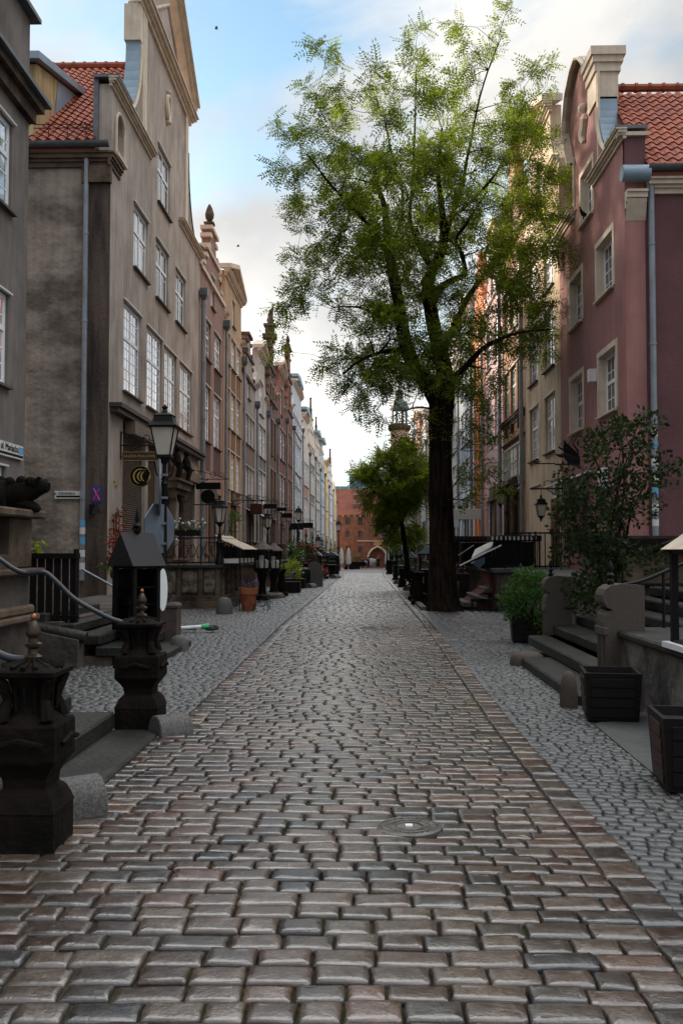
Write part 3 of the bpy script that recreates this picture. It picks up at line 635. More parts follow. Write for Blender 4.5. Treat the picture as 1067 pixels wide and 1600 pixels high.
# oval cartouche
mb=MB(); mb.tube([TL(28.9+.33*math.cos(t*PI/8),.05,15.2+.5*math.sin(t*PI/8)) for t in range(17)],.07,6); mb.ball(TL(28.9,.03,15.2),.25,8,6,.3,1,1.5); mb.ball(TL(28.9,.06,14.6),.12); mb.ball(TL(28.9,.06,15.85),.1); mb.v=[(x,28.9+(y-28.9)*.75,15.2+(z-15.2)*.75) for x,y,z in mb.v]; mb.build('cartouche',M['cream'],a2,True)
for i,q in enumerate(win2):
    tall=3<=i<=6; window(a2,TL,*q,rec=.06,cols=6 if tall else 4,rows=8 if tall else 2,trans=.62,fw=.09)
# ground floor: canopy, shutters, portal, side pillars
mb=MB(); bevbox(mb,TL,22.55,35.0,0,.30,5.02,5.12); bevbox(mb,TL,22.6,35.0,0,.22,4.9,5.02); mb.build('canopy',M['canopy'],a2)
for i,(a,b,c,d) in enumerate(shop):
    if i==2: continue
    mb=MB(); k=int((d-c)/.055)
    for j in range(k): z=c+(d-c)*j/k; mb.add([TL(a,-.10,z),TL(b,-.10,z),TL(b,-.07,z+.035),TL(a,-.07,z+.035),TL(a,-.10,z+.055),TL(b,-.10,z+.055)],[(0,1,2,3),(3,2,5,4)])
    mb.build('roller_shutter',M['shutter'],a2)
    mb=MB(); bevbox(mb,TL,a+.2,b-.1,-.0,.26,d-.35,d-.02); mb.build('shutter_box',M['shutter'],a2)
mb=MB(); bevbox(mb,TL,29.35,30.55,-.2,-.12,1.2,3.85); mb.build('door',M['door_brown'],a2)
mb=MB()
for u in (29.1,30.8):
    mb.lathe([(.17,1.1),(.17,1.3),(.11,1.35),(.10,3.1),(.15,3.2),(.17,3.35)],TL(u,.2,0)[0],u,12)
bevbox(mb,TL,28.85,31.05,-.02,.42,3.5,3.72); bevbox(mb,TL,28.95,30.95,-.02,.30,3.35,3.5); bevbox(mb,TL,28.8,31.1,-.02,.5,3.72,3.8)
for u in (29.15,30.75): mb.tube([TL(u,.15,3.8),TL(u,.25,4.1),TL(u,.1,4.35)],[.14,.10,.03],8)
bevbox(mb,TL,29.5,30.4,-.02,.15,3.8,4.5)
mb.build('portal',M['sand_tan'],a2)
for (u,z) in ((29.3,4.15),(30.9,4.15)):   # two carved figures over the portal
    mb=MB()
    mb.tube([TL(u,.3,z-.3),TL(u,.34,z),TL(u,.3,z+.35),TL(u,.3,z+.5)],[.13,.16,.13,.05],8); mb.ball(TL(u,.32,z+.58),.1); mb.tube([TL(u,.3,z+.3),TL(u+.2,.45,z+.05),TL(u+.25,.35,z-.2)],.05,6); mb.tube([TL(u,.3,z+.3),TL(u-.18,.42,z+.1)],.05,6)
    mb.build('portal_figure',M['sand_dark'],a2,True)
mb=MB(); bevbox(mb,TL,23.2,23.26,.0,.05,3.15,3.2)
for k in range(5):
    a=PI/2+k*2*PI/5; mb.tube([TL(23.1,.02,3.25),TL(23.1+.1*math.cos(a),.02,3.25+.13*math.sin(a))],[.04,.008],5)
mb.build('star_ornament',M['gold'],a2)
mb=MB()
for u in (22.85,23.0,23.15,23.35): mb.tube([TL(u,.06,1.1),TL(u,.06,2.55+.1*math.sin(u*9))],.012,5)
mb.tube([TL(22.7,.06,2.45),TL(23.6,.06,2.45)],.015,5); mb.tube([TL(22.7,.06,1.4),TL(23.6,.06,1.4)],.015,5)
mb.build('trellis',M['iron'],a2)
pipe(a2,TL,35.0,.3,10.9,n=.16,r=.09)
# shed dormer on the side slope
mb=MB(); mb.add([(-7.85,22.42,11.35),(-7.85,22.6,13.35),(-7.85,25.9,14.15),(-10.6,22.42,11.35),(-10.6,22.6,13.35),(-10.6,25.9,14.15)],[(0,1,2),(5,4,3),(0,3,4,1)])
do=mb.build('dormer',stucco('pale yellow plaster',h('d9bd8e',.75),h('b29468',.75)),a2)
mb=MB(); mb.add([(-7.68,22.25,13.32),(-7.68,26.1,14.25),(-10.8,26.1,14.25),(-10.8,22.25,13.32),(-7.68,22.25,13.5),(-7.68,26.1,14.43),(-10.8,26.1,14.43),(-10.8,22.25,13.5)],[(0,1,2,3),(7,6,5,4),(0,4,5,1),(1,5,6,2),(2,6,7,3),(3,7,4,0)])
mb.add([(-7.835,23.9,12.65),(-7.835,24.2,13.7),(-7.835,25.9,14.12)],[(0,1,2)]); mb.build('dormer_roof',M['zinc'],do)
# ---------------------------------------------------------------- right corner: the pink house
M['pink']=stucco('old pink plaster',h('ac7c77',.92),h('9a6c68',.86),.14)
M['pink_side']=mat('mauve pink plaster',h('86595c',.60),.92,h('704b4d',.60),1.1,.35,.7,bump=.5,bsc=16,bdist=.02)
pk=thing('town_house','pink corner house with scrolled gable, deep beige window surrounds and red tiled roof','house',(XR,23.3,0),'narrow town houses lining the street')
wp=[(22.72,23.93,9.68,10.95),(20.95,22.4,7.4,8.66),(23.95,25.3,7.38,8.64),(20.8,22.3,4.68,6.06),(23.95,25.35,4.66,6.04),(21.3,22.4,1.9,2.95),(23.6,24.7,1.2,3.3)]
prof=[(19.98,-.5),(26.6,-.5),(26.6,10.4)]+[(24.75,10.5),(24.7,11.6),(25.2,12.6),(25.15,13.0),(24.85,13.45),(24.3,13.8),(23.8,13.88),(23.35,13.65),(23.0,13.4),(22.85,13.15),(22.1,13.15),(22.1,11.9)]+arc(20.75,10.45,22.1,11.9,'c')[::-1][1:]+[(19.98,10.3)]
mb=MB(); holed(mb,prof,[rect(*q) for q in wp],0,-.42,TRr,-1); mb.build('wall',M['pink'],pk)
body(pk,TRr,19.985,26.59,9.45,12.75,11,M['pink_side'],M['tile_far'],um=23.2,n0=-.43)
pantiles(TRr,19.72,23.2,9.55,12.83,-.42,-9.8,1,M['tile'],pk)
mb=MB(); mb.tube([TRr(23.2,-.4,12.9),TRr(23.2,-9.8,12.9)],.10,8)
for i in range(28): mb.tube([TRr(23.2,-.5-i*.33,12.9),TRr(23.2,-.56-i*.33,12.9)],.125,8)
mb.build('roof_ridge',M['tile'],pk,True)
TP=lambda u,n,z:(u,19.97-n,z)
mb=MB(); cornice(mb,TP,5.95,13,9.05,.30,.24,ret=False); mb.build('cornice',M['cream'],pk)
halfgutter(pk,TP,5.9,13,9.55,.30,.11)
mb=MB(); mb.lathe([(.17,0),(.17,.55)],0,0,12); g=MB(); g.tube([TP(5.38,.22,9.42),TP(5.95,.22,9.42)],.17,12); g.build('hopper',M['zinc'],pk,True)
mb=MB(); cornice(mb,TP,5.5,5.93,8.75,.35,.22,ret=False); mb.add([TP(5.5,0,8.5),TP(5.93,0,8.5),TP(5.9,.2,8.9),TP(5.5,.2,8.9)],[(0,1,2,3)]); mb.build('corbel',M['cream'],pk)
pipe(pk,TP,6.02,1.85,9.45,n=.10,r=.065,hopper=False)
for i,(z,c) in enumerate(((2.1,'plate'),(2.42,'plate'),(2.75,'lightblue'),(3.0,'plate'),(3.35,'plate'),(3.7,'lightblue'),(3.95,'plate'))):
    mb=MB(); mb.tube([TP(6.02,.10,z),TP(6.02,.10,z+.14)],.0675,10,False); mb.build('sticker',M[c],pk)
mb=MB(); bevbox(mb,TP,5.5,5.93,-.1,.03,9.6,10.28); mb.build('corner_pedestal',M['pink_side'],pk)
mb=MB(); cornice(mb,TRr,19.9,22.6,10.22,.2,.20); cornice(mb,TRr,24.75,26.6,10.22,.2,.20)
bevbox(mb,TP,5.35,6.0,-.1,.10,10.28,10.36); bevbox(mb,TRr,22.02,22.12,-.02,.04,10.5,13.1)
bevbox(mb,TRr,24.62,24.7,-.02,.04,10.5,11.8)
hd=[(24.7,11.6),(25.25,12.6),(25.2,13.0),(24.9,13.5),(24.3,13.85),(23.8,13.92),(23.35,13.7),(22.95,13.35)]
for (a,b) in zip(hd,hd[1:]):
    for nn,t in ((.10,.10),(.2,.06)):
        mb.add([TRr(u,k,z) for k in (-.3,nn) for u,z in (a,b,(b[0],b[1]+t),(a[0],a[1]+t))],[(0,1,2,3),(7,6,5,4),(0,4,5,1),(1,5,6,2),(2,6,7,3),(3,7,4,0)])
# capital block of the gable's near shoulder
for z0,z1,o in ((12.1,12.75,.02),(12.75,12.95,.07),(12.95,13.1,.12),(13.1,13.3,.17)): bevbox(mb,TRr,22.1-o,22.95,-.44-o,.03+o,z0,z1)
mb.build('gable_moulding',M['cream'],pk)
cc=arc(20.8,10.52,22.08,11.95,'c',12)
curve_cap(pk,TRr,[(u-.02,z) for u,z in cc]+[(22.06,12.1)],-.43,.0)
mb=MB(); mb.tube([TRr(u+.03,.03,z-.05) for u,z in cc],.055,6); mb.build('curve_moulding',M['cream'],pk)
mb=MB(); bevbox(mb,TRr,19.85,20.8,-.46,.22,10.42,10.49); bevbox(mb,TRr,22.98,23.3,-.42,.0,13.3,13.62); mb.build('coping',M['zinc_dark'],pk)
mb=MB(); mb.tube([TRr(23.4+.12*math.sin(t*1.1),.05,11.65+t*.13) for t in range(6)],[.05,.10,.12,.10,.12,.05],6); mb.ball(TRr(23.4,.06,12.5),.12); mb.build('cartouche',M['cream'],pk,True)
for i,q in enumerate(wp):
    if i<5: window(pk,TRr,*q,rec=.17,cols=4,rows=4,trans=.55 if i>2 else 1,casing='cream',glass='glass_dark',fw=.07,lintel=False,sill='cream')
mb=MB()
for j in range(9): z=1.9+j*.115; mb.add([TRr(21.3,-.06,z),TRr(22.4,-.06,z),TRr(22.4,-.01,z+.08),TRr(21.3,-.01,z+.08)],[(0,1,2,3)])
mb.build('louvre',M['cream'],pk)
mb=MB(); bevbox(mb,TRr,21.1,22.6,-.3,.04,2.98,3.07); bevbox(mb,TRr,21.15,22.55,-.02,.12,3.07,3.1); bevbox(mb,TRr,21.5,21.95,.03,.14,3.15,3.45); mb.build('lintel',M['white'],pk)
mb=MB(); bevbox(mb,TRr,23.62,24.68,-.22,-.12,1.1,3.28); mb.build('door',M['door_brown'],pk)
mb=MB(); mb.add([TRr(23.2,.0,3.5),TRr(26.2,.0,3.5),TRr(26.2,.55,3.3),TRr(23.2,.55,3.3),TRr(23.2,.0,3.54),TRr(26.2,.0,3.54),TRr(26.2,.55,3.34),TRr(23.2,.55,3.34)],[(0,1,2,3),(4,5,6,7),(2,3,7,6),(0,3,7,4),(1,2,6,5)]); mb.build('door_hood',M['white'],pk)
mb=MB(); bevbox(mb,TRr,22.42,22.6,.03,.2,5.55,5.85); mb.build('alarm_box',M['plate'],pk)
# ---------------------------------------------------------------- narrow houses in two rows
def Xof(side):
    if side>0: return lambda u:-6.0+max(0,u-90)*.02
    return lambda u:5.5-max(0,u-60)*.0095
def gable(kind,a,b,ze,zt):
    c=(a+b)/2; w_=b-a; H_=zt-ze
    if kind=='tri': return [(b,ze),(c,zt),(a,ze)]
    if kind=='flat': return [(b,zt),(a,zt)]
    if kind=='ped':  # shoulders, square neck with triangular pediment
        return [(b,ze),(b-.03*w_,ze+.08*H_)]+arc(b-.04*w_,ze+.1*H_,b-.2*w_,ze+.5*H_,'c')+[(b-.2*w_,ze+.76*H_),(c,zt),(a+.2*w_,ze+.76*H_)]+arc(a+.04*w_,ze+.1*H_,a+.2*w_,ze+.5*H_,'c')[::-1]+[(a+.03*w_,ze+.08*H_),(a,ze)]
    if kind=='box': return [(b,ze),(b-.02*w_,ze),(b-.06*w_,ze+.3*H_),(b-.06*w_,ze+.72*H_),(c,zt),(a+.06*w_,ze+.72*H_),(a+.06*w_,ze+.3*H_),(a+.02*w_,ze),(a,ze)]
    if kind=='step':
        o=[];n=4
        for i in range(n): x=b-w_*.42*i/n; o+=[(x,ze+H_*i/n),(x,ze+H_*(i+1)/n)]
        return o+[(p[0]*-1+a+b,p[1]) for p in o[::-1]]
    if kind=='scroll':
        o=[(b,ze),(b,ze+.1*H_)]+arc(b-.08*w_,ze+.12*H_,b-.24*w_,ze+.45*H_,'c',5)+[(b-.24*w_,ze+.52*H_),(b-.27*w_,ze+.54*H_)]+arc(b-.28*w_,ze+.56*H_,b-.38*w_,ze+.85*H_,'c',5)+[(b-.38*w_,zt)]
        return o+[(a+b-p[0],p[1]) for p in o[::-1]]
def finial(mb,T,u,z,s=1,kind='urn',n=-.15):
    x,y,_=T(u,n,0)
    if kind=='urn': mb.sq([(.16*s,z),(.16*s,z+.25*s),(.2*s,z+.28*s),(.2*s,z+.36*s)],x,y); mb.lathe([(.06*s,z+.36*s),(.17*s,z+.55*s),(.19*s,z+.7*s),(.12*s,z+.95*s),(.03*s,z+1.12*s)],x,y,10)
    elif kind=='ball': mb.sq([(.13*s,z),(.13*s,z+.3*s)],x,y); mb.ball((x,y,z+.5*s),.22*s)
    elif kind=='spike': mb.sq([(.16*s,z),(.12*s,z+.9*s),(.18*s,z+.95*s),(.1*s,z+1.05*s),(.08*s,z+1.9*s)],x,y); mb.ball((x,y,z+2.0*s),.12*s)
GRP='narrow town houses lining the street'
def town(side,y0,y1,label,wall,zt,ze,kind,floors,nw,frame='white',span=None,trim='cream',glass='glass',fin=None,detail=2,gw=None,archw=False,shoulder=None,roof='tile_far',stripe=None,door='door_brown',ground=True,winw=.78,cap=None,hop=True):
    X=Xof(side); g0=gz((y0+y1)/2); T=lambda u,n,z:(X(u)+side*n,u,z)
    t=thing('town_house',label,'house',(X((y0+y1)/2),(y0+y1)/2,g0),GRP)
    a,b=y0+.01,y1-.01; w_=b-a; prof=[(a,g0-.5),(b,g0-.5)]+gable(kind,a,b,ze,zt)
    holes=[];ws=[]
    cw=w_*.90/nw; u0=a+w_*.05
    for fi,(c,d) in enumerate(floors):
        for k in range(nw):
            q0=u0+cw*k+cw*(1-winw)/2; q=(q0,q0+cw*winw,c,d); ws.append((q,fi,False)); holes.append(arch(*q,pointed=(archw=='p')) if archw else rect(*q))
    for (r,c,d,wd) in (gw or []):
        q=((a+b)/2+r*w_-wd/2,(a+b)/2+r*w_+wd/2,c,d); ws.append((q,9,True)); holes.append(rect(*q))
    gf=[]
    if ground:
        dw=1.15; dz=g0+1.15; uc=a+w_*.5
        gf=[(a+w_*.08,a+w_*.34,dz+.35,dz+2.6),(a+w_*.68,a+w_*.92,dz+.35,dz+2.6)]; dr=(uc-dw/2,uc+dw/2,dz,dz+2.5)
        holes+= [rect(*q) for q in gf]+[rect(*dr)]
    mb=MB(); holed(mb,prof,holes,0,-.33,T,side); mb.build('wall',wall,t)
    body(t,T,a+.005,b-.005,min(ze,zt)-.3,max(ze+1.0,min(zt-1.2,ze+w_*.5)),10,wall,M[roof],n0=-.34)
    for q,fi,sm in ws:
        window(t,T,*q,rec=.08,cols=(4 if detail>1 else 2),rows=(5 if detail>1 else 1),frame=frame,glass=glass,fw=.10 if detail>1 else .12,small=(detail<2),lintel=(detail>0),sill='sillstone')
    for q in gf: window(t,T,*q,rec=.1,cols=4 if detail>1 else 2,rows=4 if detail>1 else 1,frame=frame,glass='glass_dark',small=(detail<2),lintel=True)
    if ground:
        mb=MB(); bevbox(mb,T,dr[0]+.005,dr[1]-.005,-.22,-.14,dr[2],dr[3]-.45); dd=mb.build('door',M[door],t)
        mb=MB(); bevbox(mb,T,dr[0]+.005,dr[1]-.005,-.2,-.16,dr[3]-.4,dr[3]); mb.build('pane',M['glass_dark'],dd)
        mb=MB(); bevbox(mb,T,dr[0]-.2,dr[0]-.003,-.1,.07,dr[2],dr[3]); bevbox(mb,T,dr[1]+.003,dr[1]+.2,-.1,.07,dr[2],dr[3]); bevbox(mb,T,dr[0]-.28,dr[1]+.28,-.1,.16,dr[3]+.003,dr[3]+.22); bevbox(mb,T,dr[0]-.15,dr[1]+.15,-.1,.10,dr[3]+.22,dr[3]+.6)
        mb.build('door_surround',M['sand_tan'],t)
    if span:
        mb=MB()
        zz=sorted(floors); gaps=[(zz[i][1]+.12,zz[i+1][0]-.12) for i in range(len(zz)-1)]+([(zz[0][0]-1.1,zz[0][0]-.12)] if ground else [])
        for c,d in gaps:
            for k in range(nw):
                q0=u0+cw*k+cw*(1-winw)/2; mb=MB(); bevbox(mb,T,q0,q0+cw*winw,-.05,.012,c,d); mb.build('spandrel',span,t)
    mb=MB(); 
    if kind in('box','ped'):
        r=.06 if kind=='box' else .2; q=.72 if kind=='box' else .76; H_=zt-ze; zc=ze+q*H_
        cornice(mb,T,a+r*w_-.1,b-r*w_+.1,zc-.25,.25,.25)
        for s0,s1 in (((a+r*w_-.2,zc+.05),((a+b)/2,zt+.05)),((b-r*w_+.2,zc+.05),((a+b)/2,zt+.05))):
            mb.add([T(u,k,z) for k in (-.33,.28) for u,z in (s0,s1,(s1[0],s1[1]+.2),(s0[0],s0[1]+.2))],[(0,1,2,3),(7,6,5,4),(0,4,5,1),(1,5,6,2),(2,6,7,3),(3,7,4,0)])
        cornice(mb,T,a,a+r*w_+.25,ze-.1,.2,.2,ret=False); cornice(mb,T,b-r*w_-.25,b,ze-.1,.2,.2,ret=False)
    if kind=='flat': cornice(mb,T,a,b,zt-.3,.4,.35)
    if kind in('scroll','step'):
        for i,p in enumerate(prof[2:]): 
            if i%3==0: x,y,_=T(p[0],-.15,0); mb.box(x-.22,x+.22,y-.2,y+.2,p[1]-.02,p[1]+.13)
        H_=zt-ze; bevbox(mb,T,a+.02*w_,b-.02*w_,-.1,.09,ze-.08,ze+.07); bevbox(mb,T,a+.2*w_,b-.2*w_,-.1,.09,ze+.5*H_,ze+.56*H_); bevbox(mb,T,a+.36*w_,b-.36*w_,-.38,.12,zt,zt+.15)
    if mb.v: mb.build('gable_moulding',M[trim],t)
    if fin:
        for f in fin: mb=MB(); finial(mb,T,(a+b)/2+f[0]*w_,f[1],f[2],f[3]); mb.build('finial',M['sand_tan'],t,True)
    if cap:
        mb=MB(); r=.2; H_=zt-ze; mb.add([T(u,k,z) for k in (-.5,.35) for u,z in ((a+.15*w_,zt-.2),(b-.15*w_,zt-.2),(b-.15*w_,zt+.05),((a+b)/2,zt+.45),(a+.15*w_,zt+.05))],[(0,1,2,3,4),(9,8,7,6,5),(0,5,6,1),(1,6,7,2),(2,7,8,3),(3,8,9,4),(4,9,5,0)]); mb.build('gable_cap',M[cap],t)
    pipe(t,T,b-.0,g0+.1,ze-1.0,n=.14,r=.075,hopper=hop)
    return t,T
S_=lambda n,c,k=.68,c2=None:stucco(n,h(c,k*2.35),h(c2 or c,k*1.8))
WB=brickmat('brown brick',h('8a5f48',.7),h('6f4a3a',.7),h('8a7b6e',.6)); RB=brickmat('red brick',h('9c5640',.75),h('7e4231',.75),h('8d7767',.6))
OB=brickmat('orange brick',h('bd7650',.7),h('a66544',.7),h('a88362',.8))
F3=[(5.8,7.95),(9.0,10.5)]
town(1,35.07,41.21,'dark brown plastered house with a finial topped gable, beside the big grey corner house',S_('brown plaster','8c7166',.6),14.3,12.2,'scroll',F3,2,span=S_('dark spandrel','5c4742',.6),fin=[(0,14.45,1.0,'urn'),(-.38,12.6,.8,'ball'),(.38,12.6,.8,'ball')],gw=[(0,11.3,12.6,.9)],winw=.66)
town(1,41.21,47.55,'ochre brown house with tan box pediment and dark brown panels, third in the left row',S_('ochre plaster','a38a6e',.6),14.7,11.9,'box',[(4.35,6.1),(7.1,8.85),(9.95,11.35)],3,span=S_('rust spandrel','7d6049',.5),gw=[(0,12.0,13.2,.8)],winw=.74)
town(1,47.55,53.5,'weathered grey brown house with low curved gable, beside the ochre house',S_('grey brown plaster','8b8078',.6),12.9,10.6,'scroll',[(4.4,6.0),(7.15,8.7)],4,span=S_('taupe spandrel','6d5f56',.6),trim='sand_tan',gw=[(0,9.6,10.8,1.0)],winw=.8)
town(1,53.5,59.95,'pale grey house with a triangular pediment and darker panels, left row',S_('pale grey plaster','a59c94',.62),13.9,11.0,'ped',[(4.3,6.3),(7.1,9.0)],3,span=S_('grey spandrel','6a645e',.6),gw=[(0,9.6,11.6,2.2)],winw=.84)
a7,T7=town(1,59.95,67.1,'narrow brown brick house with scrolled gable crowned by a stone bird',WB,15.6,11.5,'scroll',[(4.3,7.0),(7.9,10.3)],3,frame='brownframe',glass='glass_dark',trim='sand_tan',fin=[(-.3,13.4,.9,'ball'),(.3,13.4,.9,'ball')],gw=[(-.12,11.2,12.6,.7),(.12,11.2,12.6,.7),(0,13.2,14.2,.6)],winw=.5)
mb=MB(); x,y,_=T7(63.5,-.15,0); mb.sq([(.45,15.7),(.45,16.0),(.3,16.05),(.3,16.5),(.4,16.55),(.4,16.7)],x,y); mb.tube([(x,y,16.7),(x+.05,y,17.0),(x+.02,y,17.3),(x+.10,y-.02,17.6),(x+.2,y-.02,17.85),(x+.17,y,18.0),(x+.33,y,17.97)],[.18,.17,.20,.13,.06,.07,.01],8); mb.tube([(x+.02,y,17.4),(x-.15,y+.1,17.0),(x-.2,y+.1,16.85)],[.12,.09,.02],6); mb.build('stone_bird',M['sand_tan'],a7,True)
town(1,67.1,75,'brick red house with pinkish upper wall and white glazed bays, left row',RB,15.6,12.6,'ped',[(4.4,7.2),(8.3,10.6)],3,span=RB,trim='cream',gw=[(0,11.6,13.6,1.4)],winw=.84)
town(1,75,82.5,'tall red brown brick house with stepped gable and small finial, left row',RB,18.2,13,'scroll',[(4.5,7.4),(8.6,11.2)],3,frame='cream',trim='sand_tan',fin=[(0,18.3,1.0,'urn'),(.3,15.6,.8,'ball')],gw=[(0,13.6,15.2,1.0)],winw=.66)
town(1,82.5,93.7,'pale blue grey house whose gable has a blue green copper cap',S_('blue grey plaster','a9b0b4',.7),17.2,14.2,'box',[(4.6,7.4),(8.6,11.4),(12.2,13.6)],4,span=S_('soft spandrel','8f8d89',.6),cap='copper',detail=1,winw=.85)
town(1,93.7,103,'light beige house with small copper capped gable, left row far along',S_('light beige','b9b0a6',.7),15.9,12.8,'ped',[(4.4,7.0),(8.2,10.6)],3,span=S_('rosy spandrel','a37f6f',.6),cap='copper',detail=1,winw=.85)
town(1,103,112,'whitish stone house with stepped spired gable and a red roof behind it',S_('white stone','bdb6ad',.7),16.3,13.2,'step',[(4.2,6.8),(7.8,10.4),(11.2,12.8)],4,fin=[(0,16.3,1.2,'spike')],detail=1,winw=.84,span=S_('slate spandrel','77777a',.6),roof='tile_far')
town(1,112,121,'slim grey white house with two copper dormers on a stepped gable',S_('grey white','b3aea8',.7),15.8,12.6,'step',[(4,6.6),(7.6,10.2),(11,12.4)],3,fin=[(0,15.8,1,'spike')],cap='copper',detail=1,winw=.84)
town(1,121,131,'pale blue plastered house with low stepped gable, far left row',S_('pale blue','a5b4bd',.7),16.0,12.8,'scroll',[(3.8,6.4),(7.4,10.0),(10.8,12.4)],3,detail=0,winw=.85,cap='copper')
town(1,131,141,'sandy yellow house between two pale blue ones near the far end',S_('sandy yellow','c9ae7c',.7),14.6,11.8,'ped',[(3.6,6.2),(7.2,9.8)],3,detail=0,winw=.7)
town(1,141,153,'pale blue white house with red tiled roof edge, next to last in the left row',S_('blue white','b4bfc6',.75),14.6,12.0,'step',[(3.4,6.0),(7.0,9.6),(10.2,11.6)],3,fin=[(.1,14.6,1.3,'spike')],detail=0,winw=.85)
town(1,153,166,'last house of the left row, cream plaster beside the gatehouse',S_('far cream','c3b39a',.7),13.2,10.8,'tri',[(3.2,5.6),(6.6,9.2)],4,detail=0,winw=.75)
# right row
town(-1,26.6,32.39,'beige plastered house with red front door and tall white windows, beside the pink house',S_('beige plaster','b39f88',.70,'a08c76'),15.3,12.6,'ped',[(4.48,6.15),(6.95,8.72),(9.3,10.85)],2,gw=[(0,12.0,13.4,.9)],ground=False,winw=.56)
bg=[o for o in COL.objects if o.get('label','').startswith('beige plastered')][0]
window(bg,TRr,29.75,31.35,2.05,3.62,rec=.06,cols=4,rows=4,trans=.6,fw=.1)
mb=MB(); bevbox(mb,TRr,26.9,27.95,.004,.03,1.1,3.62); mb.build('door_recess',M['brownframe'],bg)
mb=MB(); bevbox(mb,TRr,27.0,27.85,.03,.06,1.1,3.0); dd=mb.build('door',M['door'],bg); mb=MB(); 
for z in (1.3,2.1): bevbox(mb,TRr,27.1,27.75,.055,.08,z,z+.65)
mb.build('door_panel',M['door'],dd); mb=MB(); mb.ball(TRr(27.08,.1,2.05),.035,6,4); mb.build('handle',M['iron_cast'],dd)
mb=MB(); bevbox(mb,TRr,27.0,27.85,.035,.05,3.08,3.55); mb.build('pane',M['glass_dark'],dd)
town(-1,32.39,37.5,'orange brick house with pale green glazed bays and a carved stone portal',OB,16.2,12.8,'scroll',[(6.55,8.3),(9.6,11.4)],3,frame='greenframe',trim='sand_tan',fin=[(0,16.3,.9,'urn')],gw=[(0,13.0,14.4,.9)],winw=.8)
bk=[o for o in COL.objects if o.get('label','').startswith('orange brick house')][0]
for u0,u1 in ((32.6,33.9),(36.0,37.3)): window(bk,TRr,u0,u1,3.95,5.35,rec=-.02,frame='greenframe',cols=4,rows=5,trans=.5,lintel=True)
window(bk,TRr,34.2,35.7,4.25,5.35,rec=-.02,frame='greenframe',cols=4,rows=3,trans=.5)
mb=MB(); cornice(mb,TRr,32.5,37.4,6.2,.25,.2,ret=False); cornice(mb,TRr,32.5,37.4,5.5,.12,.1,ret=False)
for u in (33.4,34.95,36.5): bevbox(mb,TRr,u-.09,u+.09,0,.12,5.85,6.2)
mb.build('string_course',M['sand_tan'],bk)
mb=MB(); bevbox(mb,TRr,34.0,35.9,0,.35,3.95,4.1); bevbox(mb,TRr,34.2,35.7,0,.2,4.1,4.18)
for u in (34.15,35.75): mb.lathe([(.15,1.1),(.15,1.4),(.1,1.45),(.1,3.6),(.16,3.75),(.16,3.95)],XR-.15,u,10)
mb.build('portal',M['sand_tan'],bk)
town(-1,37.5,43.14,'mauve plastered house with two tall white windows per floor, right row',S_('mauve plaster','a98e8d',.68),15.3,12.2,'scroll',[(6.3,8.2),(9.4,11.0)],2,winw=.62,gw=[(0,12.2,13.6,.9)])
town(-1,43.14,47.32,'bright orange house with narrow pointed arch windows, right row',S_('bright orange plaster','cc7c50',.5,'bb6d44'),15.8,12.4,'tri',[(2.2,4.6),(5.6,8.2),(9.2,11.2)],3,frame='brownframe',glass='glass_dark',archw='p',winw=.42,ground=False)
town(-1,47.32,53.76,'pale blue grey house partly behind the big tree, right row',S_('pale blue plaster','a3adb3',.68),15.0,12.0,'ped',[(4.4,6.4),(7.2,9.0),(9.8,11.2)],3,winw=.78,span=S_('blue spandrel','8693a0',.6))
town(-1,53.76,61.76,'light grey house with white glazed bays behind the big trunk',S_('light grey plaster','aaa8a3',.66),15.5,12.4,'scroll',[(4.4,6.6),(7.4,9.4),(10.2,11.6)],3,winw=.8)
R2=[(61.76,70,'taupe house seen between the two trees','9b8c80','ped'),(70,78,'cream house with tall pale windows beyond the taupe one','c4b59c','tri'),(78,86,'white grey house right of the young tree','b8b6b2','scroll'),(86,95,'pale brick house mostly behind the young tree','a98674','ped'),(95,105,'light blue grey house far along the right row','a7b1b6','step'),(105,116,'sandstone coloured house far along the right row','b9a68c','scroll'),(116,128,'grey white house beyond the sandstone coloured one','b5b2ad','ped'),(128,141,'pinkish house near the far end of the right row','b99c90','tri'),(141,153,'pale house next to last in the right row','bdb8ae','scroll'),(153,166,'last house of the right row, pale plaster beside the gatehouse','c0b7a6','tri')]
for i,(a,b,l,c,k) in enumerate(R2):
    g=gz(a); town(-1,a,b,l,S_('plaster tone',c,.66),g+15.2-(i%3)*.8,g+12.0-(i%3)*.6,k,[(g+4.3,g+6.8),(g+7.8,g+10.2)],3,detail=1 if i<4 else 0,winw=.8)
# ---------------------------------------------------------------- brick gatehouse, tower, modern block
gy=171.0; g0=gz(gy)
RBf=brickmat('gatehouse brick',h('a0604c',.8),h('87503f',.8),h('8a7062',.7))
gh=thing('brick_gatehouse','red brick gatehouse with pointed archway and steep red roof closing the street','gatehouse',(1,gy,g0))
TG=lambda u,n,z:(u,gy-n,z)
hol=[]
for u in (-2.6,-.4,3.6,5.9): hol.append(arch(u-.42,u+.42,g0+7.6,g0+9.0,6))
for u in (-2.6,-.4,3.6,5.9): hol.append(arch(u-.38,u+.38,g0+5.4,g0+6.6,6))
hol+=[rect(-2.95,-2.25,g0+2.6,g0+3.8),rect(-.75,-.05,g0+2.6,g0+3.8)]
arc_=arch(1.1,4.3,g0-.2,g0+3.7,8,True); ga=[(1.1,g0-.45),(4.3,g0-.45),(4.3,g0+1.7),(4.1,g0+2.4),(3.6,g0+3.1),(2.7,g0+3.65),(1.8,g0+3.1),(1.3,g0+2.4),(1.1,g0+1.7)]
mb=MB(); holed(mb,[(-9,g0-.5),(14,g0-.5),(14,g0+9.6),(-9,g0+9.6)],hol+[ga],0,-.5,TG,1)
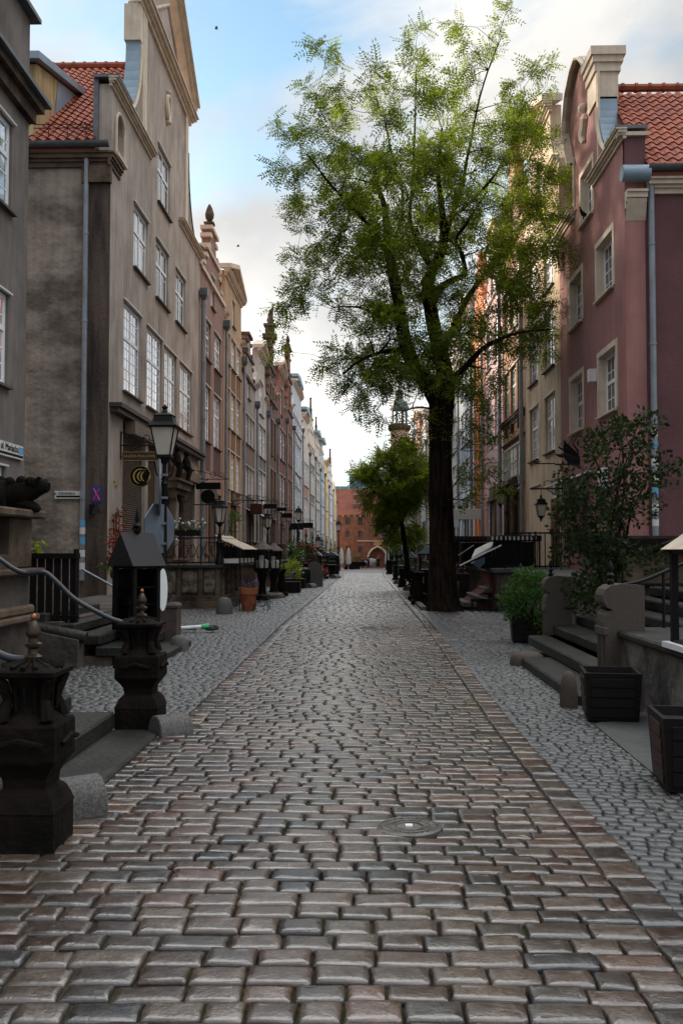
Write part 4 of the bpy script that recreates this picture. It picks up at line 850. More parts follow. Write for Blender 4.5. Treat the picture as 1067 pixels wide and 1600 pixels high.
mb.prism([(-9,g0+9.6),(-9,g0-.5),(-8.9,g0-.5),(-8.9,g0+9.6)],gy+.5,gy+6); mb.prism([(13.9,g0+9.6),(13.9,g0-.5),(14,g0-.5),(14,g0+9.6)],gy+.5,gy+6)
mb.prism([(.9,g0-.5),(1.1,g0-.5),(1.1,g0+3.9),(.9,g0+3.9)],gy+.5,gy+6); mb.prism([(4.3,g0-.5),(4.5,g0-.5),(4.5,g0+3.9),(4.3,g0+3.9)],gy+.5,gy+6); mb.box(.9,4.5,gy+.5,gy+6,g0+3.9,g0+4.2)
st=[(1.2,g0+9.6),(1.2,g0+13.2),(2.0,g0+13.2),(2.0,g0+14.6),(2.8,g0+14.6),(2.8,g0+15.4),(3.9,g0+15.4),(3.9,g0+14.6),(4.7,g0+14.6),(4.7,g0+13.2),(5.5,g0+13.2),(5.5,g0+9.6)]
mb.prism(st,gy-.05,gy+.6)
mb.build('wall',RBf,gh)
for q in hol:
    u0,u1=min(p[0] for p in q),max(p[0] for p in q); z0,z1=min(p[1] for p in q),max(p[1] for p in q)
    window(gh,TG,u0,u1,z0,z1,rec=.25,frame='white' if (u0>2 and z0<g0+7) else 'brownframe',glass='glass_dark',small=True,lintel=False,sill=None,trans=1)
mb=MB(); mb.add([(-9.3,gy-.4,g0+9.5),(14.3,gy-.4,g0+9.5),(14.3,gy+3.2,g0+14.2),(-9.3,gy+3.2,g0+14.2),(-9.3,gy+6.8,g0+9.5),(14.3,gy+6.8,g0+9.5)],[(0,1,2,3),(3,2,5,4)]); mb.add([(-9.3,gy-.4,g0+9.5),(-9.3,gy+6.8,g0+9.5),(-9.3,gy+3.2,g0+14.2)],[(0,1,2)]); mb.build('roof',M['tile_far'],gh)
mb=MB(); 
for u in (-3.0,-3.0):pass
for z in (10.6,12.3): mb.add([(-1.55,gy-.5+(z-9.5)*.766,g0+z),(-.25,gy-.5+(z-9.5)*.766,g0+z),(-.25,gy-.5+(z-9.5)*.766,g0+z+.7),(-1.55,gy-.5+(z-9.5)*.766,g0+z+.7),(-1.6,gy+1.6+(z-9.5)*.766,g0+z+1.5),(-.2,gy+1.6+(z-9.5)*.766,g0+z+1.5)],[(0,1,2,3),(3,2,5,4),(0,3,4),(1,2,5)])
mb.build('dormer',M['brownframe'],gh)
mb=MB(); bevbox(mb,TG,-9,14,-.1,.15,g0+9.4,g0+9.7)
for k in range(22): u=-8.7+k*1.03; bevbox(mb,TG,u,u+.16,0,.12,g0+9.0,g0+9.4)
bevbox(mb,TG,-.9,6,0,.12,g0+4.65,g0+4.8)
mb.tube([TG(p[0]+(p[0]-2.7)*.08,.1,p[1]+.1) for p in ga[2:]],.2,6); mb.build('trim',M['cream'],gh)
mb=MB(); bevbox(mb,TG,2.0,3.4,0,.08,g0+3.95,g0+4.75); mb.build('plaque',M['gold'],gh)
def tower():
    x,y=6.2,160; t=thing('church_tower','slim brick tower with green copper lantern and spire behind the right hand houses','tower',(x,y,gz(y)))
    mb=MB(); mb.lathe([(1.6,-1.5),(1.6,21.5)],x,y,8,PI/8); mb.build('shaft',S_('tower plaster','b79f86',.7),t)
    mb=MB(); mb.lathe([(1.75,21.5),(2.05,21.9),(2.05,22.4),(1.5,22.5),(1.5,22.7)],x,y,8,PI/8); mb.build('gallery',M['sand_tan'],t)
    mb=MB()
    for k in range(8): a=k*PI/4+PI/8; mb.tube([(x+1.25*math.cos(a),y+1.25*math.sin(a),22.6),(x+1.25*math.cos(a),y+1.25*math.sin(a),25)],.18,5)
    mb.lathe([(1.5,25),(1.65,25.3),(1.3,26.3),(.6,27.0),(.5,28.0),(.6,28.1),(.2,29),(.05,32)],x,y,8); mb.build('lantern',mat('dull copper green',(.10,.15,.12),.6,(.07,.09,.08),1),t)
tower()
ob=thing('office_block','teal glass office block rising behind the red brick gatehouse','office block',(-6,260,-2)); mb=MB(); mb.box(-13,2.2,260,275,-2,19.0); mb.box(-3.5,8,262,277,-2,22.5); ob_=mb.build('facade',M['teal'],ob)
mb=MB()
for k in range(9): mb.box(-13.1,8.1,259.8,259.9,2.2*k,2.2*k+.25)
for k in range(10): mb.box(-13+k*2.3,-12.8+k*2.3,259.75,259.85,-2,18.9)
mb.build('mullion',M['plate'],ob)
# ---------------------------------------------------------------- trees
def leaf_verts(P,D,Nn,Ln,Wd):   # arrays: base points, directions, normals, lengths, widths -> folded rhombic leaflets
    S_=np.cross(D,Nn); S_/=np.linalg.norm(S_,axis=1,keepdims=True)+1e-9
    L=Ln[:,None];W=Wd[:,None]
    return np.stack([P,P+D*L*.5+S_*W*.5,P+D*L,P+D*L*.5-S_*W*.5],1).reshape(-1,3)
def sprays(bases,dirs,rng,nleaf=6,nl=11,rach=.22,ll=.045,lw=.018,droop=.35):
    # every spray: a twig bearing compound leaves made of paired leaflets
    P=[];D=[];N_=[];Ls=[];Ws=[];tw=[]
    for b,d in zip(bases,dirs):
        b=np.array(b);d=np.array(d);d=d/np.linalg.norm(d); ln=rng.uniform(.28,.5)
        tw.append((b,b+d*ln*.5+np.array([0,0,-.01]),b+d*ln+np.array([0,0,-.05])))
        for k in range(nleaf):
            t=(k+.6)/nleaf; o=b+d*ln*t; r=rng.normal(0,1,3); r-=d*(r@d); r/=np.linalg.norm(r)+1e-9
            q=d*rng.uniform(.3,.9)+r*.9; q[2]-=droop*rng.uniform(.2,1.4); q/=np.linalg.norm(q)
            nrm=np.cross(q,rng.normal(0,1,3)); nrm=nrm*.6+np.array([0,0,1.0])*(1 if rng.random()<.8 else 0); nrm-=q*(nrm@q); nrm/=np.linalg.norm(nrm)+1e-9
            side=np.cross(q,nrm); rl=rach*rng.uniform(.7,1.25); m=nl//2
            for j in range(m):
                u=(j+1)/(m+.5); c=o+q*rl*u; c[2]-=.05*u*u
                for s in (-1,1):
                    dd=q*.42+side*s*.95; dd=dd/np.linalg.norm(dd); P.append(c);D.append(dd);N_.append(nrm+side*s*rng.uniform(-.3,.5));Ls.append(ll*rng.uniform(.75,1.2)*(1-.25*abs(u-.5)));Ws.append(lw*rng.uniform(.85,1.15))
            P.append(o+q*rl);D.append(q);N_.append(nrm);Ls.append(ll);Ws.append(lw)
    return leaf_verts(np.array(P),np.array(D),np.array(N_),np.array(Ls),np.array(Ws)),tw
def grow_tree(name,label,cat,base,trunk_paths,clusters,seed,leafm,group=None,per=9,dens=1,flat=False,kw={},clr=.42,twr=.010,depthlim=None):
    rng=np.random.default_rng(seed); t=thing(name,label,cat,base,group)
    mb=MB(); nodes=[]   # skeleton nodes (pos,radius)
    for path in trunk_paths:
        pts=[Vector(p[:3]) for p in path]; rs=[p[3] for p in path]
        # smooth the path
        q=[];qr=[]
        for i in range(len(pts)-1):
            p0=pts[max(i-1,0)];p1=pts[i];p2=pts[i+1];p3=pts[min(i+2,len(pts)-1)]
            for s in range(4):
                u=s/4; q.append(.5*((2*p1)+(p2-p0)*u+(2*p0-5*p1+4*p2-p3)*u*u+(3*p1-p0-3*p2+p3)*u**3)); qr.append(rs[i]+(rs[i+1]-rs[i])*u)
        q.append(pts[-1]);qr.append(rs[-1])
        nn=20 if rs[0]>.2 else 9; mb.tube(q,qr,nn)
        for a,b in zip(q,qr): nodes.append((np.array(a),b))
    # ROUGHBARK: ridged trunk surface
    br=random.Random(seed)
    mb.v=[(x+br.gauss(0,.008),y+br.gauss(0,.008),z) for x,y,z in mb.v]
    mb2=MB(); root=np.array(base)
    cl=sorted(clusters,key=lambda c:np.linalg.norm(np.array(c[:3])-nodes[0][0]))
    B=[];Dd=[]
    fork=max(n[0][2] for n in nodes if n[1]>.25) if any(n[1]>.25 for n in nodes) else base[2]+1
    for c in cl:
        p=np.array(c[:3]); r=c[3]
        best=None;bd=1e9
        for a,rr in nodes:
            dv=p-a; dist=np.linalg.norm(dv); 
            pen=dist+ (1.2*max(0,a[2]-p[2])) + (0 if rr<.25 else 1.5) + (.0 if rr>.012 else .5)
            if pen<bd: bd=pen;best=(a,rr)
        a,rr=best; dist=np.linalg.norm(p-a); r0=min(rr*.65,.012+.014*dist+.004); k=max(3,int(dist/.25)); pts=[];rad=[]
        sag=rng.normal(0,.09,3)*dist; prev=a
        for i in range(k+1):
            u=i/k; q=a+(p-a)*u+sag*math.sin(PI*u)+np.array([0,0,.10*dist*math.sin(PI*u)])+rng.normal(0,.02,3)*(0<i<k); pts.append(q); rad.append(r0*(1-u)+.006*u)
            if i: nodes.append((q,rad[-1]))
        mb2.tube(pts,rad,5,False)
        out=(p-a)/(dist+1e-6)
        n=int(per*dens*(r/.5)**1.6*rng.uniform(.75,1.3))+2
        for i in range(n):
            v=rng.normal(0,1,3); v/=np.linalg.norm(v); o=p+v*r*rng.uniform(.1,.8)*np.array([1,1,.8])-v*.2; d=v*.7+out*.6+np.array([0,0,.15]); B.append(o);Dd.append(d)
            if i%2==0: mb2.tube([p,(p+o)/2+rng.normal(0,.02,3),o],[.006,.005,.004],4,False)
    V,tw=sprays(B,Dd,rng,**kw)
    for a,b,c in tw: mb2.tube([a,b,c],[.0045,.004,.003],3,False)
    mb.build('trunk',M['bark'],t,True); mb2.build('branches',M['twig'],t,True)
    n=len(V)//4; F=np.arange(n*4).reshape(-1,4); o=npmesh('crown',V-np.array(base),F,leafm,t,smooth=False); ORG[o.name]=Vector(base); return t,n
def inpoly(x,y,P):
    c=False;j=len(P)-1
    for i in range(len(P)):
        if ((P[i][1]>y)!=(P[j][1]>y)) and x<(P[j][0]-P[i][0])*(y-P[i][1])/(P[j][1]-P[i][1])+P[i][0]: c=not c
        j=i
    return c
D0=25.6
def pt(px,py,r,dd=0): x,y,z=at(px,py,D0+dd); return (x,y,z,r)
paths=[
 [pt(694,957,.54),pt(693,938,.42),pt(691,900,.37),pt(690,840,.335),pt(688,760,.315),pt(688,690,.31),pt(689,640,.33),pt(688,605,.34),pt(684,585,.26)],
 [pt(684,628,.24),pt(668,600,.235),pt(648,575,.21,-.2),pt(636,545,.19,-.4),pt(628,510,.175,-.5),pt(622,470,.16,-.5),pt(614,430,.14,-.4),pt(607,390,.125,-.2),pt(604,355,.10),pt(600,320,.075,.1),pt(590,290,.05,.2),pt(583,250,.03,.3)],
 [pt(694,640,.24),pt(697,600,.23),pt(690,560,.215,.3),pt(680,520,.20,.5),pt(672,480,.185,.6),pt(668,450,.17,.6),pt(676,420,.15,.5),pt(692,385,.13,.3),pt(692,345,.10,0),pt(688,310,.07,-.2),pt(684,270,.045,-.3),pt(690,200,.022,-.3)],
 [pt(672,478,.11,.6),pt(690,448,.10,.2),pt(712,436,.085,-.3),pt(726,428,.07,-.6),pt(722,400,.05,-.9),pt(712,375,.04,-1.2),pt(735,340,.028,-1.5),pt(760,300,.018,-1.7)],
 [pt(684,560,.12,.3),pt(705,520,.10,.8),pt(728,470,.08,1.2),pt(755,430,.06,1.6),pt(790,390,.045,1.9),pt(820,340,.03,2.2)],
 [pt(636,545,.08,-.4),pt(612,548,.06,-.8),pt(590,552,.045,-1.2),pt(560,565,.03,-1.6),pt(535,585,.016,-1.9)],
 [pt(622,498,.06,-.5),pt(604,490,.05,-.2),pt(588,492,.04,.2),pt(560,480,.03,.6),pt(520,480,.018,1)],
 [pt(607,390,.08,-.2),pt(592,375,.065,-.6),pt(575,350,.05,-1),pt(545,320,.035,-1.4),pt(510,280,.022,-1.7),pt(480,240,.014,-1.9)],
 [pt(604,400,.06,0),pt(625,350,.05,.7),pt(628,300,.04,1.2),pt(612,240,.03,1.5),pt(600,180,.018,1.6)],
 [pt(676,420,.09,.5),pt(655,385,.075,1),pt(640,340,.055,1.4),pt(645,280,.04,1.7),pt(648,200,.026,1.8),pt(650,110,.014,1.7)],
 [pt(690,380,.09,.3),pt(705,340,.07,-.1),pt(722,290,.05,-.3),pt(735,220,.035,-.2),pt(755,130,.02,0),pt(782,60,.010,.2)],
 [pt(690,350,.06,0),pt(730,320,.05,.8),pt(775,270,.035,1.5),pt(810,210,.02,2)],
 [pt(690,600,.10,-.3),pt(720,580,.08,-1),pt(760,540,.055,-1.6),pt(810,520,.035,-2),pt(860,515,.016,-2.2)]]
rc=random.Random(11); CL=[]
SP=[(790,22,.22),(778,45,.26),(765,75,.28),(752,95,.22),(745,130,.22),(722,42,.25),(728,68,.28),(738,95,.3),(715,120,.25),(652,52,.26),(640,75,.28),(655,95,.28),(632,105,.25),(660,125,.25),(510,92,.26),(497,80,.2),(525,108,.25),(485,140,.22),(502,150,.3),(520,155,.26),(540,140,.2),(580,112,.25),(598,130,.3),(575,140,.25),(612,150,.26),(850,112,.25),(830,118,.3),(812,135,.3),(845,145,.25),(438,200,.22),(455,212,.22),(438,268,.22),(452,262,.25),(470,225,.25),(500,180,.28),(480,200,.28),(515,200,.3),(443,530,.26),(440,550,.22),(452,512,.2),(455,470,.26),(460,440,.3),(470,462,.25),(452,480,.2),(890,268,.3),(900,345,.3),(885,385,.35),(895,372,.25),(885,515,.3),(870,525,.28),(850,510,.3),(840,540,.28),(862,545,.22),(515,575,.3),(530,590,.35),(545,600,.35),(560,620,.35),(580,640,.25),(600,655,.22),(620,615,.35),(590,600,.38),(640,640,.3),(655,600,.35),(760,600,.35),(775,575,.35),(745,640,.3),(735,612,.35),(755,655,.25),(570,560,.35),(548,560,.3)]
for x,y,r in SP: CL.append(at(x,y,D0+rc.uniform(-1.6,1.6))+(r,))
HANG=[(720,700,.2),(745,735,.2),(765,742,.22),(735,750,.2),(772,765,.2),(715,752,.2),(728,780,.15),(770,700,.2),(758,690,.2),(725,668,.25),(750,672,.22),(660,660,.25),(645,680,.25),(625,690,.25),(612,712,.2),(640,708,.22)]
for x,y,r in HANG: CL.append(at(x,y,D0-1.0+rc.uniform(-.8,.5))+(r,))
POLY=[(480,215),(520,150),(560,170),(590,150),(620,175),(640,120),(680,140),(720,130),(760,140),(800,160),(850,165),(862,215),(880,265),(880,320),(885,375),(860,400),(835,440),(850,480),(860,520),(830,550),(790,555),(765,600),(720,640),(700,600),(640,610),(600,620),(550,600),(525,560),(560,520),(530,490),(490,500),(465,470),(480,430),(455,400),(470,370),(455,330),(475,300),(450,270)]
GAPS=[(560,215,22),(500,345,16),(585,180,20),(660,190,18),(620,240,14),(545,455,24),(590,520,18),(640,430,14),(520,440,18),(700,250,10),(560,380,10),(740,250,10),(650,560,14),(655,515,14),(590,445,12),(780,180,14),(800,250,8),(560,500,15)]
tries=0; N0=len(CL)
while len(CL)<N0+295 and tries<6000:
    tries+=1; x=rc.uniform(440,900); y=rc.uniform(110,650)
    if not inpoly(x,y,POLY) or any((x-a)**2+(y-b)**2<g*g for a,b,g in GAPS): continue
    if y<230 and rc.random()<.35: continue
    hw=2.9*math.sqrt(max(.05,1-((x-670)/240)**2)); p=at(x,y,D0+rc.uniform(-hw,hw)); r=rc.choice([.3,.38,.46,.55])
    if any((p[0]-q[0])**2+(p[1]-q[1])**2*.5+(p[2]-q[2])**2<.30**2 for q in CL): continue
    CL.append(p+(r,))
T_,nleaf=grow_tree('locust_tree','tall locust tree with forked dark trunk and airy feathery crown standing in the right pavement','tree',(pt(690,955,0)[0],D0,0),paths,CL,5,M['leaf'],per=5.3,kw=dict(nleaf=5,nl=13,rach=.42,ll=.125,lw=.036,droop=.6))
print('leaflets',nleaf,len(CL))
# young tree farther on
D1=38
def q1(px,py,r,dd=0): return at(px,py,D1+dd)+(r,)
paths=[[q1(634,905,.13),q1(636,880,.11),q1(632,850,.10),q1(627,815,.09),q1(622,790,.07),q1(615,760,.05),q1(608,735,.02)],[q1(627,815,.05),q1(640,790,.04),q1(650,765,.03,.5),q1(655,740,.012,.7)],[q1(624,800,.05),q1(600,780,.03,-.5),q1(580,768,.012,-.8)]]
CL2=[]
P2=[(555,745),(575,735),(600,715),(630,700),(660,700),(672,740),(668,790),(640,815),(655,850),(630,858),(605,840),(590,800),(575,775)]
tries=0
while len(CL2)<85 and tries<4000:
    tries+=1; x=rc.uniform(550,680); y=rc.uniform(695,865)
    if inpoly(x,y,P2):
        p=at(x,y,D1+rc.uniform(-1.3,1.3)); CL2.append(p+(rc.choice([.3,.4,.45]),))
grow_tree('locust_tree','small bright green locust tree in front of the gatehouse, left of the big trunk','tree',(q1(634,905,0)[0],D1,0),paths,CL2,8,M['leaf_bright'],per=8,kw=dict(nleaf=5,nl=11,rach=.40,ll=.15,lw=.048,droop=.6))
# ---------------------------------------------------------------- smaller plants
def foliage(name,parent,pts,rng,n,ll,lw,m,spread=.12,flat=.2):
    P=[];D=[];N_=[]
    for (x,y,z,r) in pts:
        k=int(n*(r/.3)**2)+2; v=rng.normal(0,1,(k,3)); v/=np.linalg.norm(v,axis=1,keepdims=True); rad=r*rng.uniform(.25,1,(k,1))**.6
        P.append(np.array([x,y,z])+v*rad); d=v*.6+rng.normal(0,.6,(k,3))+np.array([0,0,flat]); d/=np.linalg.norm(d,axis=1,keepdims=True); D.append(d); N_.append(rng.normal(0,.6,(k,3))+v*.5+np.array([0,0,.6]))
    P=np.concatenate(P);D=np.concatenate(D);N_=np.concatenate(N_); K=len(P)
    V=leaf_verts(P,D,N_,ll*rng.uniform(.7,1.25,K),lw*rng.uniform(.8,1.2,K))
    org=np.array(ORG[parent.name]); F=np.arange(K*4).reshape(-1,4); o=npmesh(name,V-org,F,M[m],parent,smooth=False); ORG[o.name]=Vector(org); return o
def plant(name,label,cat,base,pts,ll,lw,m,n=120,stems=True,seed=1,group=None,flowers=None):
    rng=np.random.default_rng(seed); t=thing(name,label,cat,base,group)
    if stems:
        mb=MB()
        for (x,y,z,r) in pts:
            mid=((x+base[0])/2+rng.normal(0,.05),(y+base[1])/2+rng.normal(0,.05),(z+base[2])/2+.05); mb.tube([base,mid,(x,y,z)],[.02 if r>.2 else .008,.010,.004],5,False)
        mb.build('stem',M['twig'],t)
    foliage('foliage',t,pts,rng,n,ll,lw,m)
    if flowers:
        fm,fr,fn=flowers; mb=MB()
        for (x,y,z,r) in pts:
            for i in range(fn):
                v=rng.normal(0,1,3); v[2]=abs(v[2]); v/=np.linalg.norm(v); c=np.array([x,y,z])+v*r*1.0
                for k in range(5):
                    a=k*2*PI/5; mb.add([c,c+[fr*math.cos(a-.5),fr*math.sin(a-.5),fr*.3],c+[fr*1.2*math.cos(a),fr*1.2*math.sin(a),fr*.1],c+[fr*math.cos(a+.5),fr*math.sin(a+.5),fr*.3]],[(0,1,2,3)])
        mb.build('flowers',M[fm],t)
    return t
# ---------------------------------------------------------------- stone pedestals, stairs, rails at the left
def pedestal(name,label,x,y,z0=0,s=1,sw=.88,group=None,fin='iron',rot=0,m='sand_dark'):
    t=thing(name,label,'pedestal',(x,y,z0),group); P=lambda L:[(r*s*sw,z0+z*s) for r,z in L]
    mb=MB(); mb.sq(P([(.205,-.05),(.205,.0),(.20,.02),(.20,.20),(.205,.21),(.19,.25),(.165,.30),(.13,.33),(.135,.38),(.16,.42),(.19,.455),(.205,.47)]),x,y); mb.build('base',M[m],t)
    mb=MB(); mb.sq(P([(.20,.47),(.205,.485),(.205,.66),(.195,.675)]),x,y)
    for a in (0,PI/2,PI,3*PI/2):
        c,s_=math.cos(a),math.sin(a)
        mb.tube([(x+(.207*c-.13*s_)*s,y+(.207*s_+.13*c)*s,z0+.57*s),(x+(.215*c)*s,y+(.215*s_)*s,z0+.60*s),(x+(.207*c+.13*s_)*s,y+(.207*s_-.13*c)*s,z0+.57*s)],.016*s,5)
    mb.build('block',M[m],t)
    mb=MB(); mb.lathe(P([(.19,.675),(.18,.69),(.135,.72),(.12,.76),(.125,.84),(.15,.90),(.16,.92)]),x,y,12)
    for k in range(4):
        a=k*PI/2+PI/4; c,s_=math.cos(a),math.sin(a)
        mb.tube([(x+.17*c*s,y+.17*s_*s,z0+.69*s),(x+.16*c*s,y+.16*s_*s,z0+.74*s),(x+.14*c*s,y+.14*s_*s,z0+.80*s),(x+.17*c*s,y+.17*s_*s,z0+.88*s),(x+.2*c*s,y+.2*s_*s,z0+.92*s)],[.045*s,.035*s,.028*s,.032*s,.022*s],7)
    for k in range(16):
        a=k*PI/8; mb.tube([(x+.128*math.cos(a)*s,y+.128*math.sin(a)*s,z0+.74*s),(x+.14*math.cos(a)*s,y+.14*math.sin(a)*s,z0+.87*s)],.009*s,4)
    mb.build('drum',M[m],t,True)
    mb=MB(); mb.sq(P([(.165,.915),(.19,.925),(.195,.95),(.18,.96),(.12,.985),(.05,1.0)]),x,y)
    for k in range(16):
        a=k*PI/8; mb.tube([(x+.05*math.cos(a)*s,y+.05*math.sin(a)*s,z0+1.0*s),(x+.165*math.cos(a)*s,y+.165*math.sin(a)*s,z0+.968*s)],[.010*s,.016*s],5)
    mb.build('cap',M[m],t)
    if fin:
        mb=MB(); mb.lathe(P([(.05,1.0),(.055,1.02),(.03,1.035),(.022,1.06),(.05,1.075),(.055,1.09),(.03,1.10),(.028,1.12),(.045,1.135),(.05,1.15),(.035,1.19),(.018,1.215),(.01,1.22)]),x,y,12); f=mb.build('finial',M['bronze'],t,True)
        mb=MB(); mb.ball((x,y,z0+1.235*s),.02*s,8,6); mb.build('knob',M['coppertip'],f,True)
    return t
pedestal('carved_pedestal','near black carved stone pedestal with bronze finial, cut by the left edge, nearest the camera',-1.80,5.25)
pedestal('carved_pedestal','dark brown carved pedestal with fluted drum at the far end of the stone step',-1.98,8.62,sw=.94)
def guard(x,y,r,l,label,rz=0,h_=None):
    t=None; mb=MB(); k=10; P=[]
    for j,u in enumerate((0,.03,.5,.97,1)):
        rr=r*(.93 if j in(0,4) else 1)
        P.append((u,rr,0))
        for i in range(k+1): a=PI*i/k; P.append((u,rr*math.cos(a),rr*math.sin(a)+rr*((h_ or 1)-1)))
        P.append((u,-rr,0))
    k+=2; n=k+1; co,si=math.cos(rz),math.sin(rz); W=[(x+(u-.5)*l*co-p*si,y+(u-.5)*l*si+p*co,q-.02) for u,p,q in P]
    mb.add(W,[(a*n+i,a*n+i+1,(a+1)*n+i+1,(a+1)*n+i) for a in range(4) for i in range(k)]+[tuple(range(n)),tuple(4*n+i for i in range(n))[::-1]])
    o=mb.build('guard_stone',M['granite'],None,True); return tag(o,label,'guard stone','rounded granite guard stones')
guard(-1.73,5.83,.15,.30,'half round grey granite guard stone nearest the camera, against the black pedestal',R(35),1.7)
guard(-1.66,8.36,.15,.30,'half round grey granite guard stone at the foot of the brown fluted pedestal',R(35),1.35)
def roundstone(x,y,r,hh,label,m='granite'):
    mb=MB(); mb.lathe([(r,-.02),(r*1.02,hh*.3),(r*.93,hh*.65),(r*.7,hh*.88),(r*.3,hh*.99),(.01,hh)],x,y,14,sq=.8); o=mb.build('guard_stone',M[m],None,True); return tag(o,label,'guard stone','rounded granite guard stones')
roundstone(-2.92,15.35,.15,.25,'low rounded guard stone at the foot of the square granite pier by the lamp post')
roundstone(-3.48,24.3,.21,.42,'tan boulder shaped guard stone left of the terracotta pot')
# near stairs
t=thing('stone_stairs','dark sandstone steps rising to the left between the two carved pedestals','stairs',(-2.6,7,0))
for i,(a,b,z) in enumerate(((-2.22,-1.74,.05),(-2.60,-2.16,.19),(-2.98,-2.54,.34),(-3.36,-2.92,.50),(-3.74,-3.30,.66),(-4.6,-3.68,.82))):
    mb=MB(); mb.box(a,b,5.42 if i else 5.9,8.42 if i else 8.35,z-.15 if i else -.05,z,.018); mb.build('step',M['slab' if i else 'slab'],t)
mb=MB(); mb.box(-4.6,-2.7,5.5,8.35,-.1,.2); mb.box(-4.6,-3.4,5.5,8.35,.2,.50); mb.build('stair_core',M['sand_tan'],t)
mb=MB(); mb.box(-2.0,-1.70,5.55,6.15,-.04,.06,.015); tag(mb.build('kerb_slab',M['slabr']),'short pale kerb slab beside the black pedestal','slab')
def rail(label,pts,r=.022,m='iron_blue',posts=(),name='handrail'):
    t=thing(name,label,'handrail',pts[0]); mb=MB(); q=[]
    P=[Vector(p) for p in pts]
    for i in range(len(P)-1):
        p0=P[max(i-1,0)];p1=P[i];p2=P[i+1];p3=P[min(i+2,len(P)-1)]
        for s in range(5): u=s/5; q.append(.5*((2*p1)+(p2-p0)*u+(2*p0-5*p1+4*p2-p3)*u*u+(3*p1-p0-3*p2+p3)*u**3))
    q.append(P[-1]); mb.tube(q,r,10); mb.build('bar',M[m],t,True)
    for (x,y,z0,z1) in posts: mb=MB(); mb.tube([(x,y,z0),(x,y,z1)],r*.9,8); mb.build('post',M[m],t,True)
    return t
rail('curved dark blue handrail sweeping down to the brown fluted pedestal',[at(215,977,8.62),at(180,969,8.6),at(150,955,8.6),at(115,934,8.6),at(85,905,8.6),at(68,894,8.6),at(30,893,8.6),at(-40,850,8.6),at(-120,850,8.6)],posts=[(-3.9,8.6,.8,1.62)])
rail('dark handrail end meeting the bronze finial of the near black pedestal',[at(52,1029,5.25),at(30,1030,5.25),at(0,1022,5.25),at(-60,985,5.25),at(-120,940,5.25),at(-260,900,5.25)])
# pier with gargoyle at the left edge
t=thing('terrace_pier','pale stained stone terrace wall end with moulded ledges at the left edge','pier',(-4.7,12,0))
mb=MB(); mb.box(-5.98,-4.22,8.7,12.1,-.05,1.55,.01); mb.build('wall',M['plaster_dark'],t)
mb=MB(); mb.box(-5.97,-4.10,8.65,12.2,.72,.80,.02); mb.box(-5.97,-4.15,8.66,12.15,.80,.92,.03); mb.box(-5.97,-4.06,8.6,12.25,1.30,1.38,.02);mb.box(-4.85,-4.2,11.4,12.15,1.38,2.0,.02); mb.box(-5.9,-4.05,8.6,12.25,2.0,2.1,.02); mb.build('ledge',M['sand_tan'],t)
t=thing('gargoyle','black carved stone gargoyle spout projecting from the terrace pier at the left edge','gargoyle',(-4.2,11.8,2.2))
mb=MB(); mb.box(-5.9,-4.35,11.5,12.05,2.10,2.46,.03); mb.tube([(-4.5,11.8,2.28),(-4.25,11.8,2.30),(-4.08,11.8,2.36),(-3.97,11.8,2.40),(-3.88,11.8,2.38)],[.20,.17,.13,.11,.06],10); mb.tube([(-4.35,11.8,2.20),(-4.15,11.78,2.16),(-4.02,11.78,2.12),(-3.98,11.78,2.10)],[.13,.09,.06,.03],8)
for q in range(5): mb.ball((-4.6+q*.13,11.72+.05*(q%2),2.44+.015*(q%2)),.07,7,5)
mb.tube([(-4.02,11.68,2.40),(-3.95,11.66,2.50)],[.035,.02],6); mb.tube([(-4.02,11.92,2.40),(-3.96,11.95,2.49)],[.035,.02],6); mb.build('body',M['sand_black'],t,True)
t=thing('flower_box','tan stone flower box with small red flowers above the gargoyle terrace, at the left edge','flower box',(-4.5,11.2,2.1)); mb=MB(); mb.box(-5.1,-4.36,10.9,11.2,2.1,2.38,.01); mb.build('box',M['cream'],t)
foliage('blossom_foliage',t,[(-4.45-.15*i,11.05,2.47,.11) for i in range(5)],np.random.default_rng(2),260,.045,.035,'leaf_red')
# iron fence and low wall before the alley
t=thing('retaining_wall','low rough plastered wall with rounded sloping coping under the black iron fence','wall',(-4.6,13.2,0))
mb=MB(); mb.prism([(-5.9,-.05),(-3.86,-.05),(-3.86,.38),(-5.0,.62),(-5.9,.62)],13.0,13.3); mb.box(-5.9,-4.2,13.3,21.5,-.05,.6); mb.build('wall',M['plaster_dark'],t)
mb=MB(); mb.tube([(-3.78,13.15,.40),(-4.3,13.15,.5),(-4.95,13.15,.64),(-5.9,13.15,.66)],.085,10); mb.build('coping',M['slab'],t,True)
t=thing('iron_fence','dense black iron fence backed by dark boards between the two left houses','fence',(-4.7,13.6,.6))
mb=MB()
for i in range(15): x=-5.75+i*.115; mb.box(x,x+.088,13.55,13.6,.58,1.50)
mb.build('board',M['wood_dark'],t); mb=MB(); mb.box(-5.8,-4.02,13.5,13.64,1.48,1.56); mb.box(-5.8,-4.02,13.52,13.62,.62,.68); mb.tube([(-4.06,13.58,.5),(-4.06,13.58,1.62)],.04,8); mb.build('frame',M['iron'],t)
plant('potted_plant','fresh light green leafy sprig above the black iron fence','plant',(-4.85,13.9,1.35),[(-4.95,13.9,1.62,.08),(-4.8,13.9,1.63,.09),(-4.68,13.9,1.66,.08),(-5.05,13.9,1.58,.06)],.09,.05,'leaf_yel',180,seed=4)
plant('creeper','red and green creeper climbing the corner of the big grey house','climbing plant',(-5.75,21.9,1.0),[(-5.7,22.1,z,.22) for z in (1.2,1.5,1.75)]+[(-5.5,22.3,1.4,.2),(-5.85,22.7,2.2,.18),(-5.8,23,2.5,.12),(-5.3,22,1.3,.2),(-5.8,22.7,1.9,.2)],.09,.06,'leaf_red',130,seed=5)
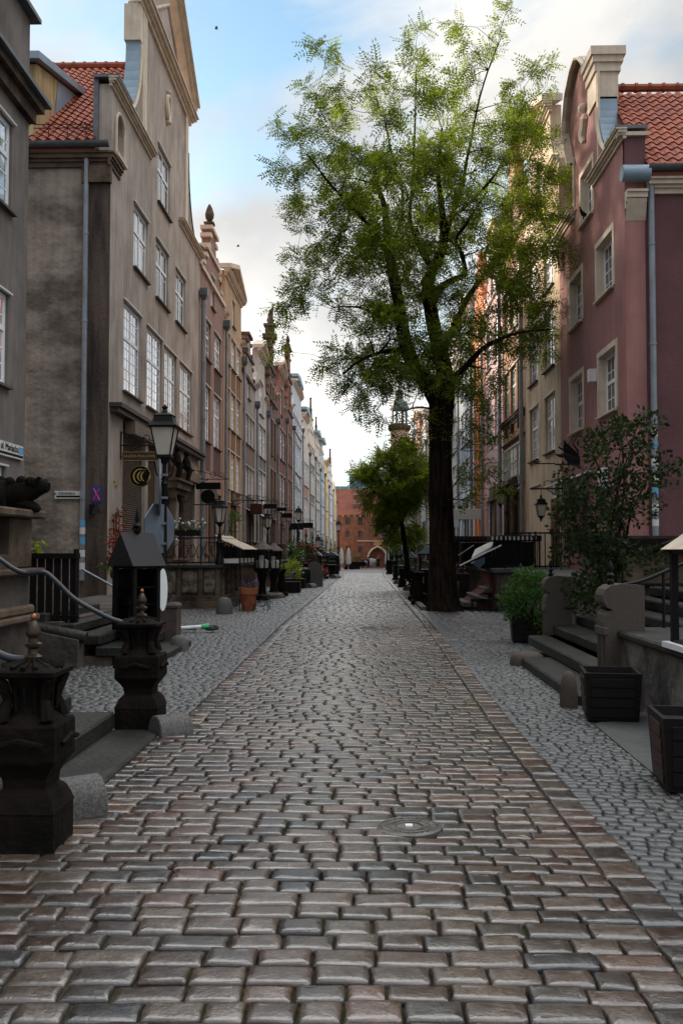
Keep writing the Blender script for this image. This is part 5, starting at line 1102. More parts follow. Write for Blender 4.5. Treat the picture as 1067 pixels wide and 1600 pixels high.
plant('creeper','dark green creeper hanging over the stairs behind the display case','climbing plant',(-4.1,16.8,.6),[(-4.2,16.8,1.15,.18),(-3.9,16.8,.95,.15),(-4.5,16.9,1.3,.15),(-4.0,16.9,.8,.15)],.07,.05,'leaf_bush',90,seed=6)
t=thing('stone_stairs','worn sandstone stairs rising left between the display case and the square granite pier','stairs',(-3.7,14.8,0))
for i,(a,b,z) in enumerate(((-3.35,-2.86,.10),(-3.72,-3.28,.26),(-4.08,-3.64,.42),(-4.5,-4.0,.58),(-5.9,-4.4,.72))):
    mb=MB(); mb.box(a,b,13.35,16.1,z-.14,z,.018); mb.build('step',M['slab'],t)
mb=MB(); mb.box(-4.4,-3.5,13.42,16.05,-.05,.12); mb.box(-4.4,-3.9,13.42,16.05,.12,.3); mb.build('stair_core',M['sand_tan'],t)
rail('thin grey handrail slanting down behind the display case',[at(128,889,15.6),at(175,915,15.6),at(200,930,15.6)],.018,'pipe')
# square granite pier and lamp post
t=thing('granite_pier','square reddish granite pier with iron cross finial beside the lamp post','pier',(-3.29,16.2,0))
mb=MB(); mb.sq([(.20,0),(.20,.62),(.215,.64),(.215,.68),(.17,.72)],-3.29,16.2); mb.build('shaft',M['sand_red'],t)
mb=MB(); mb.lathe([(.06,.72),(.03,.76),(.05,.80),(.02,.84),(.04,.88),(.005,.92)],-3.29,16.2,8)
for a in (0,PI/2,PI,3*PI/2): mb.tube([(-3.29,16.2,.78),(-3.29+.08*math.cos(a),16.2+.08*math.sin(a),.84)],.012,5)
mb.build('finial',M['iron'],t,True)
def lantern(mbf,mbg,x,y,z,s=1,n=4,rot=PI/4):
    # frame & glass of a tapered lantern whose glass stands on z
    g=[(.10,0),(.175,.42)]
    mbg.lathe([(r*s*math.sqrt(2) if n==4 else r*s*1.1,z+q*s) for r,q in g],x,y,n,rot)
    k=math.sqrt(2) if n==4 else 1.12
    for i in range(n):
        a=rot+i*2*PI/n; mbf.tube([(x+.105*k*s*math.cos(a),y+.105*k*s*math.sin(a),z),(x+.182*k*s*math.cos(a),y+.182*k*s*math.sin(a),z+.42*s)],.012*s,5)
    mbf.lathe([(.12*k*s,z-.04*s),(.12*k*s,z),(.05*s,z)],x,y,n,rot); mbf.lathe([(.215*k*s,z+.42*s),(.225*k*s,z+.45*s),(.16*k*s,z+.52*s),(.14*k*s,z+.60*s),(.15*k*s,z+.62*s),(.05*s,z+.68*s)],x,y,n,rot)
    mbf.lathe([(.05*s,z+.68*s),(.03*s,z+.72*s),(.05*s,z+.76*s),(.01*s,z+.80*s)],x,y,8); mbf.lathe([(.03*s,z-.22*s),(.03*s,z-.15*s),(.07*s,z-.1*s),(.09*s,z-.04*s)],x,y,8)
def street_lamp(label,x,y,z0,H_,s=1,n=4,group='old fashioned street lamps',glass='lampglass'):
    t=thing('street_lamp',label,'street lamp',(x,y,z0),group); zl=z0+H_-.8*s
    mb=MB(); mb.lathe([(.13*s,z0),(.13*s,z0+.25*s),(.10*s,z0+.3*s),(.09*s,z0+.7*s),(.12*s,z0+.75*s),(.07*s,z0+.82*s),(.055*s,z0+1.0*s),(.042*s,zl-.5*s),(.06*s,zl-.45*s),(.035*s,zl-.4*s),(.03*s,zl-.2*s)],x,y,12)
    mb.tube([(x-.16*s,y,zl-.1*s),(x-.12*s,y,zl-.3*s),(x,y,zl-.42*s)],.012*s,5); mb.tube([(x+.16*s,y,zl-.1*s),(x+.12*s,y,zl-.3*s),(x,y,zl-.42*s)],.012*s,5); mb.build('post',M['iron'],t,True)
    f=MB();g=MB(); lantern(f,g,x,y,zl,s,n,PI/4 if n==4 else 0); fo=f.build('lantern',M['iron'],t); g.build('lamp_glass',M[glass],fo); return t
street_lamp('tall black street lamp with square frosted lantern and two sign backs, by the granite pier',-3.47,16.75,0,4.17,1.12)
t=thing('road_sign','round grey backed road sign on the tall black lamp post','road sign',(-3.52,16.7,2.95))
def disc(mb,c,r,th,nrm_ang,n=28,oct=False,rot=0):
    x,y,z=c; ux,uy=math.cos(nrm_ang),math.sin(nrm_ang)
    V=[]
    for s_ in (-th/2,th/2):
        for k in range(n): a=2*PI*k/n+rot; V.append((x+ux*r*math.cos(a)-uy*s_,y+uy*r*math.cos(a)+ux*s_,z+r*math.sin(a)))
    mb.add(V,[tuple(range(n)),tuple(n+k for k in range(n))[::-1]]+[(k,(k+1)%n,n+(k+1)%n,n+k) for k in range(n)])
mb=MB(); disc(mb,(-3.53,16.62,2.70),.50,.03,R(104)); mb.build('plate',M['signback'],t); mb=MB(); mb.box(-3.55,-3.40,16.66,16.72,2.5,2.54); mb.build('clamp',M['pipe'],t); mb=MB(); mb.box(-3.55,-3.40,16.66,16.72,2.9,2.94); mb.build('clamp',M['pipe'],t)
t=thing('road_sign','octagonal grey backed stop sign below the round one on the tall black lamp post','road sign',(-3.5,16.66,1.85))
mb=MB(); disc(mb,(-3.52,16.6,1.98),.46,.03,R(66),8,rot=PI/8); mb.build('plate',M['signback'],t); mb=MB(); mb.box(-3.53,-3.42,16.62,16.70,1.7,1.74); mb.build('clamp',M['pipe'],t); mb=MB(); mb.box(-3.53,-3.42,16.62,16.70,2.05,2.09); mb.build('clamp',M['pipe'],t)
# display case with steep roof, oval board
def display(label,x,y,z0,w_,d_,hb,hr,rz,roof='roofsheet',ped=True,legs=.03,goods=True,hip=False,name='display_case'):
    t=thing(name,label,'display case',(x,y,z0)); co,si=math.cos(rz),math.sin(rz)
    T=lambda a,b,z:(x+a*co-b*si,y+a*si+b*co,z0+z)
    mb=MB(T)
    for a in (-1,1):
        for b in (-1,1): mb.box(a*(w_/2-legs)-legs,a*(w_/2-legs)+legs,b*(d_/2-legs)-legs,b*(d_/2-legs)+legs,0,hb)
    mb.box(-w_/2,w_/2,-d_/2,d_/2,0,.05); mb.box(-w_/2,w_/2,-d_/2,d_/2,hb-.04,hb); mb.build('frame',M['iron'],t)
    e=.06; mb=MB(T); a,b=w_/2+e,d_/2+e
    if hip: mb.add([(-a,-b,hb),(a,-b,hb),(a,b,hb),(-a,b,hb),(-a*.15,-b*.15,hb+hr*.85),(a*.15,-b*.15,hb+hr*.85),(a*.15,b*.15,hb+hr*.85),(-a*.15,b*.15,hb+hr*.85),(0,0,hb+hr)],[(3,2,1,0),(0,1,5,4),(1,2,6,5),(2,3,7,6),(3,0,4,7),(4,5,8),(5,6,8),(6,7,8),(7,4,8)])
    else: mb.add([(-a,-b,hb),(a,-b,hb),(a,b,hb),(-a,b,hb),(0,-b,hb+hr),(0,b,hb+hr)],[(3,2,1,0),(0,1,4),(2,3,5),(1,2,5,4),(3,0,4,5)])
    mb.build('roof',M[roof],t)
    mb=MB(T); mb.add([(-w_/2+.02,-d_/2+.05,.05),(w_/2-.02,-d_/2+.05,.05),(w_/2-.02,-d_/2+.05,hb-.05),(-w_/2+.02,-d_/2+.05,hb-.05)],[(0,1,2,3)])
    if goods:
        for k in range(3): mb2=MB(T); mb2.box(-w_/2+.05,w_/2-.05,-d_/2+.06,d_/2-.05,hb*(.12+.27*k),hb*(.12+.27*k)+.012); mb2.build('shelf',M['plate' if k==0 else 'wood_dark'],t)
    return t,T
t,T=display('black display case with steep pitched roof and iron spike standing on the left stairs',-3.38,14.35,.42,.50,.50,.95,.50,R(-38),roof='darkroof')
mb=MB(T); mb.box(-.22,.22,.18,.20,.05,.9); mb.box(-.24,-.22,-.2,.2,.05,.9); mb.box(-.2,.0,-.15,.1,.05,.5); mb.build('back_panel',M['black'],t)
mb=MB(T); mb.lathe([(.03,1.42),(.06,1.47),(.02,1.5),(.07,1.55),(.02,1.6),(.035,1.64),(.003,1.82)],0,0,8)
for a in range(4): mb.tube([(0,0,1.45),(.08*math.cos(a*PI/2),.08*math.sin(a*PI/2),1.50),(.05*math.cos(a*PI/2),.05*math.sin(a*PI/2),1.56)],.012,5)
mb.build('spike',M['iron'],t,True)
mb=MB(); mb.sq([(.22,0),(.22,.1),(.17,.14),(.17,.34),(.24,.40),(.24,.42)],-3.38,14.35); tag(mb.build('stone_block',M['sand_black']),'dark stone block carrying the steep roofed black display case','stone block')
mb=MB(); P=[]; disc(mb,(-3.32,15.35,1.0),.40,.03,R(35),28); V=[(x,y,1.0+(z-1.0)*1.0) for x,y,z in mb.v]; 
mb.v=[(-3.19+(x+3.32)*.2,15.35+(y-15.35)*.2,.97+(z-1.0)*.85) for x,y,z in mb.v]; tag(mb.build('oval_board',M['mirrorwhite']),'bright white narrow oval board standing behind the black display case','board')
# electric scooter lying on the setts
t=thing('electric_scooter','white and green electric scooter lying on its side on the setts beyond the granite pier','scooter',(-3.3,18.8,0))
mb=MB(); mb.box(-3.95,-3.25,18.72,18.86,.05,.10,.01); mb.build('deck',M['rubber'],t); mb=MB(); mb.tube([(-3.75,18.62,.08),(-3.3,18.62,.11),(-3.12,18.66,.12)],.035,8); mb.build('stem',M['white'],t,True)
mb=MB(); mb.tube([(-3.12,18.66,.12),(-2.98,18.70,.12)],[.05,.06],8); mb.build('fender',M['green'],t,True)
for cx in (-2.93,-4.0):
    mb=MB(); mb.tube([(cx+.11*math.cos(a*PI/8),18.74+.11*math.sin(a*PI/8),.09+.02*math.sin(a*PI/8)) for a in range(17)],.03,7,False); wv=mb.build('wheel',M['rubber'],t,True); mb=MB(); mb.lathe([(.05,.07),(.05,.12)],cx,18.74,12); mb.build('hub',M['iron_cast'],wv)
mb=MB(); mb.tube([(-3.75,18.4,.12),(-3.75,18.85,.14)],.018,6); mb.build('handlebar',M['iron'],t,True)
# plates on the walls
def text(body,loc,rot,size,m,parent=None,name='lettering'):
    cu=bpy.data.curves.new(name,'FONT'); cu.body=body; cu.size=size; cu.extrude=.002; cu.align_x='CENTER'; cu.align_y='CENTER'; cu.materials.append(M[m])
    o=bpy.data.objects.new(name,cu); COL.objects.link(o); dg=bpy.context.evaluated_depsgraph_get(); me=bpy.data.meshes.new_from_object(o.evaluated_get(dg)); bpy.data.objects.remove(o)
    o=bpy.data.objects.new(name,me); COL.objects.link(o); 
    if not me.materials: me.materials.append(M[m])
    o.location=Vector(loc)-(ORG[parent.name] if parent else Vector()); o.rotation_euler=rot
    if parent: o.parent=parent
    ORG[o.name]=Vector(); return o
def plate(label,T,u0,u1,z0,z1,body,size,rot,stripe=True,blue=False):
    c=T((u0+u1)/2,.0,(z0+z1)/2); t=thing('street_plate',label,'street sign',c); mb=MB(); bevbox(mb,T,u0,u1,.0,.05,z0,z1); p=mb.build('plate',M['plate'],t)
    mb=MB(); bevbox(mb,T,u0+.04,u1-.02,.05,.055,z0+.03,z0+.07); mb.build('stripe',M['black'],t)
    if blue: mb=MB(); bevbox(mb,T,u1-.22,u1-.02,.05,.056,z0+.1,z1-.03); mb.build('stripe',M['lightblue'],t)
    text(body,T((u0+u1)/2-.08,.056,z0+(z1-z0)*.66),rot,size,'black',t)
plate('small white street name plate on the brown side wall of the big grey house',TS,-7.24,-6.62,2.82,3.0,'ul. DZIANKA',.09,(PI/2,0,0))
plate('white street name plate on the nearest grey house at the left edge',TL,15.55,16.7,3.18,3.42,'ul. Mariacka',.17,(PI/2,0,PI/2),blue=True)
t=thing('notice_plate','blue notice plate crossed by a red X on the big grey house','notice',(-6.3,22.45,2.9)); mb=MB(); bevbox(mb,TS,-6.36,-6.14,.04,.06,2.74,3.12); mb.build('plate',M['blue'],t)
mb=MB(); 
for s in (-1,1): mb.tube([TS(-6.25-s*.07,.065,2.78),TS(-6.25+s*.07,.065,3.06)],.018,4)
mb.build('cross',M['red'],t)
mb=MB(); mb.box(-6.38,-6.25,22.30,22.42,2.45,2.68); mb.add([(-6.3,22.2,2.45),(-6.05,22.2,2.45),(-6.2,22.3,2.72)],[(0,1,2)]); tag(mb.build('meter_box',M['iron']),'small black and white box under the blue notice plate','box')
# hanging gallery sign
def bracket(mb,T,u,z,ln,n0=.0):
    mb.tube([T(u,n0,z),T(u,n0+ln,z)],.018,6); mb.tube([T(u,n0+.03,z-.35),T(u,n0+.03,z+.35)],.02,6)
    for (c,r,a0,a1) in ((.25,.13,0,2*PI),(.55,.10,0,2*PI),(.8,.07,0,2*PI)):
        if c*ln>.05: mb.tube([T(u,n0+c*ln+r*math.cos(a0+(a1-a0)*i/12)*.9*ln/1.3,z+.16+r*math.sin(a0+(a1-a0)*i/12)) for i in range(13)],.010,5)
    mb.tube([T(u,n0+.03,z-.3),T(u,n0+ln*.2,z-.15),T(u,n0+ln*.45,z)],.012,5); mb.tube([T(u,n0+.03,z+.32),T(u,n0+ln*.4,z+.22),T(u,n0+ln*.95,z+.02)],.012,5)
t=thing('hanging_sign','brown lettered gallery board above a black disc with gold crescents, on an iron bracket','shop sign',TL(23.6,0,4.1))
mb=MB(); bracket(mb,TL,23.6,4.2,1.2); mb.tube([TL(23.6,.25,4.2),TL(23.6,.25,4.04)],.01,4); mb.tube([TL(23.6,.85,4.2),TL(23.6,.85,4.04)],.01,4); mb.tube([TL(23.6,.51,3.82),TL(23.6,.51,3.7)],.01,4); mb.build('bracket',M['iron'],t)
mb=MB(); mb.box(-5.93,-5.03,23.58,23.62,3.82,4.04); b_=mb.build('board',M['brownboard'],t); mb=MB(); 
for z in (3.82,4.028): mb.box(-5.93,-5.03,23.57,23.575,z,z+.012)
mb.build('rim',M['gold'],b_)
text('GALERIA FRALLOWSKI',(-5.48,23.57,3.93),(PI/2,0,0),.085,'gold',t)
mb=MB(); disc(mb,(-5.48,23.6,3.43),.27,.04,0); d_=mb.build('disc',M['black'],t)
mb=MB(); mb.tube([(-5.13+.375*math.cos(a*PI/20),23.57,2.98+.375*math.sin(a*PI/20)) for a in range(41)],.008,4,False)
for cx,r,a0,a1 in ((-5.10,.27,R(80),R(255)),(-5.03,.19,R(110),R(250)),(-4.91,.19,R(110),R(250)),(-5.06,.27,R(-55),R(15))):
    P=[(cx+r*math.cos(a0+(a1-a0)*i/12),23.572,2.98+r*math.sin(a0+(a1-a0)*i/12)*1.0) for i in range(13)]; mb.tube(P,[.006+.028*math.sin(PI*i/12) for i in range(13)],5)
mb.tube([(-5.2,23.572,3.22),(-4.92,23.572,3.22)],.008,4); mb.v=[(-5.48+(x+5.13)*.69,y,3.43+(z-2.98)*.69) for x,y,z in mb.v]; mb.build('emblem',M['gold'],d_)
t=thing('hanging_sign','plain black board above a black disc on a bracket near the dark brown house','shop sign',TL(33.6,0,4.0))
mb=MB(); bracket(mb,TL,33.8,4.12,1.3); mb.build('bracket',M['iron'],t); mb=MB(); mb.box(-5.88,-5.0,33.78,33.82,3.76,4.0); mb.build('board',M['black'],t); mb=MB(); disc(mb,(-5.45,33.8,3.5),.25,.05,0); mb.build('disc',M['black'],t); mb=MB(); mb.tube([(-5.95,33.8,3.22),(-4.8,33.8,3.22)],.02,5); mb.build('rod',M['iron'],t)
# window box with white flowers
t=thing('flower_box','dark window box overflowing with white flowers beside the lamp post','flower box',TL(26.2,.9,2.2)); mb=MB(); mb.box(-5.35,-4.45,26.2,26.45,2.0,2.16); mb.build('box',M['wood_dark'],t)
foliage('leaves',t,[(-5.3+.15*i,26.3,2.22+.03*(i%2),.14) for i in range(7)],np.random.default_rng(9),130,.07,.035,'leaf_bush'); foliage('blossom_foliage',t,[(-5.3+.17*i,26.25,2.28+.03*(i%3),.13) for i in range(6)]+[(-5.1,26.2,1.9,.09)],np.random.default_rng(10),60,.07,.06,'petal_w')
# ---------------------------------------------------------------- the carved terrace of the grey house
def spindle_rail(root,T,pts,z0,z1,step=.13,r=.010,name='railing'):
    mb=MB()
    for (a,b) in zip(pts,pts[1:]):
        L_=math.hypot(b[0]-a[0],b[1]-a[1]); k=max(1,int(L_/step))
        for z in (z0+.06,z1): mb.tube([(a[0],a[1],z),(b[0],b[1],z)],r*1.6,5)
        for i in range(k+1): x=a[0]+(b[0]-a[0])*i/k; y=a[1]+(b[1]-a[1])*i/k; mb.tube([(x,y,z0),(x,y,z1)],r,4,False)
    return mb.build(name,M['iron'],root)
t=thing('stone_terrace','carved sandstone terrace with plinth steps and iron railing before the big grey house','terrace',(-4.9,28.5,0))
mb=MB(); mb.box(-5.99,-3.98,26.75,31.5,-.05,1.10); mb.box(-5.99,-3.7,26.5,31.7,-.05,.20,.01); mb.box(-5.99,-3.82,26.6,31.6,.20,.33,.01); mb.build('wall',M['sand_tan'],t)
mb=MB(); mb.box(-5.99,-3.86,26.62,31.6,1.10,1.20,.02); mb.build('coping',M['slab'],t)
for x in (-5.75,-5.1,-4.5,-4.02): mb=MB(); mb.box(x-.06,x+.06,26.68,26.76,.33,1.1); mb.build('pilaster',M['sand_tan'],t)
MP=(mat('pale carved stone',(.20,.16,.12),.85,(.05,.04,.03),5,.4,.6,bump=1,bsc=14,bdist=.03))
for i,(a,b) in enumerate(((-5.66,-5.2),(-5.02,-4.6),(-4.4,-4.1))): mb=MB(); mb.box(a,b,26.70,26.76,.42,1.02,.012); mb.build('carved_panel',MP,t)
for y in (27.3,28.3,29.3,30.3,31.3): mb=MB(); mb.box(-3.99,-3.92,y-.08,y+.08,.33,1.1); mb.build('pilaster',MP,t)
rl=spindle_rail(t,None,[(-5.95,26.8),(-4.02,26.8),(-4.02,31.4)],1.2,1.95,.45,.014)
mb=MB()
for i in range(9):
    x=-5.8+i*.21; mb.tube([(x+.09*math.cos(a*PI/5),26.8,1.58+.18*math.sin(a*PI/5)) for a in range(11)],.010,4,False)
mb.build('scrollwork',M['iron'],t)
plant('potted_plant','row of small red flowered pots on the carved terrace of the grey house','plant',(-5.2,27.1,1.2),[(-5.5,27.1,1.35,.15),(-5.1,27.05,1.32,.15),(-4.7,27.1,1.35,.15)],.06,.04,'leaf_red',70,seed=12)
street_lamp('black lamp with pale panes standing on the corner of the carved terrace',-3.98,26.75,1.1,2.05,.95,6)
t=thing('display_case','long display case with eight pale lids on the carved terrace of the grey house','display case',(-3.8,28,1.2))
mb=MB(); 
for y in (27.0,27.9,28.8,29.7,30.6):
    mb.box(-4.1,-4.06,y-.02,y+.02,1.2,1.75); mb.box(-3.46,-3.42,y-.02,y+.02,1.2,1.62)
mb.box(-4.1,-3.42,27.0,30.6,1.2,1.24); mb.box(-3.80,-3.76,27.0,27.04,.9,1.2); mb.build('frame',M['iron'],t)
mb=MB(); mb.box(-4.08,-3.45,27.03,30.58,1.24,1.36); mb.build('goods',M['plate'],t)
mb=MB(); mb.box(-4.1,-3.42,30.6,30.64,1.24,1.7); mb.box(-4.10,-4.07,27,30.6,1.24,1.7); mb.build('back_panel',M['sheen'],t)
for k in range(4):
    y=27.0+k*.91
    for (x0,x1,z0,z1) in ((-4.15,-3.86,2.02,1.84),(-3.82,-3.34,1.84,1.62)):
        mb=MB(); mb.add([(x0,y,z0),(x1,y,z1),(x1,y+.84,z1),(x0,y+.84,z0),(x0,y,z0+.025),(x1,y,z1+.025),(x1,y+.84,z1+.025),(x0,y+.84,z0+.025)],[(0,1,2,3),(7,6,5,4),(0,4,5,1),(1,5,6,2),(2,6,7,3),(3,7,4,0)]); mb.build('lid',M['cream'],t)
# terracotta pot with wrought iron fence
t=thing('flower_pot','big terracotta pot of purple pansies before the carved terrace','flower pot',(-3.03,25.6,0)); mb=MB(); mb.lathe([(.16,0),(.17,.02),(.22,.42),(.225,.44),(.255,.44),(.262,.60),(.24,.60),(.225,.54)],-3.03,25.6,24); mb.build('pot',M['terracotta'],t,True)
mb=MB(); mb.tube([(-3.03+.1*math.cos(a*PI/8),25.6-.205,.25+.1*math.sin(a*PI/8)) for a in range(17)],.008,4); mb.build('relief',M['terracotta'],t)
foliage('leaves',t,[(-3.13,25.6,.62,.13),(-2.93,25.6,.62,.13),(-3.03,25.5,.6,.13)],np.random.default_rng(3),150,.05,.035,'leaf_bush'); foliage('blossom_foliage',t,[(-3.18,25.55,.7,.08),(-2.85,25.55,.75,.11),(-3.0,25.5,.68,.08)],np.random.default_rng(4),110,.05,.045,'petal_v')
for sx,lb in ((-3.42,'low wrought iron hoop left of the terracotta pot'),(-2.68,'low wrought iron hoop right of the terracotta pot')):
    mb=MB()
    for dy in (0,.5):
        mb.tube([(sx-.2,25.5+dy,0),(sx-.2,25.5+dy,.35),(sx,25.5+dy,.42),(sx+.17,25.5+dy,.35),(sx+.17,25.5+dy,0)],.012,5); mb.tube([(sx+.1*math.cos(a*PI/6),25.5+dy,.2+.1*math.sin(a*PI/6)) for a in range(13)],.009,4)
    mb.tube([(sx-.2,25.5,.3),(sx-.2,26,.3)],.01,4); mb.tube([(sx+.17,25.5,.3),(sx+.17,26,.3)],.01,4); tag(mb.build('iron_hoop',M['iron']),lb,'plant guard')
# ---------------------------------------------------------------- the right hand terraces
def scroll_pier(label,x0,x1,y0,y1,H_,m='gran_brown'):
    t=thing('stair_pier',label,'stair pier',((x0+x1)/2,(y0+y1)/2,0),'granite stair piers with scrolled tops'); w_=x1-x0
    P=[(x0+.02,-.05),(x1,-.05),(x1,H_-.02),(x0+.42*w_,H_)]+[(x0+.30*w_+.14*math.cos(a),H_-.15+.14*math.sin(a)) for a in [R(q) for q in (80,110,140,170,200,230,260)]]+[(x0+.12*w_,H_-.30),(x0+.03*w_,H_-.34),(x0,H_-.42),(x0,H_-.50),(x0+.04*w_,H_-.54)]
    mb=MB(); mb.prism(P,y0,y1); mb.build('slab',M[m],t)
    mb=MB()
    for k in (.25,.75): y=y0+(y1-y0)*k; mb.tube([(x0+.015,y,.05),(x0+.015,y,H_-.56)],.022,6)
    mb.box(x0-.012,x0+.05,y0-.008,y1+.008,H_-.56,H_-.47,.01); mb.build('moulding',M[m],t)
    mb=MB(); xf=x0+.28*w_; yf=(y0+y1)/2; mb.lathe([(.035,H_-.02),(.04,H_+.03),(.02,H_+.05),(.045,H_+.09),(.02,H_+.12),(.035,H_+.16),(.03,H_+.2),(.005,H_+.25)],xf,yf,10); mb.build('finial',M['iron'],t,True); return t
scroll_pier('brown granite stair pier with scrolled top, nearer of the two beside the right stairs',2.60,3.04,10.45,10.82,1.24)
scroll_pier('grey granite stair pier with scrolled top beside the shrub planter',2.88,3.30,15.25,15.55,1.20)
t=thing('stone_stairs','wide mossy sandstone stairs rising right between the two granite piers','stairs',(3.2,13,0))
for i,(a,b,z) in enumerate(((2.20,2.68,.12),(2.60,3.08,.27),(3.0,3.5,.42),(3.42,3.9,.57),(3.82,4.3,.72),(4.2,4.7,.87),(4.6,5.49,1.02))):
    mb=MB(); y0=10.05 if i<1 else 10.85-.02*i; mb.box(a,b,y0 if i else 10.0,(13.45,15.22)[i] if i<2 else 15.6,z-.15,z,.02); mb.build('step',M['slab'],t)
mb=MB(); mb.box(2.9,5.45,10.98,15.2,-.05,.27); mb.box(3.7,5.45,10.98,15.2,.27,.57); mb.box(4.5,5.45,10.98,15.2,.57,.87); mb.build('stair_core',M['plaster_dark'],t)
roundstone(2.30,13.55,.24,.20,'low worn granite guard stone at the far corner of the right stairs','gran_brown')
roundstone(2.11,9.95,.09,.36,'conical granite guard stone just behind the nearer brown wooden planter','gran_brown')
t=thing('retaining_wall','cracked pale plaster wall under the right terrace behind the wooden planters','wall',(4,9,0)); mb=MB(); mb.box(2.78,5.45,3.0,10.85,-.05,.66,.01); mb.build('wall',mat('pale cracked plaster',h('9a8f88',.55),.9,h('4d4743',.5),2.2,.38,.62,bump=.9,bsc=9,bdist=.04),t)
mb=MB(); mb.box(2.74,5.45,3.0,10.9,.66,.74,.02); mb.build('coping',M['slab'],t)
mb=MB(); mb.prism([(2.12,8.9),(2.05,6.1),(2.78,6.1),(2.78,9.6)],-.03,.012,'z'); tag(mb.build('paving_slab',M['slabr']),'smooth grey granite slab in the ground between the two dark planters','paving slab')
def planter(label,x,y,w_,d_,H_,rz=0,taper=.03):
    t=thing('wooden_planter',label,'planter',(x,y,0),'dark wooden planters on the right pavement'); co,si=math.cos(rz),math.sin(rz)
    T=lambda a,b,z:(x+a*co-b*si,y+a*si+b*co,z)
    mb=MB(T); a,b=w_/2,d_/2
    mb.add([(-a+taper,-b+taper,.02),(a-taper,-b+taper,.02),(a-taper,b-taper,.02),(-a+taper,b-taper,.02),(-a,-b,H_),(a,-b,H_),(a,b,H_),(-a,b,H_),(-a+.03,-b+.03,H_),(a-.03,-b+.03,H_),(a-.03,b-.03,H_),(-a+.03,b-.03,H_),(-a+.04,-b+.04,H_-.06),(a-.04,-b+.04,H_-.06),(a-.04,b-.04,H_-.06),(-a+.04,b-.04,H_-.06)],[(3,2,1,0),(0,1,5,4),(1,2,6,5),(2,3,7,6),(3,0,4,7),(4,5,9,8),(5,6,10,9),(6,7,11,10),(7,4,8,11),(8,9,13,12),(9,10,14,13),(10,11,15,14),(11,8,12,15),(12,13,14,15)]); mb.build('box',M['wood_dark'],t)
    for k in range(4):
        z0=.05+(H_-.09)*k/4; z1=.05+(H_-.09)*(k+1)/4-.012; o=taper*(1-(z0/H_))
        mb=MB(T); mb.box(-a+o-.012,-a+o+.012,-b+.10,b-.10,z0,z1,.004); mb.build('lit_side_board',M['wood_red'],t)  # lit street side painted in: redder, lighter wood than the front
        mb=MB(T); mb.box(-a+.06,a-.06,-b+o-.010,-b+o+.01,z0,z1,.004); mb.build('shaded_front_board',M['wood_dark'],t)  # front in near-black wood, its shade put into the colour
    mb=MB(T); mb.box(-a+.05,a-.05,-b+.05,b-.05,H_-.09,H_-.07); mb.build('soil',M['joint'],t); return t
planter('dark brown wooden planter in front of the nearer granite pier',2.36,9.28,.52,.58,.46,R(-8))
planter('dark brown wooden planter cut by the right edge, the closest one',2.29,6.62,.60,.56,.50,R(-6))
planter('dark wooden planter holding the bright green shrub',2.90,16.85,.64,.56,.50,R(-4))
plant('shrub','round bright green shrub growing in the dark wooden planter','shrub',(2.9,16.85,.45),[(2.9,16.85,.95,.34),(2.68,16.7,.9,.28),(3.12,16.7,.98,.26),(2.62,16.8,.68,.24),(2.9,16.6,.7,.26),(3.15,16.8,.75,.25),(2.8,16.85,1.14,.2),(3.0,16.9,1.12,.2),(2.95,16.5,.5,.18),(3.08,16.45,.3,.16),(2.58,16.6,.5,.15),(2.45,16.75,.72,.14)],.075,.032,'leaf_bush',330,seed=21)
mb=MB(); mb.lathe([(.07,0),(.075,.02),(.05,.06),(.015,.08),(.012,.3)],2.32,5.98,14,sq=1.4); tag(mb.build('stand_foot',M['rubber'],None,True),'small black rounded foot at the right edge beside the closest planter','stand')
# climbing rose
rz=random.Random(31); RP=[]
for x,y,r,n in ((900,830,34,9),(930,870,30,9),(900,800,26,6),(960,850,26,6),(925,920,26,7),(880,860,18,3),(905,760,28,7),(935,790,28,7),(975,800,26,6),(945,745,24,5),(985,745,22,5),(1000,700,20,5),(985,672,16,4),(960,680,18,4),(925,700,18,3),(1010,670,14,3),(1020,745,16,3),(1035,730,12,2),(1005,790,18,3),(880,790,16,3),(950,700,14,3),(965,940,20,3),(905,945,18,4),(1020,880,12,2),(955,895,18,4)):
    for k in range(n): RP.append(at(x+rz.gauss(0,r*.55),y+rz.gauss(0,r*.55),rz.uniform(13.6,16.0))+(rz.uniform(.14,.24),))
rng=np.random.default_rng(17); t=thing('climbing_rose','large dark climbing rose with arching stems behind the two granite piers','climbing rose',(3.9,15.3,0))
mb=MB()
st=[[(3.75,15,.4),at(930,820,15),at(905,760,14.6),at(885,770,14.5)],[(3.8,15,.4),at(950,850,15),at(965,760,14.5),at(985,700,14.2),at(995,662,14)],[(3.8,15,.4),at(975,830,15),at(940,740,14.8),at(915,690,14.6)],[(3.8,15,.4),at(985,800,15),at(1010,750,14.6),at(1045,725,14.3)],[(3.8,15,.4),at(975,760,15),at(972,700,15),at(960,680,15)]]
for s in st: mb.tube(s,[.03,.02,.012,.008,.006][:len(s)],6)
for (x,y,z,r) in RP:
    b=min(((Vector(q)-Vector((x,y,z))).length,q) for s in st for q in s[1:])[1]; mb.tube([b,((b[0]+x)/2,(b[1]+y)/2,(b[2]+z)/2+.08),(x,y,z)],[.008,.006,.004],4,False)
mb.build('stems',M['twig'],t,True); foliage('foliage',t,RP,rng,105,.085,.055,'leaf_rose')
plant('ivy','dark ivy spreading at the foot of the climbing rose beside the right stairs','plant',(4.3,15.4,.6),[at(x,y,15.8)+(.2,) for x,y in ((1000,935),(1030,930),(960,940),(1050,920))],.06,.05,'leaf_rose',80,seed=8)
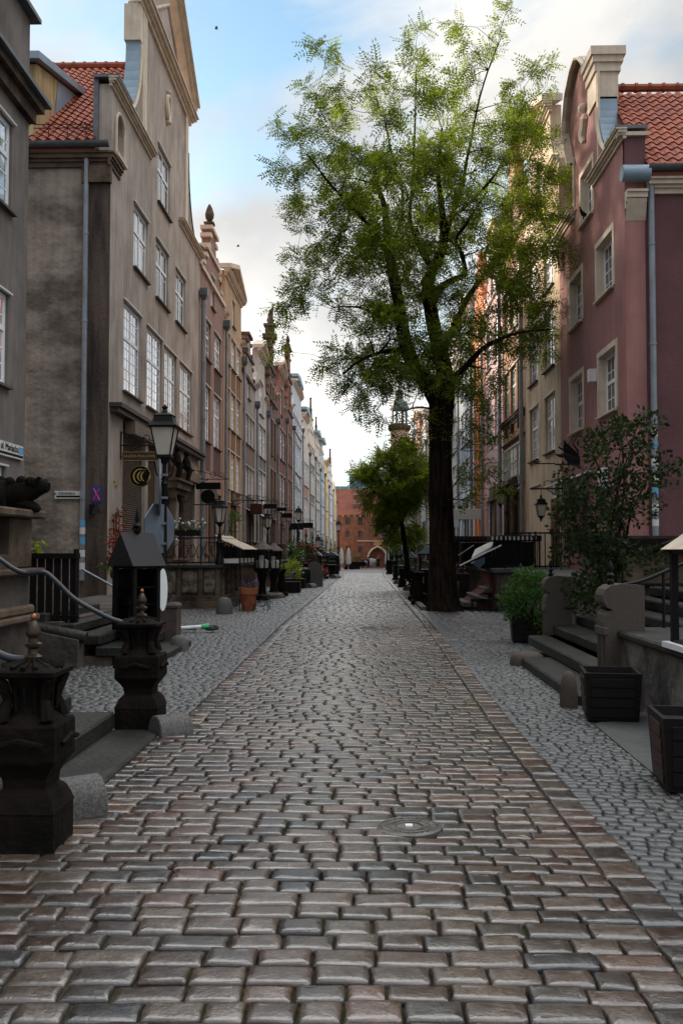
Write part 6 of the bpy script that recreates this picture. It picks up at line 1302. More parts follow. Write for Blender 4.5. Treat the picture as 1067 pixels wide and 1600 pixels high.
# rails of the right stairs and the pink house's terrace
rail('dark handrail rising right from the nearer granite pier',[(2.85,10.62,1.22),(3.1,10.7,1.27),(3.45,10.8,1.40),(4.0,10.9,1.62),(4.6,11,1.85)],.02,'iron',[(3.35,10.8,.4,1.36),(4.2,10.95,.6,1.7)])
rail('upper dark handrail rising right behind the climbing rose',[at(940,882,14.9),at(985,868,14.9),at(1050,845,14.9),at(1100,828,14.9)],.022,'iron',[(4.0,14.9,.7,1.55)])
t=thing('terrace_wall','stained tan terrace parapet with thick black coping before the pink house','wall',(5.5,17.3,0))
mb=MB(); mb.box(4.02,11,17.2,17.5,-.05,1.55); mb.build('wall',M['sand_tan'],t); mb=MB(); mb.box(3.9,11.1,17.05,17.6,1.55,1.86,.05); mb.box(3.95,11,17.1,17.5,.95,1.02,.02); mb.build('coping',M['sand_dark'],t)
t=thing('stone_terrace','raised stone terrace along the pink and the beige house','terrace',(4.7,24,0)); mb=MB(); mb.box(4.05,5.49,17.5,25.6,-.05,1.0); mb.box(3.55,5.49,25.6,32.3,-.05,1.0); mb.build('wall',M['plaster_dark'],t); mb=MB(); mb.box(4.0,5.49,17.6,25.58,1.0,1.10,.02); mb.box(3.45,5.49,25.5,32.3,1.0,1.12,.02); mb.build('coping',M['slabr'],t)
t=thing('iron_railing','black iron railing with arched brackets before the beige house','railing',(4.2,25.4,1.1)); spindle_rail(t,None,[(3.75,25.45),(5.45,25.45)],1.12,2.06,.21,.014)
mb=MB()
for x in (4.55,5.1): mb.tube([(x,25.45,1.12),(x,25.45,2.1)],.022,6); mb.tube([(x-.15,25.45,2.05),(x,25.45,1.85),(x+.15,25.45,2.05)],.012,5)
mb.build('post',M['iron'],t)
# tan roofed display case at the right edge
t,T=display('black display case with pale tan hipped roof cut by the right edge',3.05,8.5,.75,.56,.5,.86,.30,0,roof='cream',hip=True,goods=False)
mb=MB(T); mb.box(-.34,.34,-.31,.31,-.02,.03); mb.build('tray',M['white'],t)
mb=MB(); mb.sq([(.3,.73),(.22,.74),(.22,.76)],3.05,8.5); tag(mb.build('stone_block',M['slab']),'low stone block under the tan roofed display case','stone block')
# wall lantern and signs of the beige and pink houses
t=thing('wall_lantern','old lantern hanging from a scrolled iron bracket beside the red door','lantern',TRr(26.5,.6,3.7))
mb=MB(); B=at(826,766,26.4); mb.tube([TRr(26.45,0,3.30),(4.6,26.45,3.29)],.02,6); mb.tube([TRr(26.45,.02,3.0),TRr(26.45,.02,3.55)],.018,5); mb.tube([TRr(26.45,.1,3.1),TRr(26.45,.3,3.2),TRr(26.45,.5,3.3)],.012,5); mb.tube([(5.1+.12*math.cos(a*.6),26.45,3.42+.10*math.sin(a*.6)) for a in range(11)],.010,5); mb.tube([(5.3+.09*math.cos(a*.6),26.45,3.2+.08*math.sin(a*.6)) for a in range(11)],.010,5); mb.tube([(4.9,26.45,3.3),(4.9,26.45,3.12)],.01,5); mb.build('bracket',M['iron'],t)
f=MB();g=MB(); lantern(f,g,4.9,26.45,2.55,.72,4,PI/4); fo=f.build('lantern_frame',M['iron'],t); g.build('lamp_glass',M['lampglass'],fo)
t=thing('hanging_sign','black wrought iron winged dragon sign projecting from the pink house','shop sign',TRr(24.8,.8,4.0))
c=Vector(at(905,712,24.5)); mb=MB(); X=lambda a,b:(c.x+a,24.5,c.z+b)
mb.tube([X(-.62,-.22),X(.9,-.22)],.022,6); mb.tube([X(-1.15,-.2),X(-.62,-.2)],.015,5); mb.tube([X(-1.15,-.2),X(-.98,-.14)],.012,5)
mb.tube([X(.42,.0),X(.3,-.1),X(.05,-.16),X(-.2,-.1),X(-.38,.02),X(-.5,-.0),X(-.62,.04)],[.03,.12,.17,.14,.07,.05,.01],8)
for k in range(5): mb.tube([X(.1-.06*k,.0),X(-.05-.12*k,.34-.03*k),X(.08-.13*k,.58-.06*k)],[.03,.022,.012],5)
mb.add([(c.x-.40,24.5,c.z+.42),(c.x-.05,24.5,c.z+.0),(c.x-.40,24.5,c.z+.05),(c.x+.38,24.5,c.z+.40),(c.x+.15,24.5,c.z+.52),(c.x+.2,24.5,c.z+.0),(c.x-.40,24.52,c.z+.42),(c.x-.05,24.52,c.z+.0),(c.x-.40,24.52,c.z+.05),(c.x+.38,24.52,c.z+.40),(c.x+.15,24.52,c.z+.52),(c.x+.2,24.52,c.z+.0)],[(0,2,1),(3,4,5),(6,7,8),(9,11,10)])
mb.tube([X(.40,.0),X(.46,.16),X(.40,.28),X(.28,.32)],[.06,.05,.045,.01],6); mb.build('dragon',M['iron'],t,True)
t=thing('pigeon','dark pigeon perched on the top window sill of the pink house','bird',TRr(23.2,.1,9.65)); mb=MB(); bird_mesh(mb,(XR-.12,23.2,9.66),.30,R(200)); mb.build('body',M['iron'],t,True)
for i,(px,py,d) in enumerate(((338,45,60),(372,385,70))):
    x,y,z=at(px,py,d); mb=MB(); mb.tube([(x-.12,y,z),(x,y,z+.02),(x+.12,y,z)],[.01,.05,.01],6); mb.add([(x-.05,y,z),(x+.05,y,z),(x+.14,y+.2,z+.05),(x-.02,y+.2,z+.07)],[(0,1,2,3)]); mb.add([(x-.05,y,z),(x+.05,y,z),(x+.14,y-.2,z+.05),(x-.02,y-.2,z+.07)],[(0,1,2,3)])
    tag(mb.build('flying_bird',M['iron']),('tiny dark bird flying high left of the treetop','tiny dark bird flying lower over the left gables')[i],'bird')
# ---------------------------------------------------------------- stairs, canopies and covered stall behind the tree
t=thing('stone_stairs','stone stairs with brick red sides just right of the big trunk','stairs',(3.3,27,0))
for i in range(6): x=2.75+.30*i; z=.19*(i+1); mb=MB(); mb.box(x,x+.36,26.2,28.4,z-.13,z,.015); mb.build('step',M['slabr'],t)
mb=MB(); mb.prism([(2.9,-.05),(3.52,-.05),(3.52,.62),(3.2,.4),(2.9,.15)],26.35,28.3); mb.box(3.5,4.4,26.0,28.3,-.05,1.0); mb.build('stair_side',stucco('brick red plaster',h('8a4a40',.6),h('5c3029',.6)),t)
rail('bright steel handrail sloping up beside the white covered stall',[at(718,884,26.0),at(750,868,26.0),at(783,852,26.0)],.022,'white')
rail('pair of thin grey rails just right of the big trunk',[at(716,868,29),at(740,852,29)],.02,'pipe')
t=thing('market_stall','stall lid with folded white cover leaning over the stairs right of the tree','stall',(3.4,26.6,1.3))
mb=MB(); a,b,c,d=[Vector(at(*q)) for q in ((736,876,26.3),(768,856,26.3),(772,852,27.2),(742,868,27.2))]; mb.add([a,b,c,d,a+Vector((0,0,.06)),b+Vector((0,0,.06)),c+Vector((0,0,.16)),d+Vector((0,0,.18))],[(0,1,2,3),(7,6,5,4),(0,4,5,1),(1,5,6,2),(2,6,7,3),(3,7,4,0)]); mb.build('cover',M['canvas'],t)
mb=MB(); a,b,c,d=[Vector(at(*q)) for q in ((738,880,26.2),(757,870,26.2),(757,880,26.2),(748,888,26.2))]; mb.add([a,b,c,d]+[v+Vector((0,.5,0)) for v in (a,b,c,d)],[(0,1,2,3),(7,6,5,4),(0,4,5,1),(1,5,6,2),(2,6,7,3),(3,7,4,0)]); mb.build('lid',M['roofblue'],t)
mb=MB(); mb.box(3.3,3.9,26.4,27.0,1.1,1.42); mb.build('box',M['black'],t)
for i,(x0,x1,y0,y1,z0,lb) in enumerate(((2.6,4.7,29.5,33,1.88,'wide flat dark canopy right of the big trunk'),(3.6,5.0,26.9,28.0,1.86,'narrow dark canopy with striped edge over the black stall'))):
    t=thing('canopy',lb,'canopy',((x0+x1)/2,(y0+y1)/2,z0)); mb=MB(); mb.box(x0,x1,y0,y1,z0,z0+.16,.02); mb.build('roof',M['wood_dark'],t)
    for x in (x0+.06,x1-.06):
        for y in (y0+.06,y1-.06): mb=MB(); mb.tube([(x,y,1.0 if i else .0),(x,y,z0)],.03,6); mb.build('post',M['iron'],t)
    mb=MB(); k=int((x1-x0)/.12)
    for j in range(k): mb.box(x0+.12*j,x0+.12*j+.06,y0-.012,y0+.0,z0+.03,z0+.13)
    mb.build('trim',M['plate' if i else 'canopy'],t)
for i,(x,y,w_,lb) in enumerate(((4.25,27.4,1.0,'closed black stall box under the striped canopy'),(3.55,30.6,.9,'reddish brown stall box right of the trunk under the wide canopy'))):
    t=thing('market_stall',lb,'stall',(x,y,1.1)); mb=MB(); mb.box(x-w_/2,x+w_/2,y-.4,y+.4,1.1,1.84,.01); mb.build('box',M['black' if i==0 else 'wood_red'],t); mb=MB()
    for k in range(5): mb.box(x-w_/2+.05+k*w_/5,x-w_/2+.03+(k+1)*w_/5,y-.42,y-.40,1.16,1.8,.004)
    mb.build('slat',M['wood_dark'],t)
t=thing('bicycle_rack','low dark metal rack with chrome bar at the foot of the red sided stairs','rack',(3.2,25.0,0)); mb=MB()
for k in range(7): x=2.85+k*.16; mb.tube([(x,25.0,0),(x,25.0,.34),(x,25.25,.34),(x,25.25,0)],.014,5)
mb.tube([(2.8,25.0,.34),(4.0,25.0,.34)],.016,5); mb.tube([(2.8,25.25,.05),(4.0,25.25,.05)],.016,5); mb.build('bar',M['iron'],t); mb=MB(); mb.tube([at(738,930,25),at(762,936,25)],.012,5); mb.build('rail',M['pipe'],t)
t=thing('tree_guard','low dark iron fence at the left foot of the big tree','fence',(1.85,26.4,0)); spindle_rail(t,None,[(1.70,26.8),(1.72,25.9),(2.1,25.75)],.02,.42,.13,.010); mb=MB(); mb.box(1.55,1.72,25.7,29.5,-.03,.10,.01); mb.build('kerb',M['slabr'],t)
t=thing('flower_box','small box of pink petunias at the foot of the stairs by the trunk','flower box',(2.75,27.5,.5)); mb=MB(); mb.box(2.62,2.98,26.9,27.2,.75,.95); mb.build('box',M['wood_dark'],t); foliage('blossom_foliage',t,[(2.7,27,1.02,.1),(2.85,27,1.05,.1)],np.random.default_rng(2),120,.05,.04,'petal_p')
# ---------------------------------------------------------------- further down the street
GP='narrow town houses'
def terrace(side,y0,y1,depth,label,top=1.1,wall='plaster_dark',rl=True):
    X=Xof(side)((y0+y1)/2); g=gz((y0+y1)/2); a,b=(X+.0,X+depth) if side>0 else (X-depth,X)
    t=thing('stone_terrace',label,'terrace',((a+b)/2,(y0+y1)/2,g),'raised stone terraces before the houses'); mb=MB(); mb.box(a,b,y0,y1,g-.1,g+top-.1); mb.build('wall',M[wall],t)
    mb=MB(); mb.box(a-(.08 if side<0 else 0),b+(.08 if side>0 else 0),y0-.06,y1+.06,g+top-.1,g+top,.01); mb.build('coping',M['slab'],t)
    e=b-.05 if side>0 else a+.05; X0=a+.1 if side>0 else b-.1
    if rl: spindle_rail(t,None,[(X0,y0+.05),(e,y0+.05),(e,y1-.05)],g+top,g+top+.8,.22,.012)
    return t
LT=[(36,40,2.0,'rough stone terrace with iron railing before the dark brown house'),(42.2,46.5,2.1,'stone terrace before the ochre house'),(48.5,52.5,2.3,'stone terrace before the weathered grey brown house'),(54.2,59,2.4,'stone terrace before the pale grey pedimented house'),(61,66,2.5,'stone terrace before the brown brick house'),(68,74,2.5,'stone terrace before the brick red house'),(76,82,2.6,'stone terrace before the tall stepped brick house'),(84,92,2.6,'stone terrace before the blue grey house'),(95,102,2.4,'stone terrace before the light beige house'),(105,118,2.2,'long stone terrace before the whitish stone houses'),(122,136,1.9,'long stone terrace before the pale blue house')]
for a,b,d,l in LT: terrace(1,a,b,d,l,wall='sand_tan' if a<45 else 'plaster_dark')
RT=[(33,37,2.2,'stone terrace before the orange brick house'),(38.3,42.6,2.3,'stone terrace before the mauve house'),(44,47,2.4,'stone terrace before the bright orange house'),(48.5,53,2.5,'stone terrace before the pale blue grey house'),(55,61,2.5,'stone terrace before the light grey house'),(63,69.5,2.5,'stone terrace before the taupe house'),(71,77.5,2.5,'stone terrace before the cream house'),(80,90,2.3,'stone terrace before the white grey house'),(96,112,2.0,'long stone terrace before the light blue grey house')]
for a,b,d,l in RT: terrace(-1,a,b,d,l)
def baluster(x,y,s,m='sand_dark',label='',z=0):   # waisted stone stair post
    t=thing('carved_pedestal',label,'pedestal',(x,y,gz(y)),'carved stone posts at the foot of the terraces'); g=gz(y); mb=MB(); mb.sq([(.24*s,g),(.24*s,g+.12*s),(.18*s,g+.16*s)],x,y); mb.build('base',M[m],t); mb=MB(); mb.lathe([(.17*s,g+.16*s),(.20*s,g+.35*s),(.13*s,g+.6*s),(.10*s,g+.8*s),(.17*s,g+.92*s),(.19*s,g+1.0*s),(.08*s,g+1.03*s)],x,y,14); mb.build('shaft',M[m],t,True); return t
# big tan roofed show cases on the left
def kiosk(label,px,d,wpx,ytop,yeave,ybot,roof='roofsheet',n=8):
    x,_,zt=at(px,ytop,d); _,_,ze=at(px,yeave,d); _,_,zb=at(px,ybot,d); w_=wpx*d/FPX/2
    t=thing('display_case',label,'display case',(x,d,zb)); mb=MB()
    mb.lathe([(w_*1.0,ze-.03),(w_*1.02,ze),(w_*.55,ze+(zt-ze)*.45),(w_*.50,ze+(zt-ze)*.47),(w_*.12,ze+(zt-ze)*.85),(w_*.12,zt-.05),(.02,zt+.03)],x,d,n,PI/8); mb.build('roof',M[roof],t)
    mb=MB()
    for k in range(n): a=2*PI*k/n+PI/8; mb.tube([(x+w_*.82*math.cos(a),d+w_*.82*math.sin(a),ze),(x+w_*.66*math.cos(a),d+w_*.66*math.sin(a),zb)],.022,5)
    mb.lathe([(w_*.7,zb-.05),(w_*.72,zb),(.05,zb+.01)],x,d,n,PI/8); mb.lathe([(.05,zb-.3),(.3,zb-.05)],x,d,n); mb.build('frame',M['iron'],t)
    mb=MB(); mb.lathe([(.06,zb),(.2,zb+.02),(.2,zb+.25),(.10,zb+.3),(.10,ze-.2)],x,d,8); mb.build('goods',M['plate'],t)
    mb=MB(); mb.lathe([(.26,0),(.26,.15),(.15,.2),(.10,.5),(.15,zb-.3),(.2,zb-.05)],x,d,8); mb.build('pedestal',M['sand_dark'],t); return t
kiosk('octagonal display case with tented tan roof, nearer of the pair behind the terracotta pot',410,31.0,36,842,858,888)
kiosk('octagonal display case with tented tan roof, farther of the pair',428,33.2,30,846,860,888)
mb=MB(); mb.lathe([(.38,0),(.38,.12),(.32,.18),(.1,.2)],-3.15,32,16); tag(mb.build('millstone',M['granite']),'round worn stone base lying at the foot of the tented display cases','stone base')
guard(-2.85,32.3,.2,.4,'half round guard stone right of the tented display cases',R(60))
# lamps
street_lamp('small old lantern on black post rising behind the tented display cases',at(421,0,43)[0],43,1.1,2.3,.95,6)
street_lamp('thin black street lamp with lit lantern before the pale blue grey house',at(468,0,70)[0],70,gz(70),5.0,1.3,4)
street_lamp('distant black street lamp with bright lantern close to the closed parasols',at(529,0,100)[0],100,gz(100),5.4,1.5,4)
l=street_lamp('black street lamp carrying a small pale sign right of the arch',at(636,0,63)[0],63,0,4.3,1.25,4)
street_lamp('old street lamp half hidden behind the young tree',at(603,0,105)[0],105,gz(105),4.2,1.3,4)
street_lamp('small black lantern post among the plants of the left row',at(498,0,60)[0],60,0,2.6,1.0,4)
x,y,z=at(635,825,63); mb=MB(); mb.box(x-.32,x+.32,62.9,62.94,z-.17,z+.2); tag(mb.build('sign_panel',M['plate']),'small pale blank sign on the lamp post near the young tree','sign')
# wall lanterns hanging at right facades
for (u,zb,ln,lb) in ((45.3,3.05,.9,'iron lantern hanging on the bright orange house'),(34.9,3.2,.5,'small camera like lamp on the orange brick house')):
    t=thing('wall_lantern',lb,'lantern',TRr(u,.1,zb)); mb=MB(); mb.tube([TRr(u,0,zb+.9),TRr(u,ln,zb+.9)],.02,5); mb.tube([TRr(u,ln,zb+.9),TRr(u,ln,zb+.75)],.012,5); mb.build('bracket',M['iron'],t); f=MB();g=MB(); lantern(f,g,XR-ln,u,zb+.1,.8); fo=f.build('lantern_frame',M['iron'],t); g.build('lamp_glass',M['lampglass'],fo)
# hanging shop signs along the left row
for i,(u,z,ln,w_,hh,c,lb) in enumerate(((44,3.9,1.5,.55,.5,'wood_red','brown lantern shaped shop sign on the ochre house'),(50.5,4.2,1.6,.7,.25,'black','thin black shop sign on the weathered grey brown house'),(57,4.3,1.6,.6,.2,'black','thin black shop sign on the pale grey pedimented house'),(63,4.2,1.5,.7,.3,'black','black shop sign on the brown brick house'),(72,3.8,1.7,1.0,.5,'iron','iron lantern sign on the brick red house'),(88,4.3,1.6,1.0,.5,'black','black shop sign on the pale blue grey house'))):
    t=thing('hanging_sign',lb,'shop sign',TL(u,ln/2,z)); mb=MB(); bracket(mb,TL,u,z,ln); mb.build('bracket',M['iron'],t); mb=MB(); mb.box(-6+ln-.1-w_,-6+ln-.1,u-.04,u+.04,z-.15-hh,z-.15,.01); mb.build('board',M[c],t)
for i,(u,z,ln,lb) in enumerate(((40.5,3.5,1.9,'scrolled white iron sign frame on the mauve house'),(50,3.4,2.0,'pale curved sign frame on the pale blue grey house'))):
    t=thing('hanging_sign',lb,'shop sign',TRr(u,ln/2,z)); mb=MB(); bracket(mb,TRr,u,z,ln); mb.build('bracket',M['pipe'],t); mb=MB(); mb.box(XR-ln+.2,XR-.5,u-.03,u+.03,z-.6,z-.15,.01); mb.build('board',M['plate'],t)
# awning over the pale grey house shop
t=thing('awning','small pale awning over the shop of the weathered grey brown house','awning',TL(52,.4,3.6)); mb=MB(); mb.add([TL(49.5,0,3.75),TL(53.2,0,3.75),TL(53.2,.9,3.35),TL(49.5,.9,3.35),TL(49.5,0,3.79),TL(53.2,0,3.79),TL(53.2,.9,3.39),TL(49.5,.9,3.39)],[(0,1,2,3),(7,6,5,4),(0,4,5,1),(1,5,6,2),(2,6,7,3),(3,7,4,0)]); mb.build('cloth',M['canvas'],t)
plant('hanging_plant','green creeper hanging on the front of the ochre house','climbing plant',TL(42.5,.1,2.4),[TL(41.8,.25,2.5)+(.28,),TL(42.2,.25,3.0)+(.3,),TL(43,.3,3.15)+(.3,),TL(43.8,.3,3.1)+(.25,),TL(42,.2,2.1)+(.22,)],.09,.05,'leaf_bush',110,seed=41)
# potted plants, boxes, small cases along both rows
def pot_plant(label,px,ybase,d,wpx,hpx,leafm,pot='wood_dark',seed=1,flowers=None,boxh=.4,z0=None):
    g=gz(d) if z0 is None else z0; x=at(px,860,d)[0]; w_=wpx*d/FPX; hh=hpx*d/FPX; r=w_/2
    t=thing('potted_plant',label,'potted plant',(x,d,g)); mb=MB(); mb.box(x-r*.8,x+r*.8,d-r*.8,d+r*.8,g,g+boxh,.01); mb.build('pot',M[pot],t)
    rr=random.Random(seed); pts=[(x+rr.uniform(-r,r)*.7,d+rr.uniform(-r,r)*.7,g+boxh+(hh-boxh)*rr.uniform(.15,.9),r*rr.uniform(.35,.55)) for _ in range(9)]
    foliage('foliage',t,pts,np.random.default_rng(seed),90,.12,.055,leafm)
    if flowers: foliage('blossom_foliage',t,[(p[0],p[1]-.05,p[2]+.05,p[3]) for p in pts[:5]],np.random.default_rng(seed+1),45,.07,.06,flowers)
    return t
pot_plant('tall yellow green bush in a dark trough right of the tented display cases',456,925,36.5,34,58,'leaf_yel',seed=2,boxh=.42)
pot_plant('greenish bush with pale flowers behind the yellow green one',462,915,41,38,70,'leaf_bush',seed=3,flowers='petal_w')
pot_plant('dark leafy bush with orange flowers on the left terrace by the brick house',482,900,47,30,66,'leaf_rose',seed=4,flowers='petal_r')
pot_plant('dark hedge plant before the brown brick house',470,900,52,46,62,'leaf_rose',seed=5)
pot_plant('brownish plant cluster before the brick red house',497,890,62,34,52,'leaf_rose',seed=6,flowers='petal_p')
pot_plant('red geraniums above the blue display case of the left row',521,885,70,22,42,'leaf_bush',seed=7,flowers='petal_r',boxh=1.2)
pot_plant('magenta flower tub low beside the left pavement',508,893,54,14,22,'leaf_red',seed=8,flowers='petal_p',boxh=.15)
pot_plant('dark bushes at the end of the left terraces',545,888,120,18,12,'leaf_rose',seed=9)
pot_plant('green bush beside the closed parasols, right of them',556,888,125,16,24,'leaf_bush',seed=10)
pot_plant('low green shrub beside the right road edge, farthest of its row',620,900,62,16,18,'leaf_bush',seed=11,boxh=.15)
pot_plant('yellow green leafy plant left of the tree guard',655,920,33,20,44,'leaf_yel',seed=12,boxh=.35)
pot_plant('pink petunias above the plants left of the big trunk',658,900,35,18,62,'leaf_bush',seed=13,flowers='petal_p',boxh=.9)
pot_plant('dark green bush behind the blue roofed cases right of the road',643,900,50,22,52,'leaf_bush',seed=14)
pot_plant('mixed brown green plants on the far right terraces',628,895,72,30,44,'leaf_rose',seed=15,flowers='petal_w')
pot_plant('dark green clump under the young locust tree',622,880,85,40,66,'leaf_bush',seed=16,boxh=1.0)
pot_plant('small geranium pot beside the stairs right of the trunk',752,905,28,14,30,'leaf_bush',seed=17,flowers='petal_p',boxh=.5)
for i,(px,d,w_,ye,yb,ztop,roof,lb) in enumerate(((668,30,26,865,893,852,'zinc','display case with blue grey roof just left of the big trunk'),(680,32.5,20,860,893,848,'zinc','display case with silvery roof edge touching the big trunk'),(643,41,14,872,890,862,'zinc','small grey roofed display case in the middle of the right row'),(628,46,18,866,886,858,'roofblue','display case with teal blue roof left of the lamp post'),(519,58,18,868,884,862,'roofblue','blue display case near the end of the left row'),(497,50,10,868,888,862,'pipe','narrow pale display case on a post in the left row'),(508,66,30,866,878,862,'roofblue','long blue painted stall front in the left row'))):
    x,_,ze=at(px,ye,d); zb=at(px,yb,d)[2]; zt=at(px,ztop,d)[2]; ww=w_*d/FPX
    t,T=display(lb,x,d,zb,ww,ww*.7,ze-zb,zt-ze,R(-8),roof=roof,legs=.025)
    mb=MB(); mb.sq([(.2,gz(d)),(.2,gz(d)+.12),(.13,gz(d)+.2),(.12,zb-.15),(.18,zb-.02)],x,d); mb.build('pedestal',M['sand_dark'],t)
for i,(px,d,s,lb) in enumerate(((654,28.6,.95,'waisted dark stone post before the blue grey display case, nearer one'),(648,31,.95,'waisted dark stone post behind its twin left of the tree'),(628,42,.8,'dark stone post near the far planter of the right row'),(618,52,.8,'grey stone post with round top, right row'),(608,70,1.0,'stone post with big ball, far right row'),(440,33.8,.95,'dark carved stone post behind the tented display cases'),(478,44,1.0,'dark carved stone post right of the yellow green bush'),(487,47,1.0,'dark stone post between the bushes of the left row'),(507,56,.8,'dark stone post under the blue stall of the left row'))):
    baluster(at(px,860,d)[0],d,s,label=lb)
for i,(px,d,r,lb) in enumerate(((640,38.5,.22,'grey rounded guard stone, middle of the right row'),(623,46,.22,'pale rounded guard stone farther up the right row'),(486,41,.22,'rounded guard stone right of the black bin in the left row'),(524,55,.25,'pale rounded guard stone near the blue display case'),(500,51,.2,'small rounded guard stone before the narrow pale display case'))):
    guard(at(px,860,d)[0],d,r,r*2,lb,R(60))
t=thing('metal_bin','black domed bin with a grey arched stone behind it in the left row','bin',(at(478,0,42)[0],42,0)); x=at(478,0,42)[0]; mb=MB(); mb.lathe([(.24,0),(.24,.62),(.2,.78),(.08,.86)],x,42,14); mb.build('body',M['iron'],t,True)
mb=MB(); mb.prism([(x+.1,0),(x+.75,0),(x+.75,.7),(x+.6,1.0),(x+.35,1.1),(x+.1,1.0)],42.6,42.8); tag(mb.build('arched_slab',M['granite']),'grey arched stone slab behind the black domed bin','stone slab')
for i,(px,d,lb) in enumerate(((533,110,'closed white parasol, left one of the pair before the gatehouse'),(544,110,'closed white parasol, right one of the pair before the gatehouse'),(603,120,'closed white parasol right of the arch'))):
    x=at(px,0,d)[0]; g=gz(d); t=thing('parasol',lb,'parasol',(x,d,g),'closed parasols'); mb=MB(); mb.tube([(x,d,g),(x,d,g+.7)],.04,6); mb.lathe([(.3,g),(.3,g+.06),(.05,g+.08)],x,d,10); mb.build('pole',M['plate'],t); mb=MB(); mb.lathe([(.1,g+.55),(.33,g+.75),(.30,g+1.3),(.22,g+2.1),(.1,g+2.45),(.02,g+2.6)],x,d,9); mb.build('canopy',M['canvas'],t,True)
for i in range(5):
    x=at(546+i*5.5,0,112+i*2)[0]; y=112+i*2; g=gz(y); t=thing('cafe_chair',('dark cafe chair under the right parasol','dark cafe chair, second to the right of the parasols','dark cafe chair, third to the right of the parasols','dark cafe chair near the lamp by the gatehouse wall','dark cafe chair nearest the arch')[i],'chair',(x,y,g),'dark cafe chairs before the gatehouse'); mb=MB(); mb.box(x-.25,x+.25,y-.25,y+.25,g+.42,g+.47); mb.build('seat',M['black'],t); mb=MB(); mb.box(x-.25,x+.25,y+.2,y+.25,g+.47,g+.95); mb.build('backrest',M['black'],t)
    for a in (-1,1):
        for b in (-1,1): mb=MB(); mb.tube([(x+a*.22,y+b*.22,g),(x+a*.22,y+b*.22,g+.43)],.02,5); mb.build('leg',M['black'],t)
# ---------------------------------------------------------------- people far down the street
def person(label,x,y,top,legs,hair,hgt=1.7,walk=.18,face=0,dress=None,bag=None):
    g=gz(y); s=hgt/1.7; t=thing('person',label,'person',(x,y,g)); co,si=math.cos(face),math.sin(face)
    J={}; 
    def v(n,a,b,z,r): J[n]=(a*s,b*s,z*s,r*s)
    v('pel',0,0,.95,.13);v('wst',0,0,1.08,.12);v('che',0,.01,1.30,.145);v('nek',0,0,1.46,.055);v('hd',0,.02,1.58,.085);v('tp',0,.01,1.67,.07)
    for q,sg in (('l',-1),('r',1)):
        st=walk*sg
        v('hip'+q,.09*sg,0,.90,.085);v('kn'+q,.095*sg,st*.55+.03,.50,.058);v('an'+q,.095*sg,st,.09,.042);v('ft'+q,.10*sg,st+.16,.04,.04)
        v('sh'+q,.18*sg,0,1.38,.06);v('el'+q,.24*sg,-st*.5-.02,1.12,.042);v('wr'+q,.24*sg,-st*.9+.08,.88,.032);v('ha'+q,.235*sg,-st*.95+.12,.80,.035)
    E=[('pel','wst'),('wst','che'),('che','nek'),('nek','hd'),('hd','tp')]
    for q in 'lr': E+=[('pel','hip'+q),('hip'+q,'kn'+q),('kn'+q,'an'+q),('an'+q,'ft'+q),('che','sh'+q),('sh'+q,'el'+q),('el'+q,'wr'+q),('wr'+q,'ha'+q)]
    K=list(J); W=lambda p:(p[0]*co-p[1]*si,p[0]*si+p[1]*co,p[2]); me=bpy.data.meshes.new('body'); me.from_pydata([W(J[k]) for k in K],[(K.index(a),K.index(b)) for a,b in E],[]); me.materials.append(M['skin'])
    o=bpy.data.objects.new('body',me); COL.objects.link(o); o.parent=t; o.modifiers.new('s','SKIN'); m2=o.modifiers.new('u','SUBSURF'); m2.levels=1; m2.render_levels=1
    for i,k in enumerate(K): me.skin_vertices[0].data[i].radius=(J[k][3],J[k][3]*.85); me.skin_vertices[0].data[i].use_root=(k=='pel')
    def P(n,e=0): a=J[n]; q=W(a); return (x+q[0],y+q[1],g+q[2])
    mb=MB(); mb.tube([P('pel'),P('wst'),P('che'),(P('nek')[0],P('nek')[1],P('nek')[2]-.03)],[.165*s,.15*s,.18*s,.08*s],12)
    for q in 'lr': mb.tube([P('sh'+q),P('el'+q)],[.085*s,.06*s],8)
    mb.build('shirt',top,t,True)
    mb=MB()
    if dress: mb.tube([P('wst'),P('pel'),(P('pel')[0],P('pel')[1],g+.35)],[.15*s,.18*s,.27*s],12)
    else:
        for q in 'lr': mb.tube([P('hip'+q),P('kn'+q),P('an'+q)] if legs[1] else [P('hip'+q),P('kn'+q)],([.105*s,.08*s,.065*s] if legs[1] else [.11*s,.095*s]),8)
        mb.tube([P('wst'),(P('pel')[0],P('pel')[1],P('pel')[2]-.08)],[.14*s,.15*s],10)
    mb.build('trousers' if not dress else 'skirt',legs[0],t,True)
    mb=MB(); c=P('hd'); mb.ball((c[0],c[1]+.012,c[2]+.035*s),.105*s,10,7,.95,1,1.08); mb.build('hair',hair,t,True)
    mb=MB(); b=1 if math.cos(face)>0 else -1
    for k in(-1,1): mb.ball((c[0]+.03*k,c[1]+.09*b,c[2]),.012,5,4)
    mb.tube([(c[0],c[1]+.08*b,c[2]-.01),(c[0],c[1]+.115*b,c[2]-.03)],.012,5); mb.build('face',M['skin'],t)
    if bag: mb=MB(); q=P('har'); mb.box(q[0]-.05,q[0]+.1,q[1]-.12,q[1]+.12,q[2]-.35,q[2]-.03,.02); o=mb.build('shoulder_bag',bag,t)
    return t
C=lambda n,c:mat(n,h(c),.9)
hb=C('brown hair','3a2a1e'); hd=C('dark hair','1c1613')
person('person in a dark red top walking at the left of the group before the arch',at(566,0,140)[0],140,C('dark red cloth','7a1e1e'),(C('black cloth','141414'),True),hd)
person('small person in a light blue top beside the one in red',at(570.5,0,138)[0],138,C('light blue cloth','a9c7dd'),(C('blue denim','5d7fa0'),False),hb,1.35)
person('person in dark blue walking left of the white shirted one',at(574,0,142)[0],142,C('dark blue cloth','1d2440'),(C('navy cloth','15182a'),True),hd)
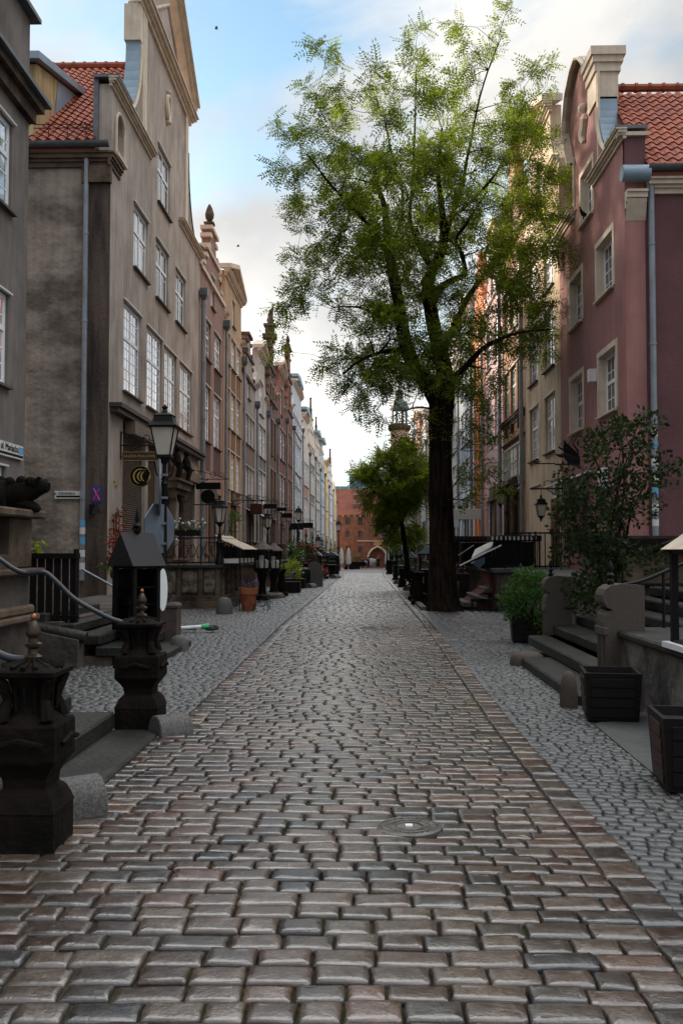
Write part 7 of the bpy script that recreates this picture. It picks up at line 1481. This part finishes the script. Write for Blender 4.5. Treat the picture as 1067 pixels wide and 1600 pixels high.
person('person in white shirt and pale shorts in the middle of the group',at(579,0,136)[0],136,C('white cloth','e6e8ee'),(C('pale shorts','c9c6c0'),False),hb,1.75)
person('person in pale blue behind the white shirted one',at(583.5,0,146)[0],146,C('pale blue cloth','c2d0e2'),(C('grey cloth','8c8f96'),True),hb)
person('person in a long dark dress with light hair, rightmost of the group',at(589.5,0,134)[0],134,C('near black cloth','10100f'),(C('near black skirt','0f0f0f'),True),C('straw hat','b58e58'),1.72,dress=True)

# fallen leaves and moss tufts in the joints
rg=np.random.default_rng(77); K=260
X_=rg.uniform(-1.7,4.0,K); Y_=2.6+rg.uniform(0,1,K)**1.6*22; edge=rg.random(K)<.6
X_=np.where(edge,np.where(rg.random(K)<.4,-1.75+rg.normal(0,.12,K),1.5+np.abs(rg.normal(0,.5,K))),X_)
P=np.stack([X_,Y_,np.full(K,.016)],1); a=rg.uniform(0,2*PI,K); D=np.stack([np.cos(a),np.sin(a),rg.normal(0,.12,K)],1); N_=np.stack([rg.normal(0,.2,K),rg.normal(0,.2,K),np.ones(K)],1)
V=leaf_verts(P,D,N_,rg.uniform(.02,.045,K),rg.uniform(.008,.02,K)); o=npmesh('fallen_leaves',V,np.arange(K*4).reshape(-1,4),mat('dry leaf',(.12,.07,.025),.8,(.05,.03,.015),30),smooth=False,kind='stuff'); tag(o,'small dry leaves scattered on the cobbles and along the kerbs','leaves')
K=2600; X_=rg.uniform(-.6,2.9,K); Y_=2.7+rg.uniform(0,1,K)**1.8*7; cl=(np.sin(X_*3.1+1)+np.sin(Y_*2.3+X_*1.7)+rg.normal(0,.5,K))>.9; X_=X_[cl];Y_=Y_[cl];K=len(X_)
st_=np.array([s[:4] for s in _S if s[1]<11]); keep=[]
for i in range(K):
    d=np.abs(st_[:,0]-X_[i])<st_[:,2]-.002; e=np.abs(st_[:,1]-Y_[i])<st_[:,3]-.002; keep.append(not bool((d&e).any()))
X_=X_[keep];Y_=Y_[keep]; X_=np.repeat(X_,5)+rg.normal(0,.004,len(X_)*5); Y_=np.repeat(Y_,5)+rg.normal(0,.004,len(X_)); K=len(X_)
P=np.stack([X_,Y_,np.full(K,-.008)],1); D=np.stack([rg.normal(0,.5,K),rg.normal(0,.5,K),np.ones(K)],1); D/=np.linalg.norm(D,axis=1,keepdims=True); N_=rg.normal(0,1,(K,3))
V=leaf_verts(P,D,N_,rg.uniform(.01,.022,K),rg.uniform(.003,.006,K)); o=npmesh('joint_moss',V,np.arange(K*4).reshape(-1,4),M['leaf_bush'],smooth=False,kind='stuff'); tag(o,'moss and tiny weeds growing in the joints of the near cobbles','moss')
